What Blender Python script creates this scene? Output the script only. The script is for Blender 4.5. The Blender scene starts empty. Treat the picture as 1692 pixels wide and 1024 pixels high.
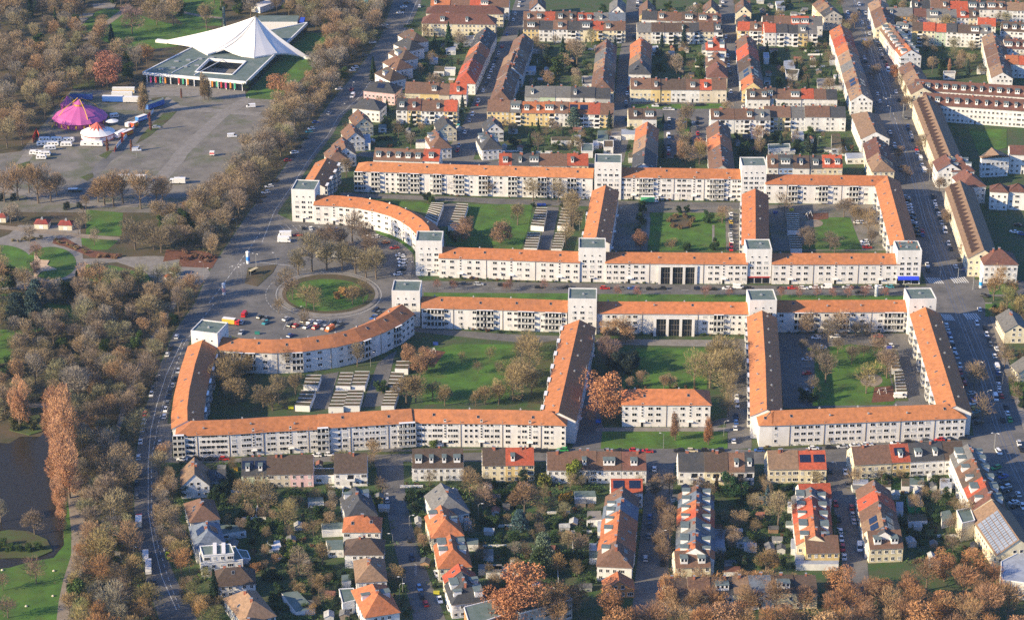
import bpy, math, random
from mathutils import Vector, Matrix
R = math.radians
rnd = random.Random(7)
scene = bpy.context.scene
COL = scene.collection

# ------------------------------------------------------------------ camera, light, exposure
W, H, F, HOR, CX, CY, CAMH = 1692.0, 1024.0, 3900.0, -1200.0, 846.0, 512.0, 440.0
PITCH = math.atan((CY - HOR) / F)
CP, SP = math.cos(PITCH), math.sin(PITCH)
cam_d = bpy.data.cameras.new('camera')
cam = bpy.data.objects.new('camera', cam_d); COL.objects.link(cam)
cam.location = (0, 0, CAMH); cam.rotation_euler = (math.pi/2 - PITCH, 0, 0)
cam_d.sensor_width = 36.0; cam_d.lens = 36.0 * F / W
cam_d.clip_start = 10; cam_d.clip_end = 6000
scene.camera = cam
HAZE = 0.00003

SUN_EL, SUN_AZ = R(22), R(68)      # light travels towards (sin AZ, cos AZ)
world = bpy.data.worlds.new('World'); scene.world = world; world.use_nodes = True
wn = world.node_tree.nodes; bg = wn['Background']
sky = wn.new('ShaderNodeTexSky'); sky.sky_type = 'NISHITA'; sky.sun_disc = False
sky.sun_elevation = SUN_EL; sky.sun_rotation = SUN_AZ + math.pi
sky.air_density = 1.0; sky.dust_density = 1.0; sky.ozone_density = 4.0
tint = wn.new('ShaderNodeMix'); tint.data_type = 'RGBA'; tint.blend_type = 'MULTIPLY'; tint.inputs[0].default_value = 1.0; tint.inputs[7].default_value = (0.74, 0.93, 1.30, 1)
world.node_tree.links.new(sky.outputs[0], tint.inputs[6]); world.node_tree.links.new(tint.outputs[2], bg.inputs[0]); bg.inputs[1].default_value = 0.095
sl = bpy.data.lights.new('sun', 'SUN'); sl.energy = 5.0; sl.angle = R(0.5); sl.color = (1.0, 0.80, 0.49)
so = bpy.data.objects.new('sun', sl); COL.objects.link(so); so.location = (-300, 300, 500)
so.rotation_euler = Vector((math.sin(SUN_AZ)*math.cos(SUN_EL), math.cos(SUN_AZ)*math.cos(SUN_EL), -math.sin(SUN_EL))).to_track_quat('-Z', 'Y').to_euler()
scene.view_settings.view_transform = 'Standard'; scene.view_settings.look = 'None'
scene.view_settings.exposure = 1.05; scene.view_settings.gamma = 1.0
scene.view_settings.use_curve_mapping = False
scene.render.engine = 'CYCLES'
scene.cycles.max_bounces = 5; scene.cycles.diffuse_bounces = 2; scene.cycles.glossy_bounces = 2
scene.cycles.transparent_max_bounces = 4; scene.cycles.volume_bounces = 0; scene.cycles.use_denoising = False

# ------------------------------------------------------------------ surveying: a sight line from the camera meets the level z
def G(px, py, z=0.0):
    u, v = (px - CX) / F, (py - CY) / F
    t = (z - CAMH) / (-SP - v*CP)
    return Vector((u*t, (CP - v*SP)*t, z))
REG = {}
for i, x0 in enumerate((0, 420, 840, 1262)):
    for j, y0 in enumerate((0, 250, 500)):
        REG['abcd'[i] + '012'[j]] = (x0, y0, 3.935)
REG.update({'e': (0, 750, 3.737), 'f': (250, 740, 3.605), 'g': (660, 740, 3.605), 'h': (1070, 740, 3.606), 'i': (1362, 720, 3.37), 'p': (0, 0, 1.0)})
def Q(reg, *pts):
    x0, y0, s = REG[reg]
    return [(x0 + a/s, y0 + b/s) for a, b in pts]
def GZ(pts, z=0.0): return [G(a, b, z) for a, b in pts]

# ------------------------------------------------------------------ mesh collecting
class MB:
    def __init__(s): s.v = []; s.f = []; s.m = []
    def poly(s, pts, m=0):
        b = len(s.v); s.v += [tuple(p) for p in pts]; s.f.append(tuple(range(b, b + len(pts)))); s.m.append(m)
    def box(s, x0, y0, z0, x1, y1, z1, m=0, top=None, M=None):
        p = [(x0,y0,z0),(x1,y0,z0),(x1,y1,z0),(x0,y1,z0),(x0,y0,z1),(x1,y0,z1),(x1,y1,z1),(x0,y1,z1)]
        if M: p = [tuple(M @ Vector(q)) for q in p]
        b = len(s.v); s.v += p
        for q, mm in (((3,2,1,0),m),((4,5,6,7),m if top is None else top),((0,1,5,4),m),((1,2,6,5),m),((2,3,7,6),m),((3,0,4,7),m)):
            s.f.append(tuple(b+i for i in q)); s.m.append(mm)
    def prism(s, pts, z0, z1, m=0, top=None, bottom=False):
        n = len(pts); a = sum(pts[i][0]*pts[(i+1)%n][1] - pts[(i+1)%n][0]*pts[i][1] for i in range(n))
        if a < 0: pts = pts[::-1]
        b = len(s.v); s.v += [(p[0], p[1], z0) for p in pts] + [(p[0], p[1], z1) for p in pts]
        s.f.append(tuple(b+n+i for i in range(n))); s.m.append(m if top is None else top)
        for i in range(n):
            j = (i+1) % n; s.f.append((b+i, b+j, b+n+j, b+n+i)); s.m.append(m)
    def tube(s, pts, rs, m=0, n=5, cap=True):
        b0 = len(s.v)
        for k, (p, r) in enumerate(zip(pts, rs)):
            p = Vector(p); d = (Vector(pts[min(k+1, len(pts)-1)]) - Vector(pts[max(k-1, 0)]))
            d = d.normalized() if d.length > 1e-6 else Vector((0,0,1))
            a = d.orthogonal().normalized(); c = d.cross(a)
            for i in range(n):
                t = 2*math.pi*i/n; s.v.append(tuple(p + a*(r*math.cos(t)) + c*(r*math.sin(t))))
        for k in range(len(pts)-1):
            for i in range(n):
                j = (i+1) % n; s.f.append((b0+k*n+i, b0+k*n+j, b0+(k+1)*n+j, b0+(k+1)*n+i)); s.m.append(m)
        if cap: s.f.append(tuple(b0+(len(pts)-1)*n+i for i in range(n))); s.m.append(m)
    def lathe(s, prof, n=16, m=0, cx=0, cy=0, mats=None):
        b = len(s.v)
        for r, z in prof:
            for i in range(n):
                t = 2*math.pi*i/n; s.v.append((cx + r*math.cos(t), cy + r*math.sin(t), z))
        for k in range(len(prof)-1):
            for i in range(n):
                j = (i+1) % n; s.f.append((b+k*n+i, b+k*n+j, b+(k+1)*n+j, b+(k+1)*n+i)); s.m.append(mats[k] if mats else m)
        s.f.append(tuple(b+(len(prof)-1)*n+i for i in range(n))); s.m.append(mats[-1] if mats else m)
    def mesh(s, name, mats):
        me = bpy.data.meshes.new(name); me.from_pydata(s.v, [], s.f)
        for m in mats: me.materials.append(m)
        me.polygons.foreach_set('material_index', s.m); me.update()
        return me
    def build(s, name, mats, parent=None, loc=(0,0,0), color=None):
        return put(name, s.mesh(name, mats if isinstance(mats, (list, tuple)) else [mats]), parent, loc, 0, color)
def put(name, me, parent=None, loc=(0,0,0), rz=0, color=None, scale=None):
    o = bpy.data.objects.new(name, me); COL.objects.link(o); o.location = loc
    if rz: o.rotation_euler = (0, 0, rz)
    if parent is not None: o.parent = parent
    if color: o.color = (*color[:3], 1)
    if scale: o.scale = scale
    return o
def tag(o, label, cat, group=None, kind=None):
    if label: o['label'] = label
    if cat: o['category'] = cat
    if group: o['group'] = group
    if kind: o['kind'] = kind
    return o
def thing(name, label, cat, loc=(0,0,0), rz=0, group=None):
    o = bpy.data.objects.new(name, None); COL.objects.link(o); o.location = loc; o.rotation_euler = (0,0,rz)
    return tag(o, label, cat, group)
def struct(name, mb, mats):
    o = mb.build(name, mats); o['kind'] = 'structure'; return o
ORD = ['zeroth','first','second','third','fourth','fifth','sixth','seventh','eighth','ninth','tenth','eleventh','twelfth','thirteenth','fourteenth','fifteenth','sixteenth','seventeenth','eighteenth','nineteenth','twentieth']
def nth(k):
    if k <= 20: return ORD[k]
    return str(k) + ('th' if 10 <= k % 100 <= 20 else {1:'st',2:'nd',3:'rd'}.get(k % 10, 'th'))

# ------------------------------------------------------------------ materials
def mat(name, col, rough=0.8, noise=0.0, scale=1.0, spec=0.3, obcol=False, col2=None, bump=0.0, metal=0.0, coord='world', detail=3.0, streak=None, fac_range=(0.35, 0.65), trans=0.0, patch=None, pscale=0.03, prange=(0.5, 0.62), pmax=0.8):
    m = bpy.data.materials.new(name); m.use_nodes = True; nt = m.node_tree; n = nt.nodes; l = nt.links
    b = n['Principled BSDF']; b.inputs['Roughness'].default_value = rough; b.inputs['Specular IOR Level'].default_value = spec
    b.inputs['Metallic'].default_value = metal
    src = None
    if obcol:
        oi = n.new('ShaderNodeObjectInfo'); src = oi.outputs['Color']
    if noise > 0 or col2:
        if coord == 'world':
            g = n.new('ShaderNodeNewGeometry'); vec = g.outputs['Position']
        else:
            g = n.new('ShaderNodeTexCoord'); vec = g.outputs['Object']
        if streak:
            mp = n.new('ShaderNodeMapping'); mp.inputs['Scale'].default_value = streak; l.new(vec, mp.inputs[0]); vec = mp.outputs[0]
        t = n.new('ShaderNodeTexNoise'); t.inputs['Scale'].default_value = scale; t.inputs['Detail'].default_value = detail
        t.inputs['Roughness'].default_value = 0.65; l.new(vec, t.inputs['Vector'])
        mr = n.new('ShaderNodeMapRange'); mr.inputs[1].default_value, mr.inputs[2].default_value = fac_range; l.new(t.outputs[0], mr.inputs[0])
        mx = n.new('ShaderNodeMix'); mx.data_type = 'RGBA'; l.new(mr.outputs[0], mx.inputs[0])
        if src:
            hs1 = n.new('ShaderNodeMix'); hs1.data_type = 'RGBA'; hs1.blend_type = 'MULTIPLY'; hs1.inputs[0].default_value = 1
            l.new(src, hs1.inputs[6]); hs1.inputs[7].default_value = (1-noise, 1-noise*0.95, 1-noise*0.9, 1); l.new(hs1.outputs[2], mx.inputs[6]); l.new(src, mx.inputs[7])
        else:
            c2 = col2 or tuple(c*(1-noise) for c in col)
            mx.inputs[6].default_value = (*c2, 1); mx.inputs[7].default_value = (*col, 1)
        if patch:
            t2 = n.new('ShaderNodeTexNoise'); t2.inputs['Scale'].default_value = pscale; t2.inputs['Detail'].default_value = 12; t2.inputs['Roughness'].default_value = .75; l.new(vec, t2.inputs['Vector'])
            m2 = n.new('ShaderNodeMapRange'); m2.inputs[1].default_value, m2.inputs[2].default_value = prange; m2.inputs[4].default_value = pmax; l.new(t2.outputs[0], m2.inputs[0])
            x2 = n.new('ShaderNodeMix'); x2.data_type = 'RGBA'; l.new(m2.outputs[0], x2.inputs[0]); l.new(mx.outputs[2], x2.inputs[6]); x2.inputs[7].default_value = (*patch, 1); mx = x2
        l.new(mx.outputs[2], b.inputs['Base Color'])
        if bump > 0:
            bp = n.new('ShaderNodeBump'); bp.inputs['Strength'].default_value = bump; bp.inputs['Distance'].default_value = 0.1
            l.new(t.outputs[0], bp.inputs['Height']); l.new(bp.outputs[0], b.inputs['Normal'])
    elif src: l.new(src, b.inputs['Base Color'])
    else: b.inputs['Base Color'].default_value = (*col, 1)
    if trans: b.inputs['Transmission Weight'].default_value = trans
    return m
M = {}
M['plaster'] = mat('white_plaster', (0.71,0.69,0.665), 0.9, 0.16, 0.35, streak=(1,1,0.35), patch=(.45,.42,.39), pscale=.12, prange=(.55,.75), pmax=.5)
M['house_plaster'] = mat('house_plaster', (1,1,1), 0.9, 0.22, 0.5, obcol=True, streak=(1,1,0.4))
M['roof'] = mat('clay_tiles', (1,1,1), 0.85, 0.42, 0.55, obcol=True, detail=6, bump=0.2, fac_range=(0.3,0.7), patch=(.20,.105,.075), pscale=.07, prange=(.5,.7), pmax=.42)
M['roof_house'] = mat('weathered_roof_tiles', (1,1,1), 0.8, 0.5, 0.9, obcol=True, detail=6, bump=0.2, fac_range=(0.3,0.7), patch=(.09,.075,.06), pscale=.15, prange=(.5,.7), pmax=.5)
M['trim'] = mat('white_painted_trim', (0.75,0.74,0.72), 0.6)
M['glass'] = mat('dark_window_glass', (0.012,0.014,0.02), 0.15, spec=0.35)
M['blind'] = mat('roller_blind', (0.40,0.40,0.385), 0.7)
M['dark'] = mat('dark_recess', (0.03,0.03,0.035), 0.8)
M['pipe'] = mat('zinc_downpipe', (0.25,0.22,0.19), 0.5)
M['flat_roof'] = mat('gravel_flat_roof', (0.13,0.17,0.165), 0.9, 0.35, 0.3, col2=(0.09,0.13,0.11), detail=5, patch=(.19,.21,.19), pscale=.12, prange=(.5,.62), pmax=.6)
M['brick'] = mat('chimney_brick', (0.42,0.15,0.09), 0.9, 0.4, 2.0)
M['metal'] = mat('grey_metal', (0.35,0.36,0.37), 0.5, metal=0.3)
M['asphalt'] = mat('asphalt', (0.145,0.137,0.13), 0.9, 0.3, 0.12, col2=(0.088,0.086,0.086), detail=8, patch=(.19,.175,.16), pscale=.05, prange=(.48,.62), pmax=.7)
M['asphalt_old'] = mat('old_patched_asphalt', (0.21,0.19,0.165), 0.95, 0.4, 0.09, col2=(0.12,0.11,0.10), detail=10, patch=(.10,.11,.06), pscale=.04, prange=(.5,.6), pmax=.8)
M['concrete_path'] = mat('paving', (0.24,0.22,0.20), 0.95, 0.3, 0.3, detail=6)
M['sandpath'] = mat('gravel_path', (0.27,0.22,0.17), 0.95, 0.3, 0.3, detail=6)
M['lawn'] = mat('lawn', (0.075,0.175,0.02), 0.95, 0.5, 0.12, col2=(0.042,0.085,0.016), detail=8, bump=0.3, patch=(.10,.10,.03), pscale=.07, prange=(.48,.66), pmax=.55)
M['rough_grass'] = mat('rough_grass', (0.062,0.10,0.022), 0.95, 0.5, 0.1, col2=(0.07,0.055,0.03), detail=8, bump=0.4)
M['litter'] = mat('leaf_litter', (0.11,0.075,0.045), 0.95, 0.5, 0.07, col2=(0.045,0.05,0.02), detail=9, bump=0.4)
M['garden'] = mat('garden_soil_and_grass', (0.075,0.075,0.04), 0.95, 0.5, 0.16, col2=(0.035,0.085,0.02), detail=7, bump=0.4)
M['mulch'] = mat('red_brown_mulch', (0.17,0.07,0.04), 0.95, 0.4, 0.5)
M['mark'] = mat('white_road_paint', (0.7,0.7,0.68), 0.7, 0.25, 1.5)
M['water'] = mat('pond_water', (0.035,0.03,0.023), 0.2, spec=0.14, noise=0.3, scale=0.9, bump=0.25, col2=(0.02,0.018,0.013))
M['rail'] = mat('tram_rail_steel', (0.3,0.3,0.32), 0.35, metal=0.8)
M['paint'] = mat('car_paint', (1,1,1), 0.3, spec=0.6, obcol=True)
M['cloth'] = mat('coloured_sheet', (1,1,1), 0.7, obcol=True)
M['rubber'] = mat('tyre_rubber', (0.02,0.02,0.02), 0.8)
# ------------------------------------------------------------------ ground, roads, lawns, water
SLABN = [0]
def slab(name, pts, z, m, base=-0.5, structname=True):
    SLABN[0] += 1; z += (SLABN[0] % 9)*0.0011
    mb = MB(); mb.prism([(p[0], p[1]) for p in GZ(pts)], base, z, 0)
    return struct(name, mb, [M[m]])
def strip_pts(rows):            # rows of (y, x left, x right) down the photograph
    return [(xl, y) for y, xl, xr in rows] + [(xr, y) for y, xl, xr in reversed(rows)]
mb = MB(); mb.poly([(-1150,150,0),(1150,150,0),(1150,2350,0),(-1150,2350,0)])
struct('ground', mb, [M['garden']])
def ell(cx, cy, rx, ry, n=40, a0=0, a1=360, tilt=0):
    out = []
    for i in range(n):
        t = R(a0 + (a1-a0)*i/(n if a1-a0 == 360 else n-1)); x, y = rx*math.cos(t), ry*math.sin(t)
        out.append((cx + x + tilt*y, cy + y))
    return out
AVENUE = [(-60,700,745),(0,650,697),(66,627,668),(120,588,630),(165,550,597),(190,530,568),(225,508,548),(260,482,520),(300,452,494),(350,412,460),(400,378,440),(450,345,420),(500,322,372),(550,287,318),(600,266,302),(650,248,286),(700,233,276),(750,225,268),(800,222,262),(850,222,256),(900,228,268),(950,240,288),(1000,255,314),(1060,275,345)]
slab('park_ground', [(-300,-80)] + [(xl-2, y) for y, xl, xr in AVENUE] + [(275,1300),(-300,1300)], 0.02, 'litter')
slab('avenue', strip_pts(AVENUE), 0.05, 'asphalt')
slab('parking_lot', [(119,148),(300,152),(410,160),(455,158),(450,195),(420,240),(372,282),(340,330),(330,352),(-60,350),(-60,262),(35,250)], 0.04, 'asphalt_old')
def wide(name, pts, w, z, m):   # a band of width w metres along a pixel polyline
    c = [Vector((p.x, p.y)) for p in GZ(pts)]; L, Rr = [], []
    for i in range(len(c)):
        d = (c[min(i+1, len(c)-1)] - c[max(i-1, 0)]).normalized(); nrm = Vector((-d.y, d.x))
        L.append(c[i] + nrm*w/2); Rr.append(c[i] - nrm*w/2)
    mb = MB()
    for i in range(len(c)-1):
        mb.poly([(L[i].x,L[i].y,z),(Rr[i].x,Rr[i].y,z),(Rr[i+1].x,Rr[i+1].y,z),(L[i+1].x,L[i+1].y,z)])
    for k, f in enumerate(mb.f):
        a, b, cc = [Vector(mb.v[i]) for i in f[:3]]
        if (b-a).cross(cc-a).z < 0: mb.f[k] = tuple(reversed(f))
    return struct(name, mb, [M[m]])
# parking lot lanes
wide('parking_lane', Q('a0', (1620,640),(1440,750),(1175,1000)) + Q('a1', (1150,60),(900,340)), 8, 0.06, 'concrete_path')
wide('parking_lane', Q('a0', (1060,640),(1150,700),(1500,730),(1692,745)), 7, 0.065, 'concrete_path')
wide('parking_lane', Q('a0', (1100,690),(1000,790),(860,930),(780,980)) + Q('a1', (690,60),(560,200),(470,330)), 6, 0.062, 'asphalt')
wide('parking_lane', Q('a1', (-40,230),(300,300),(640,350),(900,350)), 7, 0.066, 'concrete_path')
wide('parking_lane', Q('a1', (200,0),(90,150),(0,260)), 6, 0.062, 'concrete_path')
for poly in (Q('a0',(1060,740),(1150,725),(1110,770),(970,890),(880,940),(930,870)), Q('a1',(640,30),(700,0),(730,0),(690,50)), Q('a1',(520,170),(600,140),(610,165),(570,195)), Q('a1',(100,90),(190,65),(200,95),(130,120)), Q('a0',(980,640),(1080,630),(1060,670),(1000,665))):
    slab('grass_strip', poly, 0.1, 'rough_grass')
# hall forecourt and lawns behind
slab('lawn', Q('a0',(760,60),(1080,150),(1300,170),(1400,200),(1180,300),(900,330),(740,300),(600,230),(650,140)), 0.05, 'lawn')
slab('lawn', Q('a0',(1100,-40),(1450,-40),(1440,170),(1200,170),(1090,60)), 0.05, 'lawn')
slab('lawn', Q('a0',(420,190),(560,230),(760,60),(700,50),(600,90)), 0.055, 'lawn')
slab('lawn', Q('b0',(-80,640),(160,650),(390,440),(440,300),(520,230),(470,215),(340,215),(240,300)), 0.05, 'lawn')
slab('lawn', Q('a0',(460,480),(600,440),(620,580),(470,580)), 0.05, 'rough_grass')
slab('forecourt', Q('a0',(940,500),(1590,570),(1600,640),(960,620)), 0.07, 'concrete_path')
wide('park_path', Q('a0',(560,260),(700,150),(860,30),(920,-30)), 5, 0.08, 'sandpath')
wide('park_path', Q('a0',(1130,70),(1330,110),(1450,120)), 4, 0.08, 'sandpath')
for pl in (Q('a0',(530,90),(610,90),(600,110),(510,110)), Q('a0',(480,130),(530,115),(580,120),(500,185),(410,185)), Q('a0',(600,30),(760,20),(740,60),(610,55))):
    slab('stone_terrace', pl, 0.3, 'concrete_path')
# rose garden at the left edge
slab('lawn', Q('a1',(560,380),(800,400),(790,550),(560,550)), 0.05, 'lawn')
slab('lawn', Q('a1',(400,555),(770,580),(700,640),(600,640),(500,590)), 0.05, 'lawn')
slab('rose_garden_paving', Q('a1',(-100,600),(60,540),(120,480),(520,480),(540,700),(760,690),(1000,680),(1180,690),(1330,720),(1370,800),(1300,870),(1010,850),(940,780),(760,720),(560,740),(520,800),(280,890),(0,900),(-100,900)), 0.06, 'concrete_path')
slab('lawn', [(p[0], p[1]) for p in ell(84, 435, 42, 27)], 0.09, 'lawn')
slab('lawn', [(p[0], p[1]) for p in ell(0, 432, 52, 27)], 0.09, 'lawn')
slab('lawn', Q('a1',(560,735),(740,745),(960,800),(980,850),(700,870),(540,830)), 0.09, 'lawn')
slab('garden_path', Q('a1',(0,480),(500,535),(780,560),(780,580),(480,560),(0,505)), 0.085, 'sandpath')
slab('hedge_bed', Q('a1',(350,570),(420,560),(560,640),(680,660),(800,670),(740,700),(600,690),(420,620),(340,600)), 0.095, 'mulch')
slab('flower_bed', Q('a1',(1080,640),(1340,650),(1420,690),(1380,760),(1160,750),(1170,700),(1060,720)), 0.10, 'mulch')
# park meadow clearings and pond (pond_water)
slab('meadow', Q('a1',(-20,930),(130,930),(260,990),(80,1040),(-40,1023)), 0.05, 'lawn')
slab('meadow', Q('a2',(300,0),(500,20),(520,120),(430,140),(330,160),(100,230),(140,330),(60,390),(-60,400),(-60,170),(120,180)), 0.05, 'lawn')
slab('meadow', Q('a2',(300,460),(390,490),(370,560),(330,600),(240,640),(330,650),(290,540)), 0.05, 'rough_grass')
slab('meadow', Q('e',(390,300),(470,290),(480,560),(440,780),(400,900),(390,1120),(-80,1120),(-80,720),(60,690),(180,660),(330,640),(395,560)), 0.05, 'lawn')
wide('park_path', Q('e',(470,130),(470,300),(490,480),(490,620),(440,780),(415,900),(400,1040)), 6, 0.08, 'sandpath')
wide('park_path', Q('a1',(1150,870)) + Q('a2',(1130,20),(1000,220),(930,370),(860,520),(800,700),(760,860),(740,980)) + Q('e',(690,100),(690,300),(720,560),(740,720),(730,900)), 2.2, 0.08, 'concrete_path')
wide('garden_path', Q('a2',(140,670),(200,668),(340,670)), 4, 0.1, 'sandpath')
POND = Q('a2',(-120,900),(60,915),(130,870),(260,870),(330,800),(330,860),(370,960)) + Q('e',(340,60),(345,180),(375,330),(385,480),(395,560),(330,640),(180,665),(60,700),(-90,720))
slab('pond_water', POND, 0.07, 'water')
slab('pond_island', Q('e',(-60,490),(60,470),(180,480),(290,530),(325,600),(230,640),(100,640),(-60,650)), 0.35, 'rough_grass')
slab('pond_island', Q('a2',(60,830),(110,760),(250,730),(300,800),(270,840),(190,862)), 0.35, 'rough_grass')

# plaza and streets of the estate
slab('plaza', [(455,352),(484,366),(520,367),(590,372),(650,392),(682,415),(688,455),(700,470),(700,492),(660,500),(640,520),(600,540),(560,555),(480,565),(420,565),(372,552),(350,560),(318,560),(345,500),(370,440),(400,395)], 0.045, 'asphalt')
slab('estate_street', [(684,464),(1000,468),(1300,472),(1600,473),(1600,489),(1300,488),(1000,486),(684,483)], 0.052, 'asphalt')
slab('grass_strip', [(700,484),(940,485),(940,497),(700,496)], 0.16, 'lawn')
slab('grass_strip', [(990,486),(1240,487.5),(1240,499),(990,498)], 0.16, 'lawn')
slab('grass_strip', [(1290,487.5),(1500,489),(1500,497),(1290,497)], 0.16, 'lawn')
slab('grass_strip', [(735,459),(1230,465),(1480,466),(1480,470),(1230,469),(735,464)], 0.16, 'rough_grass')
# oval green of the plaza with its ring
slab('pavement', ell(543,487,83,36), 0.17, 'concrete_path')
slab('leafy_rim', ell(543,486,77,32.5), 0.20, 'litter')
slab('lawn', ell(541,488,68,26.5), 0.23, 'lawn')
slab('pavement', Q('b1',(800,520),(920,570),(1030,660),(1020,810),(985,810),(1000,700),(960,620),(880,560),(790,530)), 0.17, 'concrete_path')
slab('lawn', Q('b1',(790,512),(850,520),(1000,590),(1040,640),(1035,668),(960,600),(870,560),(790,530)), 0.20, 'lawn')
slab('pavement', Q('b1',(-40,760),(150,735),(120,790),(20,880),(-60,860)), 0.17, 'litter')
TRAM = [(-60,1372,1450),(0,1388,1452),(50,1402,1466),(100,1418,1484),(150,1434,1502),(200,1450,1520),(250,1466,1532),(300,1480,1550),(350,1492,1564),(400,1505,1582),(450,1524,1606),(500,1540,1628),(550,1560,1644),(600,1578,1656),(650,1592,1672),(700,1606,1688),(740,1612,1705),(800,1650,1730),(900,1690,1790),(1000,1730,1840),(1060,1760,1880)]
slab('main_road', strip_pts([(y, a, b) for y, a, b in TRAM]), 0.05, 'asphalt')
PAV = [(y, b, b+11) for y, a, b in TRAM if y < 900]
slab('pavement', strip_pts([r for r in PAV if r[0] <= 450]), 0.17, 'concrete_path')
slab('pavement', strip_pts([r for r in PAV if 500 <= r[0]]), 0.17, 'concrete_path')
slab('side_street', [(1600,462),(1760,466),(1760,494),(1610,488)], 0.054, 'asphalt')
slab('grass_patch', Q('d1',(1450,850),(1640,835),(1660,900),(1560,930),(1470,930)), 0.18, 'lawn')
slab('grass_patch', Q('d2',(1440,10),(1640,5),(1640,60),(1560,90),(1440,90)), 0.18, 'lawn')
slab('grass_patch', Q('d2',(1590,480),(1692,500),(1760,640),(1600,600)), 0.18, 'lawn')
slab('grass_patch', Q('d0',(1330,840),(1580,840),(1580,960),(1400,1010)), 0.10, 'lawn')
# cross streets south and north
slab('south_street', Q('a2',(1120,1000),(1692,1000)) + [(700,741),(1000,741),(1230,742),(1250,745),(1620,718),(1640,740),(1600,741),(1260,766),(1000,762),(640,762),(262,764)], 0.052, 'asphalt')
ST = {}
def street(name, rows, m='asphalt', z=0.05):
    ST[name] = rows; return slab('side_street', strip_pts(rows), z, m)
street('gardens', [(740,612,665),(800,628,668),(850,640,676),(900,651,690),(950,664,708),(1000,678,728),(1060,692,750)], 'asphalt')
street('middle', [(690,1195,1215),(740,1060,1118),(800,1066,1112),(850,1062,1112),(900,1056,1108),(950,1050,1104),(1060,1040,1100)])
street('right', [(745,1362,1402),(800,1368,1408),(850,1380,1420),(900,1388,1432),(940,1392,1434),(1060,1400,1450)])
slab('side_street', [(958,560),(966,560),(990,660),(1000,740),(945,742),(958,680),(966,600)], 0.054, 'asphalt')
slab('side_street', [(1215,560),(1240,560),(1242,740),(1195,742),(1205,650)], 0.054, 'asphalt')
street('northa', [(-30,862,888),(0,852,880),(40,838,868),(100,812,842),(150,790,826),(200,768,806),(245,742,790),(268,735,780)])
street('northb', [(-30,1040,1064),(0,1036,1062),(60,1030,1058),(100,1022,1050),(160,1016,1046),(200,1010,1044),(245,1005,1036),(268,1004,1030)])
street('northc', [(-30,1184,1206),(0,1188,1212),(60,1192,1222),(120,1200,1230),(178,1204,1240),(200,1207,1242)])
slab('side_street', Q('c0',(660,650),(1530,650),(1530,760),(660,760)), 0.053, 'asphalt')
slab('side_street', Q('c0',(1010,740),(1320,745),(1330,1030),(1010,1030)), 0.054, 'asphalt')
slab('lawn', Q('c0',(800,680),(1420,675),(1415,708),(800,712)), 0.12, 'lawn')
slab('lawn', Q('c0',(1110,770),(1175,770),(1180,1020),(1120,1020)), 0.12, 'lawn')
slab('side_street', [(585,258),(640,262),(740,272),(990,276),(985,270),(740,263),(600,250)], 0.054, 'asphalt')
# courtyards
slab('courtyard_road', Q('b1',(560,268),(1380,300),(1692,312)) + Q('c1',(1540,335),(1540,372),(740,360),(0,350)) + Q('b1',(1380,330),(560,295)), 0.05, 'asphalt')
slab('courtyard_lawn', Q('b1',(880,325),(1080,330),(1160,350),(1120,400),(1000,375)), 0.06, 'lawn')
slab('courtyard_lawn', Q('b1',(1240,345),(1692,345)) + Q('c1',(160,350),(130,500),(80,640),(0,640)) + Q('b1',(1250,610),(1240,540)), 0.06, 'lawn')
slab('courtyard_drive', Q('b1',(1235,340),(1320,340),(1260,490),(1190,490)), 0.07, 'asphalt')
slab('courtyard_drive', Q('c1',(250,360),(330,365),(290,560),(280,640),(195,640),(225,500)), 0.07, 'asphalt')
slab('courtyard_drive', Q('c1',(720,360),(1540,340),(1540,645),(640,645)), 0.05, 'asphalt')
slab('courtyard_drive', Q('c1',(700,350),(1530,375),(1520,640),(1400,645),(1340,440),(1230,400),(960,400),(900,640),(690,640)), 0.055, 'asphalt_old')
slab('courtyard_lawn', Q('c1',(920,400),(1410,400),(1415,645),(905,645)), 0.08, 'lawn')
slab('flower_bed', Q('c1',(1050,415),(1190,415),(1180,500),(1060,500)), 0.10, 'litter')
slab('garden_path', Q('c1',(1325,480),(1340,480),(1340,590),(1325,590)), 0.12, 'concrete_path')
slab('garden_path', Q('c1',(900,430),(925,430),(915,570),(895,570)), 0.12, 'concrete_path')
slab('courtyard_drive', Q('d1',(20,350),(750,335),(830,645),(60,648)), 0.05, 'asphalt_old')
slab('courtyard_lawn', Q('d1',(330,430),(560,430),(640,640),(240,640),(300,520)), 0.08, 'lawn')
slab('play_area', Q('d1',(255,405),(420,400),(420,440),(300,455)), 0.10, 'mulch')
slab('play_area', Q('d1',*[(328+57*math.cos(t*.2618), 470+25*math.sin(t*.2618)) for t in range(24)]), 0.13, 'sandpath')
slab('courtyard_road', Q('b2',(1040,190),(1692,255)) + Q('c2',(560,270),(560,225),(0,205)) + Q('b2',(1040,160)), 0.05, 'asphalt')
slab('courtyard_lawn', Q('b2',(1190,300),(1300,270),(1692,270)) + Q('c2',(60,280),(0,640)) + Q('b2',(1100,660),(1080,480)), 0.06, 'lawn')
slab('play_area', Q('b2',(1120,300),(1245,320),(1180,400),(1100,400)), 0.09, 'mulch')
slab('courtyard_lawn', Q('b2',(-80,470),(300,470),(260,650),(220,690),(-150,720)) + Q('a2',(1400,640),(1450,480)), 0.06, 'rough_grass')
slab('courtyard_drive', Q('b2',(860,350),(930,310),(910,350),(880,480),(830,670),(700,680),(770,480),(800,400)), 0.07, 'asphalt')
slab('courtyard_drive', Q('b2',(440,470),(550,450),(480,690),(380,690),(400,600)), 0.07, 'asphalt')
slab('courtyard_lawn', Q('c2',(210,260),(330,240),(240,680),(120,680)), 0.06, 'rough_grass')
slab('courtyard_road', Q('c2',(570,235),(1570,245),(1570,290),(570,270)), 0.055, 'concrete_path')
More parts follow.
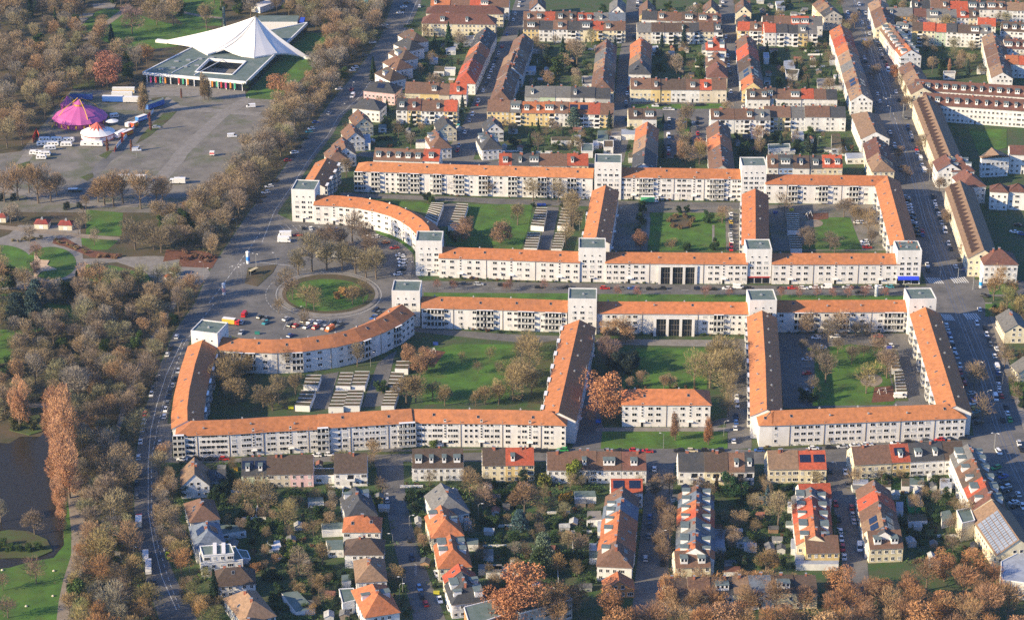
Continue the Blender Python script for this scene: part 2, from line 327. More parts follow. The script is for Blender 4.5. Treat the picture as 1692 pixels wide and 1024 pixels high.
slab('courtyard_lawn', Q('c2',(830,292),(1300,295),(1290,560),(730,560)), 0.07, 'lawn')
slab('courtyard_lawn', Q('c2',(610,838),(1425,838),(1425,948),(600,948)), 0.12, 'lawn')
slab('pavement', Q('c2',(570,812),(1440,812),(1440,836),(570,836)), 0.14, 'concrete_path')
slab('courtyard_drive', Q('d2',(90,200),(960,200),(1140,670),(130,685)), 0.05, 'asphalt')
slab('courtyard_lawn', Q('d2',(330,300),(560,270),(770,290),(860,640),(840,665),(320,670),(330,480)), 0.08, 'lawn')
slab('play_area', Q('d2',*[(700+72*math.cos(t*.2618), 505+42*math.sin(t*.2618)) for t in range(24)]), 0.13, 'sandpath')
slab('play_area', Q('d2',(720,550),(840,540),(850,640),(700,650)), 0.12, 'mulch')
slab('courtyard_lawn', Q('d2',(800,320),(870,320),(940,640),(860,640)), 0.09, 'rough_grass')
slab('grass_strip', Q('d2',(-20,938),(155,925),(1340,850),(1340,862),(155,945),(-20,955)), 0.14, 'rough_grass')
slab('grass_strip', [(286,754),(500,751),(600,747),(940,741),(940,744),(600,751),(500,755),(286,758)], 0.14, 'rough_grass')
slab('pavement', [(262,700),(283,700),(285,757),(262,762)], 0.15, 'concrete_path')

# road paint
def dashes(pts, step, ln, w, z, name='lane_markings'):
    mb = MB(); c = [Vector((p.x, p.y)) for p in GZ(pts)]; acc = 0.0
    for a, b in zip(c, c[1:]):
        d = (b - a); L = d.length; d.normalize(); nn = Vector((-d.y, d.x))*w/2; t = (-acc) % step if acc else 0
        while t < L:
            e = min(t + ln, L); p, q = a + d*t, a + d*e
            f = [(p.x-nn.x,p.y-nn.y,z),(q.x-nn.x,q.y-nn.y,z),(q.x+nn.x,q.y+nn.y,z),(p.x+nn.x,p.y+nn.y,z)]
            mb.poly(f); t += step
        acc = 0
    return struct(name, mb, [M['mark']])
dashes([(xr-7, y) for y, xl, xr in AVENUE if y <= 400], 400, 400, 0.15, 0.062)
dashes(Q('a1',(1692,530),(1530,760),(1350,1000)), 5, 3, 0.2, 0.075)
dashes(Q('a2',(1390,10),(1200,260),(1120,470),(1060,660),(1020,830),(990,980)) + Q('e',(935,60),(935,380),(975,560),(1050,800),(1110,950)), 5, 2.8, 0.2, 0.075)
dashes(Q('a2',(1190,240),(1080,470),(1020,660),(980,830),(968,980)) + Q('e',(915,60),(915,360),(950,560),(1000,760),(1090,960)), 500, 500, 0.2, 0.075)
def crosswalk(a, b, n, ln, name='crosswalk_stripes'):
    mb = MB(); A, B = GZ([a, b]); d = (B - A)/n
    for i in range(n):
        p = A + d*i; q = p + d*0.5
        mb.poly([(p.x,p.y,.075),(q.x,q.y,.075),(q.x-.15*ln,q.y+ln,.075),(p.x-.15*ln,p.y+ln,.075)])
    struct(name, mb, [M['mark']])
crosswalk((1536,468),(1562,469),7,7); crosswalk((1577,468),(1603,467),7,7)
crosswalk((1562,529),(1580,530),6,7); crosswalk((1599,528),(1623,528),6,7)
dashes([(p) for p in Q('d0',(590,0),(700,330),(830,700),(930,1010))], 9, 4, 0.2, 0.075)
rails = [(-60,1398),(0,1409),(50,1424),(100,1441),(200,1474),(250,1494),(300,1508),(360,1524),(440,1552),(500,1572),(600,1612),(700,1642),(760,1665),(850,1708),(1000,1790)]
for k, off in enumerate((0, 4.2)):
    for g in (0, 1.45):
        mb = MB(); c = [Vector((p.x + off + g, p.y)) for p in GZ([(x, y) for y, x in rails])]
        for a, b in zip(c, c[1:]): mb.poly([(a.x,a.y,.066),(a.x+.16,a.y,.066),(b.x+.16,b.y,.066),(b.x,b.y,.066)])
        struct('tram_rail', mb, [M['rail']])

# the air of the winter afternoon
mb = MB(); mb.box(-1180,-60,-1.5,1180,2400,452,0); hz = bpy.data.materials.new('haze'); hz.use_nodes = True; hn = hz.node_tree.nodes; hn.remove(hn['Principled BSDF'])
pv_ = hn.new('ShaderNodeVolumePrincipled'); pv_.inputs['Color'].default_value = (.5,.74,1.0,1); pv_.inputs['Density'].default_value = HAZE; pv_.inputs['Anisotropy'].default_value = 0.0
hz.node_tree.links.new(pv_.outputs[0], hn['Material Output'].inputs['Volume']); o = mb.build('haze', hz); o['kind'] = 'stuff'; o['label'] = 'thin bluish winter haze over the whole town'

slab('inner_court', Q('a0',(1270,480),(1512,498),(1600,410),(1358,392)), 0.12, 'concrete_path')

def ring_line(cx, cy, rx, ry, a0, a1, w=.18, step=400, ln=400):
    dashes([(cx + rx*math.cos(R(a)), cy + ry*math.sin(R(a))) for a in range(a0, a1+1, 6)], step, ln, w, .085, 'edge_line')
ring_line(543, 487, 87, 38, 0, 360); ring_line(543, 488, 104, 46, 95, 260, .15, 4, 2)
for k in range(9): dashes(Q('b1', (165+k*42, 478+k*1.5), (205+k*42, 520+k*1.5)), 100, 100, .14, .09, 'bay_line')
for k in range(8): dashes(Q('b1', (925+k*5, 665+k*17), (1000+k*2, 668+k*17)), 100, 100, .12, .09, 'bay_line')
for k in range(13): dashes(Q('b2', (190+k*28, 175-k*1), (215+k*28, 118-k*1)), 100, 100, .12, .09, 'bay_line')
for k in range(12): dashes(Q('d2', (235, 330+k*28), (330, 330+k*28)), 100, 100, .12, .09, 'bay_line')
dashes(Q('b1', (0,718), (150,735), (290,750)), 400, 400, .25, .09, 'kerb_line')
dashes([(690,476.5),(1000,478),(1250,480.5),(1530,481)], 9, 3.5, .15, .09)
for k in range(10): dashes(Q('g', (90+(k%2)*14, 690+k*7), (104-(k%2)*14, 697+k*7)), 100, 100, .14, .085, 'zigzag_line')
for k in range(16): dashes(Q('d1', (905+k*6, 290+k*17), (955+k*6, 283+k*17)), 100, 100, .12, .085, 'bay_line')
# ------------------------------------------------------------------ windows, doors, balconies (shared meshes)
def win_mesh(name, w, h, panes, blind=()):
    mb = MB(); fr = 0.09
    mb.box(-w/2, -0.06, 0, w/2, 0, h, 0)
    pw = (w - fr*(panes+1))/panes
    for k in range(panes):
        x = -w/2 + fr + k*(pw+fr)
        m = 2 if k in blind else 1
        mb.poly([(x,-0.065,fr),(x+pw,-0.065,fr),(x+pw,-0.065,h-fr),(x,-0.065,h-fr)], m)
    mb.box(-w/2-.08, -0.16, -0.08, w/2+.08, 0, 0, 0)
    return mb.mesh(name, [M['trim'], M['glass'], M['blind']])
WM = {'w': [win_mesh('window_double', 2.0, 1.4, 2), win_mesh('window_double', 2.0, 1.4, 2), win_mesh('window_double', 2.0, 1.4, 2, (0,)), win_mesh('window_closed', 1.9, 1.4, 2, (0,1)), win_mesh('window_double', 2.1, 1.4, 3, (1,))],
      's': [win_mesh('window_single', 1.25, 1.35, 1), win_mesh('window_single', 1.25, 1.35, 1), win_mesh('window_single', 1.25, 1.35, 1, (0,))],
      't': [win_mesh('window_small', 0.95, 0.9, 1)],
      'l': [win_mesh('window_low', 0.6, 0.4, 1)],
      'h': [win_mesh('window_house', 1.2, 1.4, 2), win_mesh('window_house', 1.2, 1.4, 2, (0,1)), win_mesh('window_house', 1.2, 1.4, 2)],
      'H': [win_mesh('window_wide', 2.2, 1.4, 3), win_mesh('window_wide', 2.2, 1.4, 3, (0,1,2)), win_mesh('window_wide', 2.0, 2.1, 2)]}
def mk(f):
    mb = MB(); f(mb); return mb
mb = MB(); mb.box(-.55,-.08,0,.55,0,2.3,1); mb.box(-.75,-.06,0,-.55,0,2.4,0); mb.box(.55,-.06,0,.75,0,2.4,0); mb.box(-1.3,-1.1,2.5,1.3,0,2.65,0)
DOOR = mb.mesh('door', [M['trim'], M['glass']])
mb = MB(); mb.box(-2.4,-1.3,-0.05,2.4,0,0.12,0); mb.box(-2.4,-1.3,0.12,2.4,-1.22,1.0,1); mb.box(-2.4,-1.22,0.12,-2.32,0,1.0,1); mb.box(2.32,-1.22,0.12,2.4,0,1.0,1)
mb.poly([(-2.3,-.02,.12),(2.3,-.02,.12),(2.3,-.02,2.35),(-2.3,-.02,2.35)], 2)
mb.box(-0.9,-0.06,.12,-0.5,-.03,2.35,0); mb.box(0.9,-0.06,.12,1.3,-.03,2.35,0); mb.box(-2.4,-1.3,0.12,-2.28,-1.18,2.5,0); mb.box(2.28,-1.3,0.12,2.4,-1.18,2.5,0)
BALC = mb.mesh('balcony', [M['trim'], M['blind'], M['glass']])
mb = MB(); mb.box(-2.2,-1.35,0,2.2,0,0.1,0); mb.poly([(-2.1,-.02,-2.3),(2.1,-.02,-2.3),(2.1,-.02,0),(-2.1,-.02,0)],1)
BROOF = mb.mesh('balcony_roof', [M['trim'], M['glass']])
POTS = []
for cidx in ((0.5,0.08,0.05),(0.08,0.12,0.4),(0.05,0.25,0.05),(0.6,0.35,0.05)):
    POTS.append(cidx)
mb = MB(); mb.box(-.14,-.14,0,.14,0,1,0); PIPE = mb.mesh('downpipe', [M['pipe']])
mb = MB(); mb.box(-.35,-.35,-1.0,.35,.35,1.1,0); mb.box(-.42,-.42,1.1,.42,.42,1.25,1); CHIM = mb.mesh('chimney', [M['brick'], M['metal']])
mb = MB(); mb.box(-.35,-.35,0,.35,.35,.5,0); mb.box(-.2,-.2,.5,.2,.2,.8,0); VENT = mb.mesh('roof_vent', [M['metal']])
mb = MB(); mb.box(-.5,-.7,-.02,.5,.7,.1,0); mb.box(-.4,-.6,.1,.4,.6,.12,1); SKYL = mb.mesh('skylight', [M['metal'], M['glass']])

def put_on(parent, me, name, pos, ang=0, **k):
    return put(name, me, parent, Vector(pos) - parent.location, ang, **k)
CAMV = Vector((0, 0, 0))
def faces_cam(mid, nrm, lim=0.0):
    d = (CAMV - Vector((mid[0], mid[1], 0))); d.z = 0; d.normalize()
    return d.x*nrm[0] + d.y*nrm[1] > lim
def facade(t, A, B, pat, floors, z0, fh, rr, small=False):
    """features along the wall from A to B (outer side to the right of A->B seen from above is the outward normal)"""
    d = Vector((B[0]-A[0], B[1]-A[1])); L = d.length; d.normalize(); nrm = Vector((d.y, -d.x)); ang = math.atan2(d.y, d.x)
    n = len(pat)
    for k, ch in enumerate(pat):
        x = (k + 0.5)*L/n; p = Vector((A[0], A[1])) + d*x + nrm*0.01
        if ch in '.': continue
        if ch == '|':
            o = put_on(t, PIPE, 'downpipe', (p.x, p.y, 0), ang); o.scale = (1, 1, z0 + fh*floors); continue
        if ch == 'S':
            for q in range(floors*2 - 1): put_on(t, WM['t'][0], 'stair_window', (p.x, p.y, 3.1 + z0 - 1.0 + q*fh/2*0.98 + .4), ang)
            put_on(t, DOOR, 'entrance_door', (p.x, p.y, 0.1), ang); continue
        if ch == 'B':
            for f in range(floors):
                o = put_on(t, BALC, 'balcony', (p.x, p.y, z0 + f*fh - 0.9), ang)
            put_on(t, BROOF, 'balcony_roof', (p.x, p.y, z0 + floors*fh - 0.75), ang); continue
        if ch == 'P': continue
        for f in range(floors):
            ms = WM[ch]; put_on(t, rr.choice(ms if rr.random() < .55 else ms[:1]), 'window', (p.x, p.y, z0 + f*fh), ang)
        if ch == 'w' and not small: put_on(t, WM['l'][0], 'cellar_window', (p.x, p.y, 0.35), ang)

def gable_block(t, C, w, ze, zr, roofcol, wallm='plaster', wallcol=None, hip0=False, hip1=False, oh=0.5, rm='roof', hipl=None, hipw=1.0, oe=0.25):
    """walls and a pitched roof along the centre line C (world xy); hipw<1 gives a half hip"""
    n = len(C); C = [Vector((c[0], c[1])) for c in C]; dirs = []
    for i in range(n):
        if i == 0: d = C[1]-C[0]
        elif i == n-1: d = C[-1]-C[-2]
        else: d = (C[i+1]-C[i]).normalized() + (C[i]-C[i-1]).normalized()
        dirs.append(d.normalized())
    N = []
    for i in range(n):
        nn = Vector((-dirs[i].y, dirs[i].x))
        if 0 < i < n-1:
            e = (C[i]-C[i-1]).normalized(); nn = nn / max(0.5, abs(dirs[i].dot(e)))
        N.append(nn)
    o = t.location; hw = w/2; sl = (zr-ze)/hw; hl = hipl if hipl is not None else hw
    mb = MB(); bot = []; Lw = [C[i]+N[i]*hw for i in range(n)]; Rw = [C[i]-N[i]*hw for i in range(n)]
    fp = [(p.x-o.x, p.y-o.y) for p in Rw] + [(p.x-o.x, p.y-o.y) for p in reversed(Lw)]
    mb.prism(fp, -0.3, ze, 0)
    zi = zr - 0.06
    for end, hip, i in ((0, hip0, 0), (1, hip1, n-1)):
        if not hip or hipw < 1:
            a, b, c = Rw[i], Lw[i], C[i]; f = 1.0 if not hip else (1-hipw)
            zt = ze + (zi-ze)*f
            pts = [(a.x-o.x, a.y-o.y, ze), (b.x-o.x, b.y-o.y, ze)]
            if f >= 1: pts.append((c.x-o.x, c.y-o.y, zi))
            else:
                e1 = b + (c-b)*f; e2 = a + (c-a)*f; pts += [(e1.x-o.x, e1.y-o.y, zt), (e2.x-o.x, e2.y-o.y, zt)]
            if end == 1: pts = pts[::-1]
            mb.poly(pts[::-1], 0)
    wall = mb.build('wall', M[wallm], t, color=wallcol)
    # roof
    mb = MB(); hw2 = hw + oh; zl = zr - sl*hw2 + 0.12; zt = zr + 0.12; th = 0.22
    RC = [c.copy() for c in C]; RL = [C[i]+N[i]*hw2 for i in range(n)]; RR = [C[i]-N[i]*hw2 for i in range(n)]
    ov0 = oh if hip0 else oe; ov1 = oh if hip1 else oe
    for A_ in (RC, RL, RR): A_[0] = A_[0] - dirs[0]*ov0; A_[-1] = A_[-1] + dirs[-1]*ov1
    def P(v, z): return (v.x-o.x, v.y-o.y, z)
    R0, R1 = RC[0].copy(), RC[-1].copy()
    for part, zo in ((0, 0.0), (1, -th)):
        rc = [P(c, zt+zo) for c in RC]; ll = [P(c, zl+zo) for c in RL]; r_ = [P(c, zl+zo) for c in RR]
        z0 = z1 = None
        h0 = hip0 and hipw >= 1; h1 = hip1 and hipw >= 1
        if h0:
            q = C[0] - dirs[0]*ov0 + dirs[0]*(hl+ov0)*1.0; rc[0] = P(q, zt+zo)
        if h1:
            q = C[-1] + dirs[-1]*ov1 - dirs[-1]*(hl+ov1); rc[-1] = P(q, zt+zo)
        fs = []
        if hip0 and not h0 or hip1 and not h1:   # half hips (straight blocks only)
            f = 1-hipw; zm = zl + (zt-zl)*f
            def cut(i, s, dd, ov):
                e = RC[i]; le = RL[i] + (RC[i]-RL[i])*f; re = RR[i] + (RC[i]-RR[i])*f; tip = RC[i] + dd*(hl*hipw)
                return P(le, zm+zo), P(re, zm+zo), P(tip, zt+zo)
            l0, r0, t0 = cut(0, 1, dirs[0], ov0) if hip0 else (None, None, rc[0])
            l1, r1, t1 = cut(-1, -1, -dirs[-1], ov1) if hip1 else (None, None, rc[-1])
            fs.append([ll[0]] + [ll[-1]] + ([l1] if l1 else []) + [t1, t0] + ([l0] if l0 else []))
            fs[-1] = fs[-1][::-1]
            fs.append([r_[0], r_[-1]] + ([r1] if r1 else []) + [t1, t0] + ([r0] if r0 else []))
            if l0: fs.append([r0, t0, l0][::1])
            if l1: fs.append([l1, t1, r1])
        else:
            for i in range(n-1):
                fs.append([r_[i], r_[i+1], rc[i+1], rc[i]]); fs.append([rc[i], rc[i+1], ll[i+1], ll[i]])
            if h0: fs.append([ll[0], r_[0], rc[0]])
            if h1: fs.append([r_[-1], ll[-1], rc[-1]])
        for f_ in fs: mb.poly(f_ if part == 0 else f_[::-1], part)
    # fascia
    ring = RR + RL[::-1]
    edge = [(p, zl) for p in RR] + ([] if hip1 else [(RC[-1], zt)]) + [(p, zl) for p in RL[::-1]] + ([] if hip0 else [(RC[0], zt)])
    if hipw >= 1 or not (hip0 or hip1):
        for k in range(len(edge)):
            (a, za), (b, zb) = edge[k], edge[(k+1) % len(edge)]
            mb.poly([P(a, za-th), P(b, zb-th), P(b, zb), P(a, za)], 1)
    roof = mb.build('roof', [M[rm], M['pipe']], t, color=roofcol)
    return wall, roof, Rw, Lw, dirs
def on_slope(t, roof, C0, C1, w, ze, zr, me, name, u, v, side, dz=0.0, scale=None, tilt=True):
    """u along the ridge 0..1, v from ridge 0 to eave 1, side -1 right of C0->C1, +1 left"""
    C0, C1 = Vector(C0[:2]), Vector(C1[:2]); d = (C1-C0); L = d.length; d.normalize(); nn = Vector((-d.y, d.x))*side
    p = C0 + d*(u*L) + nn*(v*w/2); z = zr + 0.12 - (zr-ze)*v + dz
    o = put(name, me, roof, (p.x-t.location.x, p.y-t.location.y, z), scale=scale)
    ang = math.atan2(nn.y, nn.x) + math.pi/2
    sl = math.atan2(zr-ze, w/2)
    o.rotation_euler = (sl if tilt else 0, 0, ang)
    return o

ORANGE = (0.54, 0.195, 0.075)
HB = []
EB_GROUP = 'white apartment blocks of the housing estate'
def block(label, ridge, ze, zr, w, pat_r='', pat_l='', floors=3, z0=1.9, fh=2.95, hip0=False, hip1=False, col=ORANGE, seed=1, ends=('', ''), group=EB_GROUP, name='apartment_block', lim=-0.2, vents=True):
    C = GZ(ridge, zr); C = [(p.x, p.y) for p in C]; rr = random.Random(seed)
    cx = sum(p[0] for p in C)/len(C); cy = sum(p[1] for p in C)/len(C)
    t = thing(name, label, 'apartment block', (cx, cy, 0), 0, group)
    jr = rr.uniform(.84, 1.08); jg = rr.uniform(.95, 1.08); col = (col[0]*jr, col[1]*jr*jg, col[2]*jr*jg)
    wall, roof, Rw, Lw, dirs = gable_block(t, C, w, ze, zr, col, hip0=hip0, hip1=hip1)
    HB.extend((Vector(C[i]), Vector(C[i+1]), w/2) for i in range(len(C)-1))
    n = len(C)
    lens = [(Vector(C[i+1])-Vector(C[i])).length for i in range(n-1)]; tot = sum(lens)
    def run(pts, pat):
        if not pat: return
        m = len(pat); pos = 0
        for i in range(n-1):
            k0 = round(sum(lens[:i])/tot*m); k1 = round(sum(lens[:i+1])/tot*m)
            if k1 > k0: facade(t, pts[i], pts[i+1], pat[k0:k1], floors, z0, fh, rr)
    run(Rw, pat_r); 
    if pat_l: run(Lw[::-1], pat_l) if n == 2 else runrev(t, Lw, lens, tot, pat_l, floors, z0, fh, rr)
    if ends[0]: facade(t, Lw[0], Rw[0], ends[0], floors, z0, fh, rr, True)
    if ends[1]: facade(t, Rw[-1], Lw[-1], ends[1], floors, z0, fh, rr, True)
    if vents:
        for i in range(n-1):
            q = max(1, int(lens[i]/14))
            for k in range(q):
                on_slope(t, roof, C[i], C[i+1], w, ze, zr, SKYL if rr.random() < .6 else VENT, 'skylight' if rr.random() < .6 else 'roof_vent', (k+.5)/q, 0.3+.3*rr.random(), -1, 0.05)
                if rr.random() < .7: on_slope(t, roof, C[i], C[i+1], w, ze, zr, VENT, 'roof_vent', (k+.3)/q, 0.35, 1, 0.05)
    return t
def runrev(t, Lw, lens, tot, pat, floors, z0, fh, rr):
    P2 = Lw[::-1]; l2 = lens[::-1]; m = len(pat)
    for i in range(len(l2)):
        k0 = round(sum(l2[:i])/tot*m); k1 = round(sum(l2[:i+1])/tot*m)
        if k1 > k0: facade(t, P2[i], P2[i+1], pat[k0:k1], floors, z0, fh, rr)

def tower(label, fl, fr, zt, depth, floors, shop=None, awning=False, seed=1, cols=3, chim=False, zbase=3.0):
    A, B = GZ([fl, fr], zt); d = Vector((B.x-A.x, B.y-A.y)); L = d.length; d.normalize(); nb = Vector((-d.y, d.x))
    c = Vector((A.x, A.y)) + d*L/2 + nb*depth/2; ang = math.atan2(d.y, d.x)
    t = thing('tower_block', label, 'tower block', (c.x, c.y, 0), ang, 'square stair towers of the housing estate'); rr = random.Random(seed)
    hx, hy = L/2, depth/2
    mb = MB(); mb.box(-hx,-hy,-.3,hx,hy,zt-.5,0)
    for b in ((-hx,-hy,hx,-hy+.4),(-hx,hy-.4,hx,hy),(-hx,-hy+.4,-hx+.4,hy-.4),(hx-.4,-hy+.4,hx,hy-.4)): mb.box(b[0],b[1],zt-.5,b[2],b[3],zt,0)
    mb.build('wall', M['plaster'], t)
    mb = MB(); mb.box(-hx+.4,-hy+.4,zt-.5,hx-.4,hy-.4,zt-.42,0); rf = mb.build('roof', M['flat_roof'], t)
    put('roof_hatch', VENT, rf, (rr.uniform(-2,2), rr.uniform(-2,2), zt-.42), scale=(1.5,1.5,1))
    for k in range(3): put('skylight', SKYL, rf, (rr.uniform(-hx+1.5,hx-1.5), rr.uniform(-hy+1.5,hy-1.5), zt-.4), scale=(.7,.5,1))
    if chim:
        for x, y in ((-3.5,-1),(-3.5,3),(1,4.5),(2.5,4.2),(4,-2)): put('chimney', CHIM, rf, (x, y, zt-.2), scale=(.8,.8,.9))
    fh = (zt - zbase - 1.3)/floors
    for f in range(floors):
        for k in range(cols):
            x = (k - (cols-1)/2)*L/(cols+.6); top = f == floors-1
            z = zbase - .9 + f*fh + (0.5 if top else 0)
            if f == 0 and shop: continue
            put('window', rr.choice(WM['t'] if top else WM['w']), t, (x, -hy, z))
        for k in range(2):
            for sx in (-1, 1):
                put('window', rr.choice(WM['t'] if f == floors-1 else WM['s']), t, (sx*hx, (k-.5)*depth/2.2, zbase-.9+f*fh), math.pi/2*sx)
    if shop:
        mb = MB()
        for k in range(3): mb.box(-hx+.6+k*(L-1)/3, -hy-.06, .3, -hx+.2+(k+1)*(L-1)/3, -hy, 3.1, 0)
        mb.build('shop_window', M['glass'], t)
        mb = MB(); mb.box(-hx+.4,-hy-.3,3.2,hx-.4,-hy,3.7,0); mb.build('shop_sign', M['cloth'], t, color=(.45,.05,.04) if not awning else (.7,.7,.7))
        if awning:
            mb = MB(); mb.poly([(-hx+.8,-hy-.05,4.2),(hx-.8,-hy-.05,4.2),(hx-.8,-hy-2.0,3.3),(-hx+.8,-hy-2.0,3.3)][::-1],0); mb.poly([(-hx+.8,-hy-2,3.3),(hx-.8,-hy-2,3.3),(hx-.8,-hy-2,3.0),(-hx+.8,-hy-2,3.0)],0)
            mb.build('awning', M['cloth'], t, color=(.02,.05,.6))
    elif zt: put('entrance_door', DOOR, t, (0, -hy, 0.1))
    return t
q = lambda r, *p: Q(r, *p)
# north range
block('long white four-storey block with many balcony stacks, rear left of the upper courts', q('b1',(672,66),(1400,90),(2205,112)), 11.8, 14.8, 12, 'Bs.B.sssB.Bs.wBs.sB.s.Bsss.Bsss.Bsss.Bss.', '', 4, 1.7, 2.65, hip0=True, seed=2)
block('white four-storey block with orange roof, between the two rear towers', q('c1',(735,106),(1518,117)), 12.4, 15.4, 12, 'wwSwBBwSww|wwwSw|wBBwSww', '', 4, 1.9, 2.75, seed=3)
block('white three-storey block with balconies, rear side of the upper right court', q('d1',(10,150),(800,160)), 10.6, 13.6, 12, 'w.w|Bws.wB.w|sBsw.ws', '', 3, 1.9, 2.95, seed=4)
block('slim wing with bright orange roof along the main road, upper right court', q('d1',(803,160),(915,575)), 10.6, 13.6, 12.5, 'sBwBsBwBsB', 'wswswswswswsws', 3, 1.9, 2.95, seed=5)
block('slim wing dividing the garage court from the flower court, shaded slope to the right', q('c1',(633,222),(572,556)), 10.4, 13.6, 13, 'Bs.Bs.Bs', 'wwSwwwSwwwSww', 3, 1.9, 2.9, seed=6, ends=('','')) 
block('slim wing between the flower court and the right court, ending at the shop tower', q('c1',(1606,244),(1608,572)), 10.4, 13.6, 12.5, 'sBsBsBsB', 'wswswsws', 3, 1.9, 2.95, seed=7)
block('short block with balconies on its shaded side, behind the plaza corner tower', q('b1',(474,44),(384,196)), 10.8, 13.8, 12, 's.s.s.s', 'BsBsBsB', 4, 1.7, 2.65, seed=8)
# curved north-west block
block('curved white block with orange roof sweeping round the north side of the plaza', q('b1',(400,284),(560,290),(700,303),(830,329),(940,360),(1020,397),(1090,443),(1135,490),(1150,560)), 10.4, 13.4, 12, 'wwSww|wwSww|wwSw|wwSww', '', 3, 1.9, 2.95, seed=9)
block('white three-storey street block with orange roof from the plaza tower to the middle tower', q('b1',(1210,622),(1600,634))+q('c1',(470,653)), 10.4, 13.4, 12, 'wwSww|wwSww|wwSww', '', 3, 1.9, 2.95, seed=10)
block('white street block with orange roof and three tall gateway openings, facing the green strip', q('c1',(632,655),(1552,663)), 10.4, 13.4, 12, 'wwwSww|.......|wwSwww', '', 3, 1.9, 2.95, seed=11)
block('white street block with orange roof between the shop tower and the blue awning tower', q('d1',(50,663),(875,663)), 10.4, 13.4, 12, 'wwSww|wwSww|wwSww', '', 3, 1.9, 2.95, seed=12)
# towers
tower('tall white tower at the plaza corner beside the avenue, leftmost of the upper block', *q('b1',(240,246),(393,252)), 17.6, 14, 5, seed=1)
tower('tall white tower where the curved block meets the street block, north side of the plaza', *q('b1',(1047,582),(1221,584)), 18, 13, 5, seed=2)
tower('tallest white tower at the rear of the estate, left of the two rear towers', *q('c1',(561,72),(736,75)), 20.5, 13, 6, seed=3, cols=4)
tower('white rear tower at the head of the straight wing, right of the two rear towers', *q('c1',(1519,94),(1681,94)), 20.2, 13, 6, seed=4, cols=4)
tower('white tower in the middle of the upper street front, below the leaning wing', *q('c1',(457,628),(634,630)), 17.6, 13, 5, seed=5)
tower('white tower with a dark shop front at ground level, upper street front', (1234,412), (1276,412), 17.6, 13, 5, shop=True, seed=6)
tower('white corner tower with small chimneys and a blue awning beside the crossing', *q('d1',(871,645),(1030,645)), 17.4, 12.5, 5, shop=True, awning=True, seed=7, chim=True)
# south block
block('curved white block with orange roof sweeping round the south side of the plaza', q('a2',(1440,222),(1600,236))+q('b2',(120,240),(300,233),(500,205),(650,170),(780,120),(880,70),(960,12)), 10.3, 13.5, 12.5, 'wwBBw|wBww|wwwBw|wBwww', '', 3, 1.9, 2.95, seed=13)
block('white block with balconies, nearest the plaza in the lower street range', q('b1',(1095,942),(1600,953))+q('c1',(388,970)), 10.3, 13.3, 12, 'wBBw|w.wBBw|wwBB.wBBw', '', 3, 1.9, 2.95, seed=14)
block('white block with orange roof and three tall gateway openings, lower street range', q('c1',(575,976),(1568,981)), 10.3, 13.3, 12, 'swwwww|.......|wwBwwsw', '', 3, 1.9, 2.95, seed=15)
block('white block with orange roof and balcony stacks, right end of the lower street range', q('d1',(80,968),(955,966)), 10.3, 13.3, 12, 'w.BBwwwBww|wBBw', '', 3, 1.9, 2.95, seed=16)
tower('white tower at the south-east tip of the plaza, beside the curved roof', *q('b1',(893,905),(1077,908)), 17.6, 12.5, 5, seed=8)
tower('white tower at the avenue end of the southern curved block', (315,545.8), (359,551), 17.4, 12.5, 5, seed=9)
tower('white tower in the lower street range above the left leaning wing', *q('c1',(388,957),(575,960)), 17.6, 12.5, 5, seed=10)
tower('white tower in the lower street range above the straight middle wing', (1239,496), (1284,495.5), 17.6, 12.5, 5, seed=11)
tower('white tower in the lower street range beside the crossing, no awning', *q('d1',(948,960),(1125,957)), 17.6, 12.5, 5, seed=12)
block('slightly bent wing with a glowing orange roof along the avenue', q('a2',(1318,240),(1268,400),(1232,560),(1217,680),(1219,765)), 10.3, 13.5, 12.5, 'swswswswswsws', 'BsBsBsBsBsBs', 3, 1.9, 2.95, seed=17)
block('white four-storey block with hipped corner, left end of the lower front row', q('a2',(1150,772),(1500,762))+q('b2',(100,745),(418,730)), 10.6, 13.6, 13, 'B.ww|wwwwww|w.wwSw|sw.wwS.ww|ws', '', 4, 1.7, 2.5, hip0=True, seed=18)
block('white four-storey block with balcony columns and a dark drive-through, middle of the lower front row', q('b2',(420,726),(1018,690)), 11.3, 14.3, 12.5, 'Bw.sw|wsswsw|wsBB', '', 4, 1.7, 2.65, seed=19)
block('long white four-storey block with orange roof, right part of the lower front row', q('b2',(1026,692),(1600,696))+q('c2',(378,708)), 10.9, 13.9, 12.5, '|wwswwSww|sssSwsw|w.swSw|ws.s', 'wwwwwwwwwwwwwwwwww', 4, 1.7, 2.55, hip1=True, seed=20)
block('long leaning wing with shaded right slope, beside the big copper tree', q('c2',(462,112),(326,712)), 10.5, 13.9, 14, 'BsBsBsBsBsBsBs', 'wswSwswswSwswswSws', 4, 1.7, 2.5, seed=21, ends=('w','w'))
block('detached white hipped apartment house on the lawn with two poplars', q('c2',(740,560),(1310,562)), 10.4, 14.2, 13.5, 'swSww|wwSws', '', 3, 2.2, 2.8, hip0=True, hip1=True, seed=22, group='', )
block('long straight wing between the side street and the right lower court', q('c2',(1650,52),(1672,400))+[(1267,676)], 10.3, 13.5, 12.5, 'BsBsBsBsBsBsBs', 'sswsswssw', 3, 1.9, 2.95, seed=23)
block('white front block with warm orange roof, facing the terraced houses at lower right', q('d2',(-35,702),(45,702),(1292,656)), 10.0, 13.2, 13, '..s.|wwww|wwwww|wwww|wwww|wwws', '', 3, 1.9, 2.9, hip0=True, hip1=True, seed=24)
block('wing with bright orange slope along the main road, lower right court', q('d2',(1052,30),(1250,668)), 10.3, 13.5, 13, 'sBwBsBwBsBwBsB', 'wswSwswswSwswSs', 3, 1.9, 2.95, seed=25)

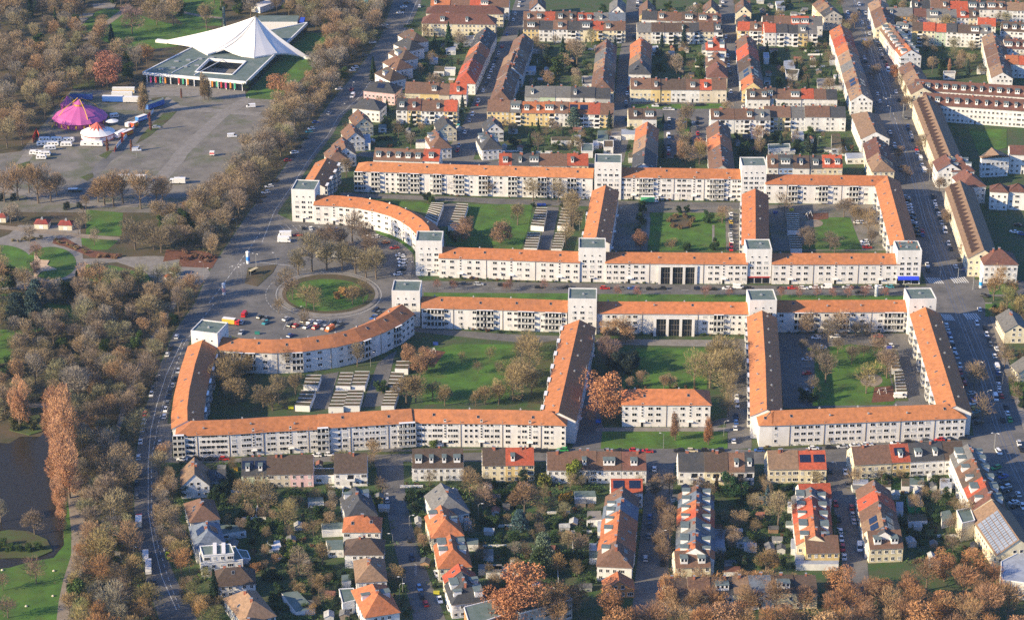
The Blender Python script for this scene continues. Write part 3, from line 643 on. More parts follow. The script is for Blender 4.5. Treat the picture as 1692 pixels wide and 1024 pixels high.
def block_named(word): return next(o for o in COL.objects if o.parent is None and o.name.startswith('apartment_block') and word in o.get('label', ''))
def gate(word, pts, ztop):
    A, B = [G(a, b, 0) for a, b in pts]; host = block_named(word); d = Vector((B.x-A.x, B.y-A.y)); L = d.length; ang = math.atan2(d.y, d.x); base = Vector((A.x, A.y, 0)) - host.location
    for k in range(3):
        x0 = k*L/3 + L*.035; x1 = (k+1)*L/3 - L*.035; mb = MB(); mb.box(x0,-.12,0,x1,-.05,ztop,0)
        for z in (ztop*.33, ztop*.66): mb.box(x0,-.16,z,x1,-.1,z+.12,1)
        for i in range(1, 4): mb.box(x0+(x1-x0)*i/4-.05,-.16,0,x0+(x1-x0)*i/4+.05,-.1,ztop,1)
        put('gateway_opening', mb.mesh('gateway_opening', [M['glass'], M['pipe']]), host, base, ang)
    for k in range(4):
        xx = min(max(k*L/3, .4), L-.4); mb = MB(); mb.box(xx-.6,-.7,0,xx+.6,-.2,ztop+.3,0); put('gateway_pillar', mb.mesh('gateway_pillar', [M['plaster']]), host, base, ang)
    mb = MB(); mb.box(-.3,-.72,ztop+.3,L+.3,-.01,ztop+.9,0); put('gateway_lintel', mb.mesh('gateway_lintel', [M['plaster']]), host, base, ang)
gate('tall gateway openings, facing', q('c1',(975,860),(1222,860)), 8.4)
gate('tall gateway openings, lower', q('c2',(945,214),(1205,216)), 8.2)
gate('between the two rear towers', q('c1',(1055,316),(1205,317)), 3.2)
# ------------------------------------------------------------------ houses
WALLS = {'white': (.74,.73,.71), 'cream': (.72,.64,.45), 'yellow': (.68,.52,.24), 'grey': (.42,.42,.41), 'pink': (.68,.46,.46), 'ochre': (.55,.30,.10), 'mint': (.48,.58,.44), 'beige': (.62,.55,.44), 'blue': (.22,.32,.55), 'orange': (.58,.27,.10)}
ROOFS = {'brown': (.19,.105,.07), 'dark brown': (.105,.07,.052), 'red': (.46,.095,.045), 'orange': (.50,.17,.07), 'grey': (.17,.165,.16), 'charcoal': (.062,.064,.072), 'tan': (.30,.19,.12), 'slate blue': (.16,.19,.24), 'wine red': (.17,.075,.055)}
def dormer_mesh(w, cap):
    mb = MB(); h = 1.5
    mb.box(-w/2, -1.2, -0.8, w/2, 1.6, h, 0); mb.box(-w/2-.2, -1.45, h, w/2+.2, 1.9, h+.15, 1)
    k = max(1, int(w/1.2))
    for i in range(k):
        x = -w/2 + (i+.5)*w/k; mb.poly([(x-.42,-1.215,.2),(x+.42,-1.215,.2),(x+.42,-1.215,1.25),(x-.42,-1.215,1.25)], 2)
    return mb.mesh('dormer', [M['trim'], M[cap], M['glass']])
M['dormer_roof'] = mat('zinc_sheet', (.16,.20,.19), 0.6, 0.3, 0.6)
DORM = [dormer_mesh(1.5, 'dormer_roof'), dormer_mesh(2.6, 'dormer_roof'), dormer_mesh(4.6, 'dormer_roof')]
def pv():
    mb = MB()
    for i in range(4):
        for j in range(2): mb.box(i*1.1-2.2, j*1.7-1.7, .05, i*1.1-1.14, j*1.7-.04, .12, 0)
    return mb.mesh('solar_panel', [mat('solar_glass', (.012,.018,.045), .15, spec=.7)])
PV = pv()
mb = MB(); mb.box(-1.6,-1.4,0,1.6,0,.15,0); mb.box(-1.6,-1.4,.15,1.6,-1.32,1.0,0); mb.box(-1.6,-1.32,.15,-1.52,0,1.0,0); mb.box(1.52,-1.32,.15,1.6,0,1.0,0); mb.poly([(-1.2,-.02,.15),(1.2,-.02,.15),(1.2,-.02,2.2),(-1.2,-.02,2.2)],1)
HBALC = mb.mesh('house_balcony', [M['trim'], M['glass']])
mb = MB(); mb.box(-.45,-.07,0,.45,0,2.1,0); HDOOR = mb.mesh('house_door', [M['dark']])
USED = set(); HOUSES = []
def uniq(label):
    if label in USED:
        k = 2
        while f'{label}, {nth(k)} along' in USED: k += 1
        label = f'{label}, {nth(k)} along'
    USED.add(label); return label
def house(C0, C1, w, ze, zr, wall, roof, label, hip0=False, hip1=False, floors=2, group=None, seed=0, feats='cds', hipw=1.0, name='house', cat='house', win='hh', endwin=True, ext=True, oh=.4, gap=0.0, fullbal=False, hipl=None):
    """C0, C1 world points under the ends of the ridge; hipped ends reach beyond them"""
    rr = random.Random(seed*7919 + 13); C0, C1 = Vector(C0[:2]), Vector(C1[:2]); d = (C1 - C0)
    if d.length < .3: d = Vector((1, 0)); C1 = C0 + d*.3
    d.normalize(); hl = hipl if hipl is not None else w/2*.95
    A = C0 - (d*hl if hip0 and ext else Vector((0,0))) + d*gap; B = C1 + (d*hl if hip1 and ext else Vector((0,0))) - d*gap
    c = (A + B)/2; HOUSES.append((A.copy(), B.copy(), w/2)); t = thing(name, uniq(label), cat, (c.x, c.y, 0), 0, group)
    rc = ROOFS[roof]; j = rr.uniform(.85, 1.18); rc = tuple(x*j for x in rc); wc = WALLS[wall]; j = rr.uniform(.94, 1.04); wc = tuple(min(.8, x*j) for x in wc)
    wl, rf, Rw, Lw, dirs = gable_block(t, [A, B], w, ze, zr, rc, 'house_plaster', wc, hip0, hip1, oh, 'roof_house', hl, hipw, oe=.02 if gap else .3)
    L = (B-A).length; fh = min(2.9, (ze-.3)/floors)
    sides = [(Rw[0], Rw[1]), (Lw[1], Lw[0])]
    if endwin: sides += [(Lw[0], Rw[0]), (Rw[1], Lw[1])]
    for si, (P0, P1) in enumerate(sides):
        dd = (P1-P0); nn = Vector((dd.y, -dd.x)).normalized()
        if not faces_cam((P0+P1)/2, nn, -0.25): continue
        ln = dd.length; k = max(1, int(ln/2.35)); pat = [('h' if rr.random() < .8 else ('H' if rr.random() < .5 else '.')) for _ in range(k)]
        ang = math.atan2(dd.y, dd.x); dd.normalize()
        balc = si < 2 and 'b' in feats and rr.random() < .6
        for q_ in range(k):
            p = P0 + dd*((q_+.5)*ln/k) + nn*.01
            for f in range(floors):
                z = .9 + f*fh
                if z + 1.45 > ze: continue
                if f == 0 and q_ == k//2 and si == 0 and rr.random() < .5: put_on(t, HDOOR, 'door', (p.x, p.y, .1), ang); continue
                if balc and q_ == k//2: put_on(t, HBALC, 'balcony', (p.x, p.y, z-.9), ang); continue
                if pat[q_] == '.': continue
                put_on(t, WM[pat[q_]][0 if rr.random() < .78 else 1], 'window', (p.x, p.y, z), ang)
        if si >= 2 and not (hip0 if si == 2 else hip1) and zr-ze > 3: # attic windows in the gable
            p = (P0+P1)/2 + nn*.01
            for xx in (-1.3, 1.3): put_on(t, WM['s'][0], 'attic_window', (p.x+dd.x*xx, p.y+dd.y*xx, ze+.25), ang)
    for side in (-1, 1):
        nn = Vector((-d.y, d.x))*side
        if not faces_cam(c, nn, -0.35): continue
        kk = max(1, int(L/5))
        for q_ in range(kk):
            u = (q_+.5)/kk
            if (hip0 and u < .25) or (hip1 and u > .75): continue
            r_ = rr.random()
            if 'D' in feats or ('d' in feats and r_ < .38):
                on_slope(t, rf, A, B, w, ze, zr, rr.choice(DORM[:2] if L/kk < 5.5 else DORM), 'dormer', u, .62, side, 0, tilt=False)
            elif 's' in feats and r_ < .7:
                on_slope(t, rf, A, B, w, ze, zr, SKYL, 'skylight', u, rr.uniform(.3,.7), side, .03, scale=(1.1,1,1))
                if rr.random() < .4: on_slope(t, rf, A, B, w, ze, zr, SKYL, 'skylight', min(.9, u+.12), rr.uniform(.3,.7), side, .03)
            if 'p' in feats: on_slope(t, rf, A, B, w, ze, zr, PV, 'solar_panel', u, .45, side, .05)
    if 'c' in feats:
        for q_ in range(1 if L < 9 else 2):
            p = A + d*L*rr.uniform(.3, .7) + Vector((-d.y, d.x))*rr.uniform(-.8, .8)
            put('chimney', CHIM, rf, (p.x-t.location.x, p.y-t.location.y, zr-.2), scale=(rr.uniform(.9,1.5), .9, 1))
    return t
HK = [0]
def desc(wall, roof, kind): return f"{wall} {roof.replace(' ', '-')}-roofed house"
def terrace(row, pts, zr, ze, w, units, floors=2, group=None, feats='cds', hip0=False, hip1=False, kind='terraced house', depth=False, start='left'):
    """units: string of wall:roof[:rel width] separated by blanks"""
    a, b = GZ(pts, zr); a, b = Vector(a[:2]), Vector(b[:2]); us = [u.split(':') for u in units.split()]
    ws = [float(u[2]) if len(u) > 2 and u[2] else 1.0 for u in us]; tot = sum(ws); pos = 0; n = len(us)
    names = {'w':'white','c':'cream','y':'yellow','g':'grey','p':'pink','o':'ochre','m':'mint','b':'beige','u':'blue','r':'orange'}
    rn = {'b':'brown','d':'dark brown','r':'red','o':'orange','g':'grey','c':'charcoal','t':'tan','s':'slate blue','w':'wine red'}
    for k, u in enumerate(us):
        p0 = a + (b-a)*(pos/tot); pos += ws[k]; p1 = a + (b-a)*(pos/tot); HK[0] += 1
        f2 = feats + (u[3] if len(u) > 3 else ''); rr = random.Random(HK[0]*31)
        dz = rr.uniform(-.25, .25) if n > 1 else 0; dw = rr.uniform(-.5, .5) if n > 1 else 0
        place = f'{nth(k+1)} from {start} in {row}' if n > 1 else row
        if n > 1 and k == n-1: place = f'last in {row}'
        house(p0, p1, w + dw, ze + dz, zr + dz*1.4, names[u[0]], rn[u[1]], f'{desc(names[u[0]], rn[u[1]], kind)}, {place}', hip0 and k == 0, hip1 and k == n-1, floors, group or f'houses of {row}', HK[0], f2, name='terraced_house' if n > 1 else 'house', endwin=(k in (0, n-1)), ext=False, gap=.012)
def villa(reg, p0, p1, w, ze, zr, wall, roof, where, hips='11', feats='cds', floors=2, group='detached houses among the gardens', hipl=None):
    a, b = GZ(Q(reg, p0, p1), zr); HK[0] += 1
    kind = 'hipped house' if hips == '11' else ('gabled house' if hips == '00' else 'half hipped house')
    return house(a, b, w, ze, zr, wall, roof, f"{wall} {kind}, {roof} roof, {where}", hips[0] == '1', hips[1] == '1', floors, group, HK[0], feats, name='house', hipl=hipl)
# --- south gardens, first street row
T = terrace
T('the row facing the left front block', Q('f',(537,50),(965,42)), 11.2, 5.9, 11, 'm:c:1.1:pD b:d p:d', feats='cd')
T('the garden row end beside the street corner', Q('f',(1088,34),(1285,30)), 11.5, 6.2, 12, 'w:d', feats='cb', floors=2)
villa('e', (1200,20), (1200,122), 11, 5.3, 10.6, 'white', 'tan', 'at the avenue corner with a steep front gable', '00', 'cs')
villa('f', (345,128), (440,128), 8, 4.6, 7.4, 'white', 'charcoal', 'a low annex beside the steep gabled house', '00', 's', floors=1)
villa('f', (292,300), (304,336), 11, 6.2, 10.2, 'white', 'brown', 'second down the avenue side', '11', 'cs')
villa('f', (322,440), (338,490), 11, 6.5, 10.4, 'white', 'slate blue', 'third down the avenue side', '11', 'cp')
villa('f', (440,712), (530,706), 10.5, 5.4, 9.6, 'white', 'dark brown', 'below the flat-roofed villa', '11', 'cs')
villa('f', (560,845), (608,905), 12, 5.4, 10.2, 'white', 'tan', 'with roof terraces at the bottom left of the gardens', '11', 'cs')
villa('f', (560,1010), (610,1060), 12, 5.4, 10.2, 'white', 'tan', 'cut by the lower picture edge', '11', 'cs')
villa('f', (1213,228), (1240,305), 11.5, 6, 10.4, 'white', 'charcoal', 'first down the garden street', '01', 'cds')
villa('f', (1228,402), (1284,402), 11, 6, 9.8, 'white', 'orange', 'second down the garden street', '11', 'cs')
villa('f', (1240,534), (1300,534), 11, 6, 9.8, 'white', 'dark brown', 'third down the garden street', '11', 'cs')
villa('f', (1300,650), (1305,690), 11, 6, 10, 'white', 'tan', 'fourth down the garden street', '11', 'cs')
villa('f', (1318,808), (1350,870), 12.5, 6.2, 11, 'white', 'orange', 'with a dormer and roof terraces, fifth down the garden street', '11', 'cD')
villa('g', (248,208), (292,285), 13, 6.4, 11, 'white', 'grey', 'first on the right of the garden street', '01', 'cs')
villa('g', (246,340), (272,420), 12, 6, 10.4, 'cream', 'orange', 'second on the right of the garden street', '01', 'cds')
villa('g', (302,512), (320,600), 12, 6, 10.4, 'cream', 'orange', 'with dormers, third right of the garden street', '01', 'cD')
villa('g', (352,688), (366,730), 11.5, 6, 10.4, 'cream', 'red', 'joined behind the slate front house', '00', 'cs')
villa('g', (372,740), (396,800), 12.5, 6.2, 10.8, 'white', 'charcoal', 'with a glazed veranda by the parked cars', '01', 'cD')
T('the row opposite the drive-through', Q('g',(75,4),(380,0)), 11.4, 6.2, 12, 'w:d', feats='cD', floors=2)
T('the pair by the bare garden tree', Q('g',(492,-2),(800,-6)), 12.5, 7.8, 11.5, 'c:d:.9:b y:r:1.1:b', feats='cd', floors=3)
T('the row opposite the two poplars', Q('g',(878,22),(1468,20)), 11.2, 6.2, 11.5, 'w:b b:b w:b w:w', feats='cd')
T('the row above the middle gardens', Q('h',(180,28),(632,28)), 11.4, 6.2, 11.5, 'w:c:1.1 c:d:1 w:b:.7 w:c:.4', feats='cdb')
T('the pair left of the round garden tree', Q('h',(712,14),(1058,10)), 11.6, 6.6, 12, 'c:t:1.1:b c:r:1:bp', feats='cd')
T('the row facing the right front block', Q('i',(150,60),(765,28)), 11.6, 6.8, 12, 'c:b:2:b y:r:1:p w:c:1.8:D w:d:1.1:b', feats='cd', floors=2)
# depth rows (ridge runs away from the camera)
def col(row, pts, zr, ze, w, units, **k): T(row, pts, zr, ze, w, units, start='top', **k)
col('the long row left of the middle street', Q('g',(1330,230),(1282,640)), 11, 6.4, 13, 'w:b w:s:1.3 w:o c:o w:o w:b:1.4', feats='cds', hip1=True)
T('the row head with solar panels', Q('g',(1258,182),(1448,182)), 10.5, 7, 9, 'w:r:1:p', feats='')
villa('g', (1300,735), (1310,790), 11, 3.6, 7.2, 'orange', 'orange', 'below the long row at the watermark-free corner', '00', '')
col('the striped row right of the middle street', Q('h',(292,215),(284,600)), 11, 6.6, 13.5, 'w:b:.7 w:s:1 w:o g:r g:g:1.2 w:s:1.3 w:o:.9', feats='cD')
T('the low front of the striped row', Q('h',(158,612),(368,606)), 9.6, 5.6, 10, 'c:b', feats='cD')
col('the red row above the yellow end house', Q('h',(972,232),(1000,520)), 11, 6.6, 13.5, 'w:g:.8 w:r w:r w:o c:o', feats='cD')
T('the cross gabled head of the red row', Q('h',(897,214),(1088,208)), 10.8, 7, 9, 'w:r', feats='')
T('the yellow end house by the right street', Q('h',(935,522),(1134,518)), 10, 5.8, 10.5, 'y:b', feats='cd')
col('the row between the two right streets', Q('i',(276,238),(338,535)), 11.4, 6.6, 13.5, 'c:b o:r c:b:1 w:t:1.2:p w:c:.5', feats='cs')
T('the cream end house with a dormer', Q('i',(238,528),(425,520)), 10.6, 6.2, 11, 'c:b', feats='cD')
col('the tall row along the tram road', Q('i',(798,45),(930,350)), 13.5, 8.6, 13, 'w:g:1.2 w:b w:d:.8 w:r:.9 c:w', feats='cD')
# bottom row partly behind copper trees
T('the bottom row behind the copper trees', Q('h',(100,775),(1000,752)), 10.5, 7, 12, 'b:d b:b w:c c:t:.7 w:s c:d c:d', feats='cd', floors=2)
# --- north districts
T('the wide yellow pair by the avenue', Q('b0',(1122,34),(1622,40)), 12.5, 9, 12, 'c:w', feats='c', hip0=True, hip1=True, floors=3)
T('the wide front block by the avenue', Q('b0',(1095,88),(1572,96)), 13, 8.6, 13, 'c:w', feats='cd', hip0=True, hip1=True, floors=3)
T('the four-roof row by the avenue', Q('b0',(985,537),(1385,545)), 12.5, 8, 12, 'c:b y:b:1.2 b:b:.7 w:r:1.1', feats='cd', floors=2)
T('the balcony row by the avenue', Q('b0',(930,642),(1325,650)), 13, 8.4, 12, 'w:c:.8:b y:w:1:b w:b:1.7:b y:r:1:b', feats='cd', floors=3)
T('the row behind the long rear block', Q('b0',(785,958),(1212,975)), 11.4, 7, 12, 'w:b:3 w:r:1', feats='cD', floors=2)
AV = [((1010,190),(1055,215),'dark brown'),((985,245),(1025,262),'charcoal'),((950,305),(985,325),'dark brown'),((915,365),(950,385),'brown'),((865,435),(905,455),'dark brown')]
for k, (a, b, r_) in enumerate(AV): villa('b0', a, b, 11, 7, 11.4, 'white', r_, f'{nth(k+1)} down the upper avenue side', '11', 'cds')
villa('b0', (800,528), (872,535), 13, 7.4, 11.6, 'pink', 'charcoal', 'with solar sheets beside the avenue pine', '11', 'cp')
villa('b0', (722,640), (775,645), 12, 7.4, 11.6, 'white', 'charcoal', 'with shutters left of the balcony row', '11', 'cs')
villa('b0', (675,712), (712,768), 10.5, 6.6, 11, 'cream', 'brown', 'first of the lower avenue gables', '00', 'cs')
villa('b0', (625,802), (655,862), 10.5, 6.6, 11, 'white', 'brown', 'second of the lower avenue gables', '00', 'cs')
villa('b0', (570,890), (595,960), 11, 6.6, 11, 'white', 'brown', 'third of the lower avenue gables', '00', 'cs')
villa('b1', (520,-40), (535,-5), 11, 6.6, 10.6, 'white', 'brown', 'just above the short balcony wing', '01', 'cs')
col('the stepped row left of the first north street', Q('b0',(1512,172),(1372,488)), 12, 7.2, 12, 'w:c w:c w:o w:b w:r w:r', feats='cs', hip1=True)
col('the row right of the first north street', Q('b0',(1692,330),(1600,610)), 12, 7.2, 12, 'w:t w:b:1.2 w:b b:b', feats='cs', hip1=True)
villa('b0', (1230,750), (1255,800), 10.5, 6.4, 11, 'cream', 'charcoal', 'upper of the two villas left of the first north street', '00', 'cs')
villa('b0', (1175,840), (1205,890), 11, 6.4, 11, 'white', 'brown', 'lower villa left of the first north street', '01', 'cD')
villa('b0', (1545,752), (1560,800), 10.5, 6.4, 11, 'white', 'charcoal', 'upper of the two villas right of the first north street', '00', 'cs')
villa('b0', (1505,845), (1535,895), 11, 6.4, 11, 'white', 'charcoal', 'lower villa right of the first north street', '01', 'cD')
T('the top edge row above the first street', Q('b0',(1150,-12),(1660,-4)), 12, 8.6, 12, 'w:o w:b w:r w:b', feats='cd')
T('the long multicoloured balcony row', Q('b0',(1520,652),(2340,672)), 12.6, 8, 12, 'y:b:1 y:g:.5:D y:o:1 y:o:.5 w:b:.6 w:o:.9:p w:r:.5 y:b:.6', feats='cdb', floors=3)
T('the grey row above the multicoloured balcony row', Q('c0',(110,560),(665,572)), 12.2, 8, 12, 'g:g m:g w:g g:c:.6 w:c g:c', feats='cd', floors=2)
T('the upper terrace pair line', Q('c0',(98,76),(762,84)), 12, 8, 11, 'w:b w:r:.5 w:d w:r:.8:D w:g:.7 w:s:.8', feats='cd', floors=2)
T('the long upper terrace above the walled garden', Q('c0',(98,132),(762,140)), 12, 8, 11.5, 'y:d w:c:.9 w:b:.9 w:c:.8 c:c:.8 y:r:.7 c:b:.6 c:b:.8', feats='cdb', floors=3)
col('the shaded gabled row', Q('c0',(100,215),(25,440)), 12, 7.2, 12, 'w:b w:b w:t w:b w:b', feats='cs', hip1=False)
col('the row left of the second north street', Q('c0',(640,255),(612,545)), 12, 7.4, 12.5, 'w:b b:g w:t w:b c:b', feats='cs', hip1=True)
col('the row right of the second north street', Q('c0',(865,245),(855,430)), 12, 7.2, 12.5, 'y:o w:o b:t w:c', feats='cs', hip1=True)
T('the long mixed terrace above the parking bay', Q('c0',(793,510),(1418,516)), 12.4, 8, 12, 'c:b:1.4 y:b:.6 y:d:.7 w:d:1 w:b:.9 b:r:.8 b:b:1', feats='cd', floors=2)
T('the top terrace, back line', Q('c0',(870,72),(1385,88)), 12, 8, 11, 'w:c g:b:.6 w:b w:d w:b:.8 c:w:.8', feats='cd', floors=2)
T('the top terrace, front line', Q('c0',(835,148),(1390,150)), 12, 8, 11.5, 'b:g:1 w:d:.9 w:d:.9 w:d:.8 w:c:.7 c:b:1 w:c:.6', feats='cdb', floors=3)
villa('c0', (905,0), (905,55), 10, 7.4, 12, 'yellow', 'brown', 'with its front gable on the second north street', '00', 's')
villa('c0', (190,-30), (190,20), 10, 7.4, 12, 'white', 'brown', 'with its front gable at the top edge', '00', 's')
villa('c0', (712,-20), (708,40), 10, 7.4, 12, 'white', 'grey', 'with a front gable left of the second north street', '00', 's')
villa('c0', (1320,-5), (1318,45), 10, 7.4, 12, 'cream', 'brown', 'with a front gable left of the third north street', '00', 's')
villa('c0', (1528,-10), (1530,40), 10, 7.4, 12, 'cream', 'brown', 'with a front gable right of the third north street', '00', 's')
villa('c0', (1350,235), (1352,262), 12, 7.4, 12, 'white', 'red', 'topmost of the three left of the third north street', '01', 'cD')
villa('c0', (1350,330), (1352,360), 12, 7.0, 11.4, 'cream', 'brown', 'middle of the three left of the third north street', '01', 'cD')
villa('c0', (1355,400), (1358,440), 12, 6.8, 11, 'beige', 'wine red', 'lowest left of the third north street', '01', 'c')
villa('c0', (1535,92), (1540,120), 10, 7, 11, 'yellow', 'charcoal', 'a small one on the third north street', '01', 'c')
T('the short row right of the third north street', Q('c0',(1492,140),(1692,148)), 12.2, 8.4, 12, 'y:r w:b:1 r:r:.5', feats='cdb', floors=3)
col('the row right of the third north street', Q('c0',(1545,222),(1592,540)), 12, 7.2, 12.5, 'w:b w:r:1.2 w:d:1.2 w:g:.8:p y:o', feats='cs')
T('the terrace below the yellow gable', Q('c0',(1548,578),(1700,580)) + [], 12, 8, 11.5, 'w:d w:d', feats='cd', floors=2)
T('the terrace left of the tram road', Q('d0',(0,575),(475,580)), 12, 8, 11.5, 'w:d:.8 w:b:1.6 w:r:.8 w:b:.8 w:c:.7', feats='cd', floors=2)
T('the white balcony terrace of the third street', Q('c0',(1312,708),(1700,708)), 12.6, 8.6, 12, 'w:b:1.2 w:b:1 w:g:.8:b', feats='cdb', floors=3)
T('the white balcony terrace left of the tram road', Q('d0',(0,690),(530,694)), 12.6, 8.4, 12, 'y:b:.9 y:b:.8 w:g:.9 w:b:1.6 w:c:1', feats='cdb', floors=3)
T('the corner by the second north street', Q('c0',(778,706),(962,706)), 12, 8, 11.5, 'c:d w:d', feats='cd', floors=2)
col('the deep row left of the green axis', Q('c0',(905,790),(880,1060)), 12.4, 8.2, 12.5, 'c:o:1 w:t:1 w:c:1.2', feats='cs')
col('the deep row right of the green axis', Q('c0',(1365,785),(1392,1080)), 12.4, 8.2, 12.5, 'g:b:1 w:o:1 g:b:1 g:b:.8', feats='cs')
T('the low grey row behind the rear tower', Q('c1',(-60,10),(520,14)), 10.5, 6, 12, 'w:r:.6 w:c:.8:D w:c:.5 w:b:1.3 c:r:1', feats='cd')
T('the blue and white row behind the right court', Q('d1',(20,25),(508,28)), 11.5, 6.8, 12, 'w:b:.6 u:c:.8 w:d:.9:p b:c:.7 c:r:1.1', feats='cD')
T('the upper back terrace left of the tram road', Q('d0',(-10,104),(380,106)), 12, 8, 11.5, 'w:d:.7 r:b:1 w:r:1.1 w:g:.8', feats='cd')
T('the upper front terrace left of the tram road', Q('d0',(0,158),(345,160)), 12.4, 8.8, 12, 'w:r w:c w:c:.9 y:g:.8 w:g:.8', feats='cdb', floors=3)
col('the top row left of the tram road', Q('d0',(375,-10),(455,75)), 12.4, 8.6, 12, 'c:b y:t b:c', feats='cs', floors=3)
col('the colourful row left of the tram road', Q('d0',(500,160),(640,610)), 13, 8.8, 12.5, 'w:o w:r:1 w:o:.9 b:t:1 b:g:.8 w:t:.9 w:b:.7:p w:t:1.1', feats='cs', floors=3)
col('the big brown corner house on the tram road', Q('d0',(660,700),(730,860)), 12.6, 8.6, 15, 'w:t:1', feats='c', hip0=True, floors=3)
col('the cream house above the right court', Q('d0',(730,890),(760,1010))[:2], 12.6, 8.6, 13, 'c:w', feats='cs', floors=3)
villa('d1', (745,10), (770,60), 11.5, 8.6, 12.6, 'cream', 'tan', 'standing by the tram road above the right court', '01', 'cs', floors=3)
col('the colourful row right of the tram road', Q('d0',(745,-10),(800,150)), 12.6, 8.8, 12.5, 'w:t w:b c:b', feats='cs', floors=3)
T('the ochre corner terrace', Q('d0',(800,52),(1400,62)), 12, 8.4, 12, 'o:g:1.7 p:w:.9 b:g:1 y:g:1 w:r:.8:D c:d:.7', feats='cd', floors=3)
T('the tall coloured terrace', Q('d0',(865,142),(1480,165)), 13.2, 9.6, 11.5, 'w:g y:d:.7 c:r:.8 m:r:.7 w:c:.7 w:d:.8 w:d:.7 w:g:.7', feats='cdb', floors=4)
col('the white terrace behind the curb trees', Q('d0',(820,150),(960,330)), 12.8, 9, 12.5, 'c:t:1 w:b:1 p:w:1 w:o:1', feats='cD', floors=3)
col('the brown row right of the tram road', Q('d0',(950,400),(1040,570)), 12.6, 8.6, 13, 'c:b:1 c:t:1.2 c:b:1', feats='cs', floors=3)
T('the top right back row', Q('d0',(960,0),(1692,15)), 12, 8.4, 12, 'w:c w:b w:r w:c w:b w:t', feats='cd', floors=3)
T('the red row at the right top', Q('d0',(1390,115),(1510,120)), 12, 8.5, 11, 'w:r', feats='c', floors=3)
T('the dormer house at the right top', Q('d0',(1545,140),(1720,150)), 13, 9, 12, 'w:d', feats='cD', floors=3)
col('the crooked row at the right edge', Q('d0',(1490,210),(1555,470)), 12.6, 9, 12.5, 'c:t w:b:1.2 c:b w:t', feats='cs', floors=3)
T('the wine red house at the right edge', Q('d0',(1560,255),(1740,262)), 12.8, 9, 13, 'w:w', feats='cD', floors=3)
T('the red edge row', Q('d0',(1570,360),(1740,365)), 12, 8.5, 12, 'w:o w:r', feats='cd', floors=3)
# brown-roofed estate east of the tram road
def big(label, pts, w, ze, zr, hip0=False, hip1=False, wall='white', roof='wine red', floors=3, feats='', reg='p', name='apartment_block'):
    a = [(p.x, p.y) for p in GZ(pts, zr)]; HK[0] += 1
    return house(a[0], a[1], w, ze, zr, wall, roof, label, hip0, hip1, floors, 'brown-roofed estate east of the tram road', HK[0], feats, name=name, cat='apartment block', ext=False)
big('long brown-roofed block with a row of small dormers, facing the square lawn', Q('d0',(1040,602),(1740,650)), 13, 10, 14.6, feats='cD')
big('long brown-roofed block at the back with white dormers', Q('d0',(985,515),(1740,565)), 13, 9, 13.2, feats='cD')
def zigzag(t_label, pts, w, ze, zr, n, hip1=False):
    t = big(t_label, pts, w, ze, zr, roof='tan', wall='cream'); rf = [c for c in t.children if c.name.startswith('roof')][0]
    a = [(p.x, p.y) for p in GZ(pts, zr)]
    mb = MB(); mb.poly([(-1.5,-1.5,-.3),(1.5,-1.5,-.3),(0,-1.3,2.1)],0); mb.poly([(1.5,-1.5,-.3),(1.5,1.2,.9),(0,2.6,2.1),(0,-1.3,2.1)],1); mb.poly([(-1.5,1.2,.9),(-1.5,-1.5,-.3),(0,-1.3,2.1),(0,2.6,2.1)],1)
    me = mb.mesh('pointed_dormer', [M['glass'], mat('dark_slate_cheeks', (.06,.035,.03), .8)])
    for k in range(n): on_slope(t, rf, a[0], a[1], w, ze, zr, me, 'pointed_dormer', (k+.7)/(n+.6), .55, -1, -.3, tilt=False)
    return t
zigzag('long brown-roofed block with pointed dark dormers, upper of two beside the tram road', Q('d0',(1055,615),(1215,1010)), 14, 9.6, 14, 18)
zigzag('long brown-roofed block with pointed dark dormers, lower of two beside the tram road', Q('d1',(1275,190),(1432,640)), 14, 9.6, 14, 18)
big('white corner pavilion with hipped brown roof and front gable beside the crossing', Q('d1',(1420,640),(1640,640)), 14, 9.8, 14.4, True, True, feats='c')
big('cream gable between two brown-roofed blocks, upper of three', Q('d0',(1185,-20+1023),(1215,1063)), 13, 9.6, 13.8, feats='c')
big('cream hipped house with pointed dormers, middle of three between brown-roofed blocks', Q('d1',(1260,20),(1300,80)), 12, 9.6, 13.8, False, True, feats='cD')
big('cream hipped house, lowest of three between brown-roofed blocks', Q('d1',(1310,115),(1370,180)), 13, 9.6, 13.8, False, True, feats='c')
big('white block with pale pyramid roof beside the square lawn', Q('d1',(1500,-5),(1510,5)), 15, 11, 14, True, True, roof='tan')
big('white block with balconies at the right edge beyond the square lawn', Q('d1',(1600,-40),(1740,-35)), 12, 11, 14, roof='wine red')
big('white hipped house on the lane at the right edge, left one of two', Q('d1',(1535,190),(1535,225)), 9, 10, 13.2, True, True)
big('white hipped house on the lane at the right edge, right one of two', Q('d1',(1650,190),(1655,225)), 9, 10, 13.2, True, True)
villa('d2', (1595,40), (1650,140), 11, 5.8, 9.4, 'cream', 'grey', 'beyond the tram road among shrubs', '00', 'c')
villa('d2', (1690,350), (1740,400), 11, 5.8, 9.4, 'cream', 'grey', 'at the right edge beyond the tram road', '00', '')
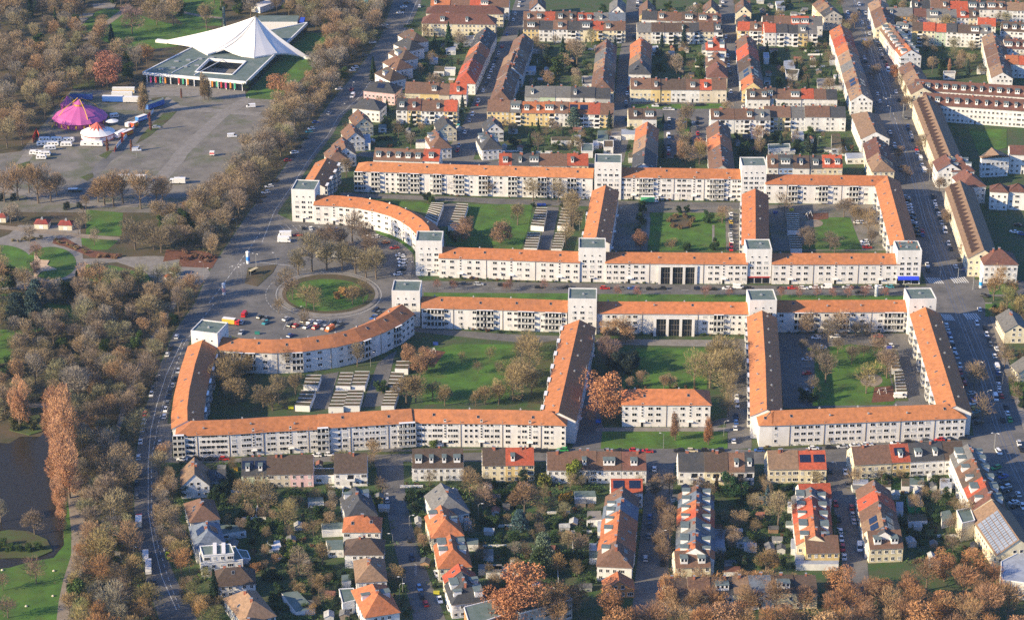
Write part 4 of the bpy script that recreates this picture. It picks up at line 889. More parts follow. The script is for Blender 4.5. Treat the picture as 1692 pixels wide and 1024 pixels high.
# ------------------------------------------------------------------ vehicles
def car_body(L, Wd, hb, ht, prof, seg_cab):
    """prof: side outline of the lower body; seg_cab: (x0 base, x1 top, x2 top, x3 base) of the cabin"""
    body = MB(); n = len(prof); hw = Wd/2
    b = len(body.v)
    for sgn in (-1, 1):
        for x, z in prof: body.v.append((x, sgn*(hw - (0.08 if z > hb*.8 else 0)), z))
    body.f.append(tuple(b+i for i in range(n))); body.m.append(0)
    body.f.append(tuple(b+n+i for i in reversed(range(n)))); body.m.append(0)
    for i in range(n):
        j = (i+1) % n; body.f.append((b+j, b+i, b+n+i, b+n+j)); body.m.append(0)
    x0, x1, x2, x3 = seg_cab; wi = hw-.12; wt = hw-.3
    rp = [(x1,-wt,ht),(x2,-wt,ht),(x2,wt,ht),(x1,wt,ht)]
    body.box(x1, -wt, ht-.05, x2, wt, ht, 0)
    gl = MB(); B_ = [(x0,-wi,hb-.02),(x3,-wi,hb-.02),(x3,wi,hb-.02),(x0,wi,hb-.02)]; T_ = [(x1,-wt,ht-.05),(x2,-wt,ht-.05),(x2,wt,ht-.05),(x1,wt,ht-.05)]
    for i in range(4):
        j = (i+1) % 4; gl.poly([B_[i], B_[j], T_[j], T_[i]], 0)
    for xx in (x1*.55+x2*.45,):                      # door pillar
        for sg in (-1, 1): body.poly([(xx-.06, sg*(wi+.005), hb), (xx+.06, sg*(wi+.005), hb), (xx+.06, sg*(wt+.01), ht-.05), (xx-.06, sg*(wt+.01), ht-.05)][::sg], 0)
    wh = MB(); wh.lathe([(0.02,-.1),(.32,-.1),(.32,.1),(.02,.1)], 10, 0)
    return body, gl, wh
SPEC = {'hatchback': (4.1, 1.78, .88, 1.5, [(-2.05,.25),(2.0,.25),(2.05,.6),(1.15,.88),(-1.95,.9),(-2.05,.7)], (-1.95,-1.55,.15,1.1)),
        'saloon': (4.6, 1.82, .88, 1.45, [(-2.3,.25),(2.25,.25),(2.3,.62),(1.2,.88),(-2.2,.92),(-2.3,.7)], (-1.55,-1.0,.2,1.15)),
        'estate car': (4.6, 1.82, .9, 1.5, [(-2.3,.25),(2.25,.25),(2.3,.62),(1.25,.88),(-2.2,.92),(-2.3,.7)], (-2.2,-1.85,.2,1.15)),
        'van': (5.3, 2.0, 1.15, 2.2, [(-2.65,.3),(2.6,.3),(2.65,.8),(2.0,1.15),(-2.6,1.2),(-2.65,.8)], (-2.6,-2.55,1.35,1.95)),
        'motorhome': (6.6, 2.3, 1.3, 2.9, [(-3.3,.35),(3.2,.35),(3.3,.9),(2.5,1.3),(-3.25,1.35),(-3.3,.8)], (-3.25,-3.2,2.3,2.45))}
CARM = {}
for k_, (L_, W_, hb_, ht_, pr_, cb_) in SPEC.items():
    bd, gl, wh = car_body(L_, W_, hb_, ht_, pr_, cb_)
    if k_ in ('van', 'motorhome'):  # solid side panels behind the cab
        x0, x1, x2, x3 = cb_; wt = W_/2-.13
        bd.box(x0+.02, -wt, hb_-.1, x2-.5, wt, ht_-.02, 0)
    if k_ == 'motorhome': bd.box(.6,-1.05,2.0,2.7,1.05,2.85,0)
    one = MB(); one.v = bd.v + gl.v; one.f = bd.f + [tuple(i+len(bd.v) for i in f) for f in gl.f]; one.m = bd.m + [1]*len(gl.f)
    CARM[k_] = (bd.mesh('car_body', [M['paint']]), gl.mesh('car_windows', [M['glass']]), wh.mesh('wheel', [M['rubber']]), one.mesh('car', [M['paint'], M['glass']]))
CC = {'w': ('white', (.78,.78,.78)), 's': ('silver', (.45,.46,.48)), 'g': ('grey', (.14,.145,.15)), 'k': ('black', (.015,.016,.02)), 'b': ('blue', (.03,.09,.3)), 'r': ('red', (.5,.02,.015)), 'y': ('yellow', (.65,.45,.05)), 'o': ('orange', (.6,.16,.03)), 'G': ('green', (.03,.3,.08)), 'L': ('lime', (.5,.65,.02)), 't': ('turquoise', (.05,.28,.33)), 'd': ('dark blue', (.015,.025,.06)), 'c': ('cream', (.6,.52,.35))}
CARPOS = []
def tangent(rows, y):
    for a, b in zip(rows, rows[1:]):
        if a[0] <= y <= b[0]:
            p, q_ = G((a[1]+a[2])/2, a[0]), G((b[1]+b[2])/2, b[0]); return math.atan2(p.y-q_.y, p.x-q_.x)
    return math.pi/2
CN = [0]
def cars(where, reg, lst, head, order='from the left', n0=1):
    """lst: blank separated x,y,colour[kind]; head: rows for a road tangent or an angle in degrees"""
    items = lst.split(); n = len(items)
    for k, it in enumerate(items):
        x, y, c = it.split(','); x, y = float(x), float(y); CN[0] += 1; rr = random.Random(CN[0]*17)
        (px, py), = Q(reg, (x, y)); p = G(px, py + 1.0, .05)
        kind = {'v': 'van', 'm': 'motorhome', 'e': 'estate car'}.get(c[1:2]) or rr.choice(['hatchback', 'hatchback', 'saloon', 'estate car'])
        cn, cv = CC[c[0]]
        a = tangent(head, py) if isinstance(head, list) else R(head)
        a += R(rr.uniform(-2.5, 2.5)) + (math.pi if rr.random() < .5 and kind != 'v' else 0)
        t_lab = f'{cn} {kind}, {nth(k+1)} {order} {where}' if n > 1 else f'{cn} {kind} {where}'
        z = .06 if True else 0
        bd, gl, wh, one = CARM[kind]
        CARPOS.append((p.x, p.y))
        if py > 300:
            t = thing(kind.replace(' ', '_') + ('' if ' ' in kind else '_car') if kind not in ('van', 'motorhome') else ('delivery_van' if kind == 'van' else 'motorhome'), t_lab, 'car' if kind not in ('van', 'motorhome') else kind, (p.x, p.y, z), a, 'cars ' + where)
            put('body', bd, t, color=cv); put('window_glass', gl, t)
            L_, W_ = SPEC[kind][0], SPEC[kind][1]
            for sx in (-1, 1):
                for sy in (-1, 1):
                    w_ = put('wheel', wh, t, (sx*L_*.31, sy*(W_/2-.08), .32)); w_.rotation_euler = (math.pi/2, 0, 0)
        else:
            o = put((kind.replace(' ', '_') + ('' if ' ' in kind else '_car')) if kind != 'van' else 'delivery_van', one, None, (p.x, p.y, z), a, cv); tag(o, t_lab, 'car' if kind != 'van' else 'van', 'cars ' + where)
S_ = {k: v for k, v in ST.items()}
cars('along the avenue edge by the wood', 'a2', '1148,222,w 1110,295,k 1088,338,w 1020,490,d 998,555,g 984,598,w 957,688,k 944,727,r 935,778,w 926,830,s 914,903,w 900,1005,w', AVENUE, 'from the top')
cars('along the avenue beside the bent wing', 'a2', '1158,447,s 1142,495,k 1125,537,s 1112,572,k 1103,612,d 1090,650,g 1077,698,w 1070,738,w 1040,908,s', AVENUE, 'from the top')
cars('along the lower avenue under bare trees', 'e', '847,130,k 845,178,k 845,260,g 980,300,g 872,512,d 1027,595,w 1040,632,L 950,790,k 1128,870,k', AVENUE, 'from the top')
cars('along the upper avenue by the parking lot', 'b0', '990,20,k 972,47,w 960,68,k 950,85,w 850,165,s 848,185,k 800,235,k 770,277,w 720,360,g 655,440,w 640,458,w 550,580,w 400,797,b 370,838,w 355,858,t 330,900,k 285,960,k 262,992,w', 20, 'from the top')
cars('along the avenue behind the plaza tower', 'b1', '262,10,w 240,35,d 220,60,r 138,193,k 95,230,w 75,268,w 50,297,k 30,330,k', 20, 'from the top')
cars('driving on the upper avenue', 'b0', '1075,42,w 632,583,r 640,627,wv 487,737,s', AVENUE, 'from the top')
cars('in the first north street', 'b0', '1645,225,b 1612,305,r 1590,350,s 1578,380,k 1565,405,d 1555,433,w 1540,465,w 1527,505,w 1508,545,d 1490,590,w 1457,660,w 1450,680,r 1420,745,w 1400,787,s 1370,860,w 1330,807,t 1325,830,k 1310,860,k 1310,890,d 1330,950,s 1320,980,r', S_['northa'], 'from the top')
cars('at the top of the first north street', 'c0', '75,10,s 68,40,w 45,90,w 33,130,w', S_['northa'], 'from the top')
cars('in the second north street', 'c0', '840,15,w 837,40,k 834,62,g 817,240,k 803,335,s 790,470,w 780,575,r 772,610,w 765,665,s 765,690,k', S_['northb'], 'from the top')
cars('in the third north street', 'c0', '1393,15,w 1392,40,k 1415,243,w 1424,335,k 1425,368,w 1432,405,k 1432,430,w 1497,443,g 1505,505,s 1447,600,w 1440,480,k 1520,640,wv 1525,695,w', S_['northc'], 'from the top')
cars('in the parking bay below the mixed terrace', 'c0', '955,690,w 990,683,k 1022,683,d 1030,712,s 1057,712,w 1185,685,d 1240,685,k 1267,683,k 1393,660,wv', 0)
cars('left of the green axis', 'c0', '1045,775,w 1045,800,k 1045,830,g 1042,890,wv 1045,945,k 1042,972,w 1040,998,r', 90, 'from the top')
cars('right of the green axis', 'c0', '1230,770,k 1230,800,k 1230,830,g 1232,872,r 1232,905,r 1230,940,r', 90, 'from the top')
cars('left side of the upper tram road', 'd0', '545,80,w 550,100,s 560,122,w 540,180,w 655,378,w 662,400,k 683,440,s 690,475,k 738,612,w 754,660,w 820,860,w 827,885,g 850,945,w 855,970,k', TRAM, 'from the top')
cars('right side of the upper tram road', 'd0', '662,90,s 680,130,w 685,180,b 728,250,w 735,268,w 748,297,d 757,322,s 768,357,w 770,377,k 792,400,k 800,430,r 808,460,wv 860,600,w 880,655,k 922,770,g 937,820,b 942,842,k 955,865,s 963,888,w 967,912,d 993,970,r 1000,995,w', TRAM, 'from the top')
cars('driving on the upper tram road', 'd0', '620,30,w 618,72,k 642,148,w 688,222,w', TRAM, 'from the top')
cars('right side of the tram road below the junction', 'd1', '1000,12,w 1018,50,wv 1028,90,w 1042,127,wv 1100,297,k 1113,335,w 1120,362,w 1127,388,k 1137,408,w 1148,437,k 1157,467,s 1178,520,wv 1202,602,w 1217,635,k', TRAM, 'from the top')
cars('angle parked beside the upper right wing', 'd1', '898,100,k 903,130,d 925,300,s 930,322,k 935,345,w 940,363,w 943,381,s 948,398,w 958,415,k 962,432,d 968,448,k 972,463,w 980,482,k 985,503,g 990,525,k 995,550,k', 160, 'from the top')
cars('driving near the upper crossing', 'd1', '1030,520,r 1030,545,b 1267,705,k 1247,750,w 1303,770,b 1063,740,w 1068,775,k', TRAM, 'from the top')
cars('near the right edge lane', 'd1', '1650,480,k 1627,525,w 1680,540,b 1435,940,k', 150, 'from the top')
cars('left side of the lower tram road', 'd2', '1187,147,w 1200,185,w 1208,212,b 1218,245,w 1230,280,k 1240,315,w 1255,352,s 1275,412,w 1277,455,r 1288,487,k 1305,522,r', TRAM, 'from the top')
cars('angle parked below the right wing corner', 'd2', '1352,590,s 1372,625,b 1360,655,w 1370,690,y 1378,712,t 1370,742,k 1400,780,k', 25, 'from the top')
cars('right side of the lower tram road', 'd2', '1403,45,w 1437,165,k 1450,210,w 1463,240,k 1475,275,g 1513,300,w 1500,347,w 1515,420,wv 1523,460,b 1525,493,k 1527,533,w 1530,570,w 1545,608,r 1573,683,k 1583,718,w 1600,760,G', TRAM, 'from the top')
cars('driving on the lower tram road', 'd2', '1386,137,w 1507,622,wv 1555,763,k 1660,917,w 1675,955,k 1530,970,w', TRAM, 'from the top')
cars('on the corner lot by the tall row', 'i', '955,178,G 970,215,g 995,228,b 1005,262,k 1010,285,w 1015,307,k 1040,350,k 1055,370,w 1062,392,k', 30, 'from the top')
cars('on the tram road at the right edge', 'i', '968,88,w 1080,325,w 1105,395,w 1085,45,w', TRAM, 'from the top')
cars('in the street below the blue awning', 'd1', '112,890,k 187,890,r 258,890,w 327,885,we 407,885,wv 537,885,s 598,887,d 680,885,s 748,884,w 817,882,t 885,880,k', 0)
cars('driving past the blue awning block', 'd1', '622,917,k', 0)
cars('in the street below the gateway block', 'c1', '198,885,k 378,885,k 628,890,r 740,892,g 803,892,b 922,895,k 995,893,k 1237,893,d 1327,896,k 1418,893,w 1495,887,wv 1550,890,k', 0)
cars('in the street below the plaza-side block', 'b1', '1300,860,k 1370,862,d 1460,865,s 1610,870,k', 0)
cars('at the left end of the south street', 'e', '1125,33,w 1215,30,k 1295,33,k 1385,30,r', 0)
cars('opposite the garden row end', 'f', '985,45,w 1062,40,w', 0)
cars('below the lawn with two poplars', 'c2', '185,962,k 232,965,k 352,957,G 650,962,g 720,963,k 820,960,r 905,967,r 1110,962,k 1195,962,c 1287,962,ke 1368,960,k', 0)
cars('below the right front block', 'd2', '-30,960,b 325,947,w 430,942,k 510,937,s 592,930,w 675,923,w 855,915,w 950,907,k 1055,897,g 1140,890,r 1215,885,k 1295,880,k', 3)
cars('in the lane beside the straight middle wing', 'c2', '1490,415,w 1485,610,w 1485,665,wv 1483,740,d 1480,775,b 1475,815,w 1465,900,w', 88, 'from the top')
cars('in the row beside the flower court', 'c1', '1447,410,w 1447,435,s 1446,460,y 1445,487,d 1446,515,g 1444,542,w 1445,560,s 1450,585,w 1448,612,r 1447,638,r', 90, 'from the top')
cars('under the trees of the upper right court', 'd1', '625,390,b 615,465,w 645,465,w 655,588,w 660,605,w 672,625,r', 0, 'from the top')
cars('parked below the plaza corner tower', 'b1', '320,500,k 368,502,w 420,510,k 460,512,d 490,512,r 535,515,b', 100)
cars('standing at the plaza edge beside the avenue', 'b1', '200,550,wm 195,585,wm 285,545,r', 0, 'from the top')
cars('behind the tree row of the plaza', 'b1', '330,672,k 445,682,cm 545,685,wm 600,692,w 620,665,w 650,694,w 765,702,w', 0)
cars('fanned out below the curved block', 'b1', '755,548,w 788,560,w 857,593,o 912,628,r 948,677,w 960,700,w 965,720,w 963,743,w 955,770,k 933,800,w', 18, 'from the top')
cars('in the southern half of the plaza', 'b2', '40,95,k 75,104,g 75,132,t 210,107,s 240,147,k 272,150,r 325,122,k 365,124,w 417,127,w 340,158,w 402,161,r 455,165,s 492,175,ov 515,135,k 555,143,g 790,50,d 805,72,g 775,98,b 235,215,b', 60)
cars('near the lower avenue tower', 'a2', '1590,80,rv 1570,127,w 1567,195,s', 80, 'from the top')
cars('in the lower right court', 'd2', '340,228,w 380,293,w 462,222,w 742,220,r 815,282,w 278,370,s 278,460,r 303,567,s 303,602,b 885,612,wv', 2, 'from the top')
cars('in the street beside the red row', 'i', '32,195,k 118,203,w 130,275,g 63,380,r 152,398,r 157,437,s 165,478,s 80,465,k 90,530,w 95,575,w 103,625,r 112,675,w 196,625,wv', S_['right'], 'from the top')
cars('on the right side of the middle street', 'h', '40,125,w 38,175,k 37,247,k 108,352,w 107,428,w 90,685,k', S_['middle'], 'from the top')
cars('on the left side of the middle street', 'g', '1492,410,b 1490,465,d 1487,525,g 1466,658,s', S_['middle'], 'from the top')
cars('in the garden street', 'g', '-75,310,s 60,545,k 75,655,d 120,835,b 133,882,k 157,927,r', S_['gardens'], 'from the top')
cars('in front of the glazed veranda', 'g', '240,905,w 300,957,w 225,750,w', 100, 'from the top')
cars('on the fairground parking lot', 'a0', '1632,695,wv 1510,888,wv 1017,828,s 888,978,wv', 10, 'from the top')
cars('beside the white lorry on the parking lot', 'a1', '1188,178,d', 0)

# lorries, trailers and caravans: box body, cab, wheels
def lorry(label, pos, ang, L, w, h, col, cab=None, roof=None, name='lorry', cat='lorry', stripe=None, group=None):
    t = thing(name, label, cat, (pos.x, pos.y, .06), R(ang), group)
    mb = MB(); mb.box(-L/2,-w/2,.6,L/2,w/2,h,0,1); 
    put('box_body', mb.mesh('box_body', [M['cloth'], M['trim'] if roof is None else M['flat_roof']]), t, color=col)
    if stripe:
        mb = MB(); mb.box(-L/2+.1,-w/2-.03,1.3,L/2-.1,-w/2,2.1,0); put('side_stripe', mb.mesh('side_stripe', [M['cloth']]), t, color=stripe)
    if cab:
        mb = MB(); mb.box(L/2+.15,-w/2+.05,.5,L/2+2.1,w/2-.05,h*.8,0); put('cab', mb.mesh('cab', [M['paint']]), t, color=cab)
        mb = MB(); mb.box(L/2+2.08,-w/2+.2,h*.45,L/2+2.13,w/2-.2,h*.72,0); mb.box(L/2+1.0,-w/2+.03,h*.45,L/2+1.9,w/2-.03,h*.72,0); put('windscreen', mb.mesh('windscreen', [M['glass']]), t)
    wh = CARM['van'][2]
    for x in ([-L*.32, -L*.2] if L > 6 else [0]) + ([L/2+1.2] if cab else []):
        for sy in (-1, 1):
            o = put('wheel', wh, t, (x, sy*(w/2-.12), .42), scale=(1.3,1.3,1.3)); o.rotation_euler = (math.pi/2, 0, 0)
    return t
def at(reg, x, y, z=0): (px, py), = Q(reg, (x, y)); return G(px, py, z)
def caravan(label, reg, x, y, ang=0, L=6.5, h=2.5):
    p = at(reg, x, y+6); t = thing('caravan', label, 'caravan', (p.x, p.y, .06), R(ang), 'white caravans and trailers')
    mb = MB(); pr = [(-L/2,.5),(L/2-.2,.5),(L/2,1.3),(L/2-.5,h),(-L/2+.4,h),(-L/2,1.6)]; n = len(pr)
    for s in (-1.1, 1.1): mb.v += [(x_, s, z_) for x_, z_ in pr]
    mb.f += [tuple(range(n)), tuple(reversed(range(n, 2*n)))] + [((i+1)%n, i, n+i, n+(i+1)%n) for i in range(n)]; mb.m += [0]*(n+2)
    put('shell', mb.mesh('shell', [M['trim']]), t)
    mb = MB()
    for x_ in (-L*.28, L*.05, L*.3): mb.box(x_-.5,-1.13,1.3,x_+.5,-1.1,1.95,0)
    put('window', mb.mesh('window', [M['glass']]), t)
    for s in (-1,1): o = put('wheel', CARM['van'][2], t, (0, s*.98, .34)); o.rotation_euler = (math.pi/2, 0, 0)
for k, (x, y) in enumerate(((290,915),(367,915),(447,918),(345,943),(432,947),(325,970),(278,942))):
    caravan(f'white circus caravan, {nth(k+1)} in the cluster below the purple tent', 'a0', x, y, 0 if k < 5 else 12)
for k, (x, y) in enumerate(((225,1000),(262,1003),(297,1008),(270,1030))): caravan(f'white flat caravan, {nth(k+1)} at the bottom edge of the circus', 'a0', x, y, 0, 5.5)
caravan('long white box office trailer below the white tent', 'a0', 598, 945, -3, 12.5, 3.0)
caravan('small white camper behind the white tent', 'a0', 743, 760, 25, 5)
for k, (x, y, L) in enumerate(((900,640,6.5),(918,705,9))): caravan(f'white caravan, {nth(k+1)} of two under avenue trees', 'e', x, y, 98, L)
L_ = lorry
L_('blue long trailer behind the purple tent', at('a0',530,650), -2, 13, 2.6, 3.9, (.04,.10,.35), roof=1)
L_('pale trailer with yellow stripe, rearmost by the forecourt', at('a0',805,608), 0, 13, 2.6, 3.6, (.7,.68,.6), stripe=(.6,.35,.02))
L_('white trailer just before the yellow striped one', at('a0',795,632), 0, 12, 2.6, 3.2, (.7,.7,.68))
L_('blue lorry with white roof beside the poplar', at('a0',735,665), -2, 12, 2.6, 3.9, (.04,.13,.42), cab=(.04,.13,.42))
L_('long white trailer behind the first poplar', at('a0',870,668), -1, 12, 2.6, 3.6, (.68,.67,.64))
L_('blue trailer with grey roof at the forecourt entrance', at('a0',1008,700), 52, 13, 2.6, 3.6, (.05,.14,.42), roof=1)
L_('white box trailer angled beside the white tent', at('a0',785,890), 62, 8, 2.6, 3.4, (.72,.72,.70))
L_('red circus wagon with yellow front beside the white fence', at('a0',825,885), 55, 8, 2.6, 3.2, (.6,.06,.02), stripe=(.75,.4,.02))
L_('white tractor lorry between red wagons', at('a0',835,828), 60, 3, 2.4, 2.8, (.7,.7,.7), cab=(.7,.7,.7))
L_('small red and yellow circus engine by the fence', at('a0',876,828), 60, 4, 2.4, 3.0, (.65,.08,.02), stripe=(.8,.5,.02))
L_('red roofed blue ticket wagon at the fence', at('a0',920,788), 52, 7, 2.6, 3.2, (.05,.2,.55), stripe=(.7,.7,.7))
L_('long white open lorry under bare trees of the parking lot', at('a1',860,195), -2, 15, 2.6, 3.5, (.66,.65,.62))
L_('white lorry with box body on the parking lot', at('a1',1170,210), 180, 6, 2.4, 3.2, (.75,.75,.75), cab=(.75,.75,.75))
L_('dark lorry tractor with white crane on the parking lot', at('a1',475,262), 5, 5, 2.5, 1.6, (.05,.06,.07), cab=(.04,.10,.09))
L_('white and red food trailer at the top of the parking lot', at('a1',1380,30), 0, 2.6, 2.2, 2.6, (.75,.72,.7), stripe=(.6,.05,.05))
L_('red cab lorry with white box under avenue trees', at('e',858,440), 97, 5.5, 2.4, 3.1, (.7,.68,.6), cab=(.55,.03,.02))
L_('yellow delivery lorry on the upper tram road', at('d0',660,290), 100, 5, 2.4, 3.0, (.7,.45,.03), cab=(.7,.7,.65))
L_('white and green lorry beside the flower court', at('c1',905,332), 0, 7, 2.5, 3.3, (.1,.45,.2), cab=(.75,.75,.75))
L_('red and yellow fire lorry on the plaza behind the lower tower', at('a2',1490,138), -15, 6, 2.5, 2.8, (.6,.4,.05), cab=(.6,.03,.02))

# ------------------------------------------------------------------ circus
p = at('a0', 523, 795); t = thing('circus_tent', 'large purple big top tent with yellow masts and a crown-like top', 'tent', (p.x, p.y, 0))
N = 32
def cone(mb, R0, prof, n=N, m=0, sx=1.0, flute=.03):
    b = len(mb.v)
    for r, z in prof:
        for i in range(n):
            a = 2*math.pi*i/n; k = 1 + (flute if i % 2 else 0); mb.v.append((sx*r*k*math.cos(a), r*k*math.sin(a), z))
    for j in range(len(prof)-1):
        for i in range(n):
            q_ = (i+1) % n; mb.f.append((b+j*n+i, b+j*n+q_, b+(j+1)*n+q_, b+(j+1)*n+i)); mb.m.append(m)
    mb.f.append(tuple(b+(len(prof)-1)*n+i for i in range(n))); mb.m.append(m)
PUR = (.46,.10,.30)
mb = MB(); cone(mb, 14.5, [(14.6,3.2),(12.6,5.2),(9,7.2),(5,8.8),(2.6,10.2)], sx=1.05); mb.build('canopy', M['cloth'], t, color=PUR)
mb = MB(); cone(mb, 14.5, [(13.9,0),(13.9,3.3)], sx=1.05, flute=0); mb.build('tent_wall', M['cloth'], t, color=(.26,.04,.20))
mb = MB(); cone(mb, 3, [(2.7,10),(2.9,10.6),(2.7,11.2)]); mb.build('top_band', M['cloth'], t, color=(.6,.3,.05))
mb = MB(); cone(mb, 3, [(3.0,11.2),(1.4,12.3),(.3,13.6)]); mb.build('top_cap', M['cloth'], t, color=PUR)
M['mast'] = mat('yellow_mast', (.7,.42,.04), .5)
for k in range(20):
    a = 2*math.pi*k/20; mb = MB(); mb.box(-.5,-.06,.6,.5,.06,2.4,0); o = mb.build('wall_ornament', M['mast'], t, (14.62*math.cos(a), 13.95*math.sin(a), 0)); o.rotation_euler = (0,0,a+math.pi/2)
for a in (30, 120, 210, 300):
    c_, s_ = math.cos(R(a)), math.sin(R(a))
    mb = MB(); mb.tube([(c_*17,s_*17,0),(c_*9,s_*9,9.5),(c_*1.5,s_*1.5,14)], [.28,.25,.2], 0, 4); mb.build('mast', M['mast'], t)
for k in range(12):
    a = 2*math.pi*k/12+.1; mb = MB(); mb.tube([(14.8*math.cos(a),14.6*math.sin(a),3.2),(18*math.cos(a),18*math.sin(a),0)], [.08,.08], 0, 3); mb.build('guy_rope', M['mast'], t)
p = at('a0', 443, 705); t = thing('entrance_tent', 'small purple peaked tent at the back left of the big top', 'tent', (p.x, p.y, 0))
mb = MB(); cone(mb, 4, [(4.5,2.6),(2,4.5),(.3,7.5)], 12); mb.build('canopy', M['cloth'], t, color=PUR)
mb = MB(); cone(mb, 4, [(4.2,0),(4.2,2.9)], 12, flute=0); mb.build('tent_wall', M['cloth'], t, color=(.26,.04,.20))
for s in (-1, 1): mb = MB(); mb.tube([(s*5.5,0,0),(s*3,0,6),(0,0,8)], [.2,.18,.1], 0, 4); mb.build('mast', M['mast'], t)
p = at('a0', 638, 895); t = thing('circus_tent', 'round white tent with a red star top and red bands', 'tent', (p.x, p.y, 0))
mb = MB()
prof = [(9.5,3.4),(6.5,4.7),(3.4,6.5)]; cone(mb, 9.5, prof, 24, 0, flute=.02); mb.build('canopy', M['trim'], t)
mb = MB(); pts = []
for i in range(24):
    a = 2*math.pi*i/24; rr_ = 5.6 if i % 2 else 3.4; zz = 5.3 if i % 2 else 6.5; pts.append((rr_*math.cos(a), rr_*math.sin(a), zz+.08))
for i in range(24): mb.poly([pts[i], pts[(i+1) % 24], (0, 0, 9.2)], 0)
mb.build('star_top', M['cloth'], t, color=(.55,.12,.09))
mb = MB(); cone(mb, 9, [(9.2,0),(9.2,3.5)], 24, flute=0); mb.build('tent_wall', M['trim'], t)
for z0_, z1_ in ((.2,.7),(2.7,3.4)): mb = MB(); cone(mb, 9, [(9.26,z0_),(9.26,z1_)], 24, flute=0); mb.build('red_band', M['cloth'], t, color=(.5,.05,.04))
p = at('a0', 730, 815); t = thing('market_umbrella', 'round white canopy stand behind the white tent', 'canopy', (p.x, p.y, 0))
mb = MB(); cone(mb, 3, [(3.6,2.6),(.2,3.4)], 16); mb.build('canopy', M['trim'], t); mb = MB(); mb.tube([(0,0,0),(0,0,3.2)], [.15,.15]); mb.build('pole', M['trim'], t)
def polyfence(label, reg, pts, h, col, step=3.0, name='fence_panels', cat='fence', alt=None):
    c = [at(reg, *q_) for q_ in pts]; t = thing(name, label, cat, (c[0].x, c[0].y, 0)); i = 0
    for a, b in zip(c, c[1:]):
        d = b-a; L = d.length; n = max(1, int(L/step)); d = d/n; ang = math.atan2(d.y, d.x)
        for k in range(n):
            q_ = a + d*k; mb = MB(); mb.box(.04,-.04,.1,d.length-.04,.04,h,0)
            o = mb.build('panel', M['cloth'], t, q_-t.location, col if not alt or i % 3 else alt); o.rotation_euler = (0,0,ang); i += 1
polyfence('white and red panel fence along the circus', 'a0', [(745,990),(770,950),(855,860),(910,790),(960,770),(1000,730)], 2.2, (.7,.7,.7), 4, alt=(.6,.05,.03))
polyfence('white panel fence at the forecourt end of the circus', 'a0', [(1030,690),(1062,655)], 2.2, (.7,.7,.7), 3)
polyfence('red entrance panels left of the caravans', 'a0', [(215,930),(240,880),(258,920)], 4, (.6,.1,.05), 3)

# ------------------------------------------------------------------ hall with the white tent roof
out = [G(*Q('a0',(930,474))[0], 5.5), G(*Q('a0',(1600,536))[0], 5.5), G(*Q('b0',(345,150))[0], 5.5), G(*Q('a0',(1270,300))[0], 5.5)]
inn = [G(*Q('a0',(1270,470))[0], 5.5), G(*Q('a0',(1512,488))[0], 5.5), G(*Q('a0',(1600,402))[0], 5.5), G(*Q('a0',(1358,384))[0], 5.5)]
c = sum(out, Vector())/4; t = thing('concert_hall', 'low flat-roofed hall crowned by a sweeping white tent-shaped roof', 'hall', (c.x, c.y, 0))
o2 = [v - t.location for v in out]; i2 = [v - t.location for v in inn]
mb = MB()
for k in range(4):
    j = (k+1) % 4
    mb.poly([o2[k], o2[j], i2[j], i2[k]], 0)
mb.build('flat_roof', M['flat_roof'], t)
mb = MB()
for k in range(4):
    j = (k+1) % 4; z = lambda v, zz: (v.x, v.y, zz)
    mb.poly([z(o2[k],0), z(o2[j],0), z(o2[j],5.48), z(o2[k],5.48)], 0); mb.poly([z(i2[j],0), z(i2[k],0), z(i2[k],5.48), z(i2[j],5.48)], 0)
mb.build('glass_front', M['glass'], t)
for ring, off in ((o2, 1), (i2, -1)):
    for k in range(4):
        a, b = ring[k], ring[(k+1) % 4]; d = (b-a); L = d.length; ang = math.atan2(d.y, d.x)
        mb = MB(); mb.box(0,-.35,4.3,L,.35,6.0,0); put('white_parapet', mb.mesh('white_parapet', [M['trim']]), t, (a.x, a.y, 0), ang)
        if ring is o2 and k == 0:
            for q_ in range(13):
                mb = MB(); mb.box(-.3,-.4,0,.3,-.05,4.3,0); put('column', mb.mesh('column', [M['trim']]), t, (a.x + d.x*(q_+.5)/13, a.y + d.y*(q_+.5)/13, 0), ang)
a = o2[0]; b = o2[3]
for f in (.33, .62):
    p0 = o2[0] + (o2[1]-o2[0])*f*.75; p1 = o2[3] + (o2[2]-o2[3])*f*.3 
    d = (i2[3] + (o2[3]-i2[3])*.2) - p0
    mb = MB(); L = (o2[3]-o2[0]).length*.55; dd = (o2[3]-o2[0]).normalized(); mb.box(0,-.15,5.5,L,.15,5.9,0); put('roof_edge', mb.mesh('roof_edge', [M['trim']]), t, (p0.x+dd.x*4, p0.y+dd.y*4, 0), math.atan2(dd.y, dd.x))
for k in range(8):
    mb = MB(); mb.box(-1.4,-.8,0,1.4,.8,.7,0,); f = .06+.1*k; q_ = o2[0] + (o2[1]-o2[0])*(.1+.08*(k%4)) + (o2[3]-o2[0])*(.15+.09*k*.8)
    put('roof_light', mb.mesh('roof_light', [M['metal']]), t, (q_.x, q_.y, 5.5))
A_ = G(268, 68, 1.0); B_ = G(422, 27, 25); C_ = G(512, 95, 1.0); D_ = G(350, 84, 6.5)
FRONT = [(268,68,1.0),(284,71,2.2),(300,73,4.2),(318,76,6.6),(330,83,6.4),(343,90,6.3),(357,85,7.6),(371,80.5,9.2),(385,87,8.0),(400,92,7.0),(420,94.5,6.6),(440,91,6.6),(458,88,6.4),(475,88,5.0),(492,91,2.8),(512,95,1.0)]
M['membrane'] = mat('white_roof_membrane', (.76,.73,.70), .5, .12, .08, streak=(1,.25,1))
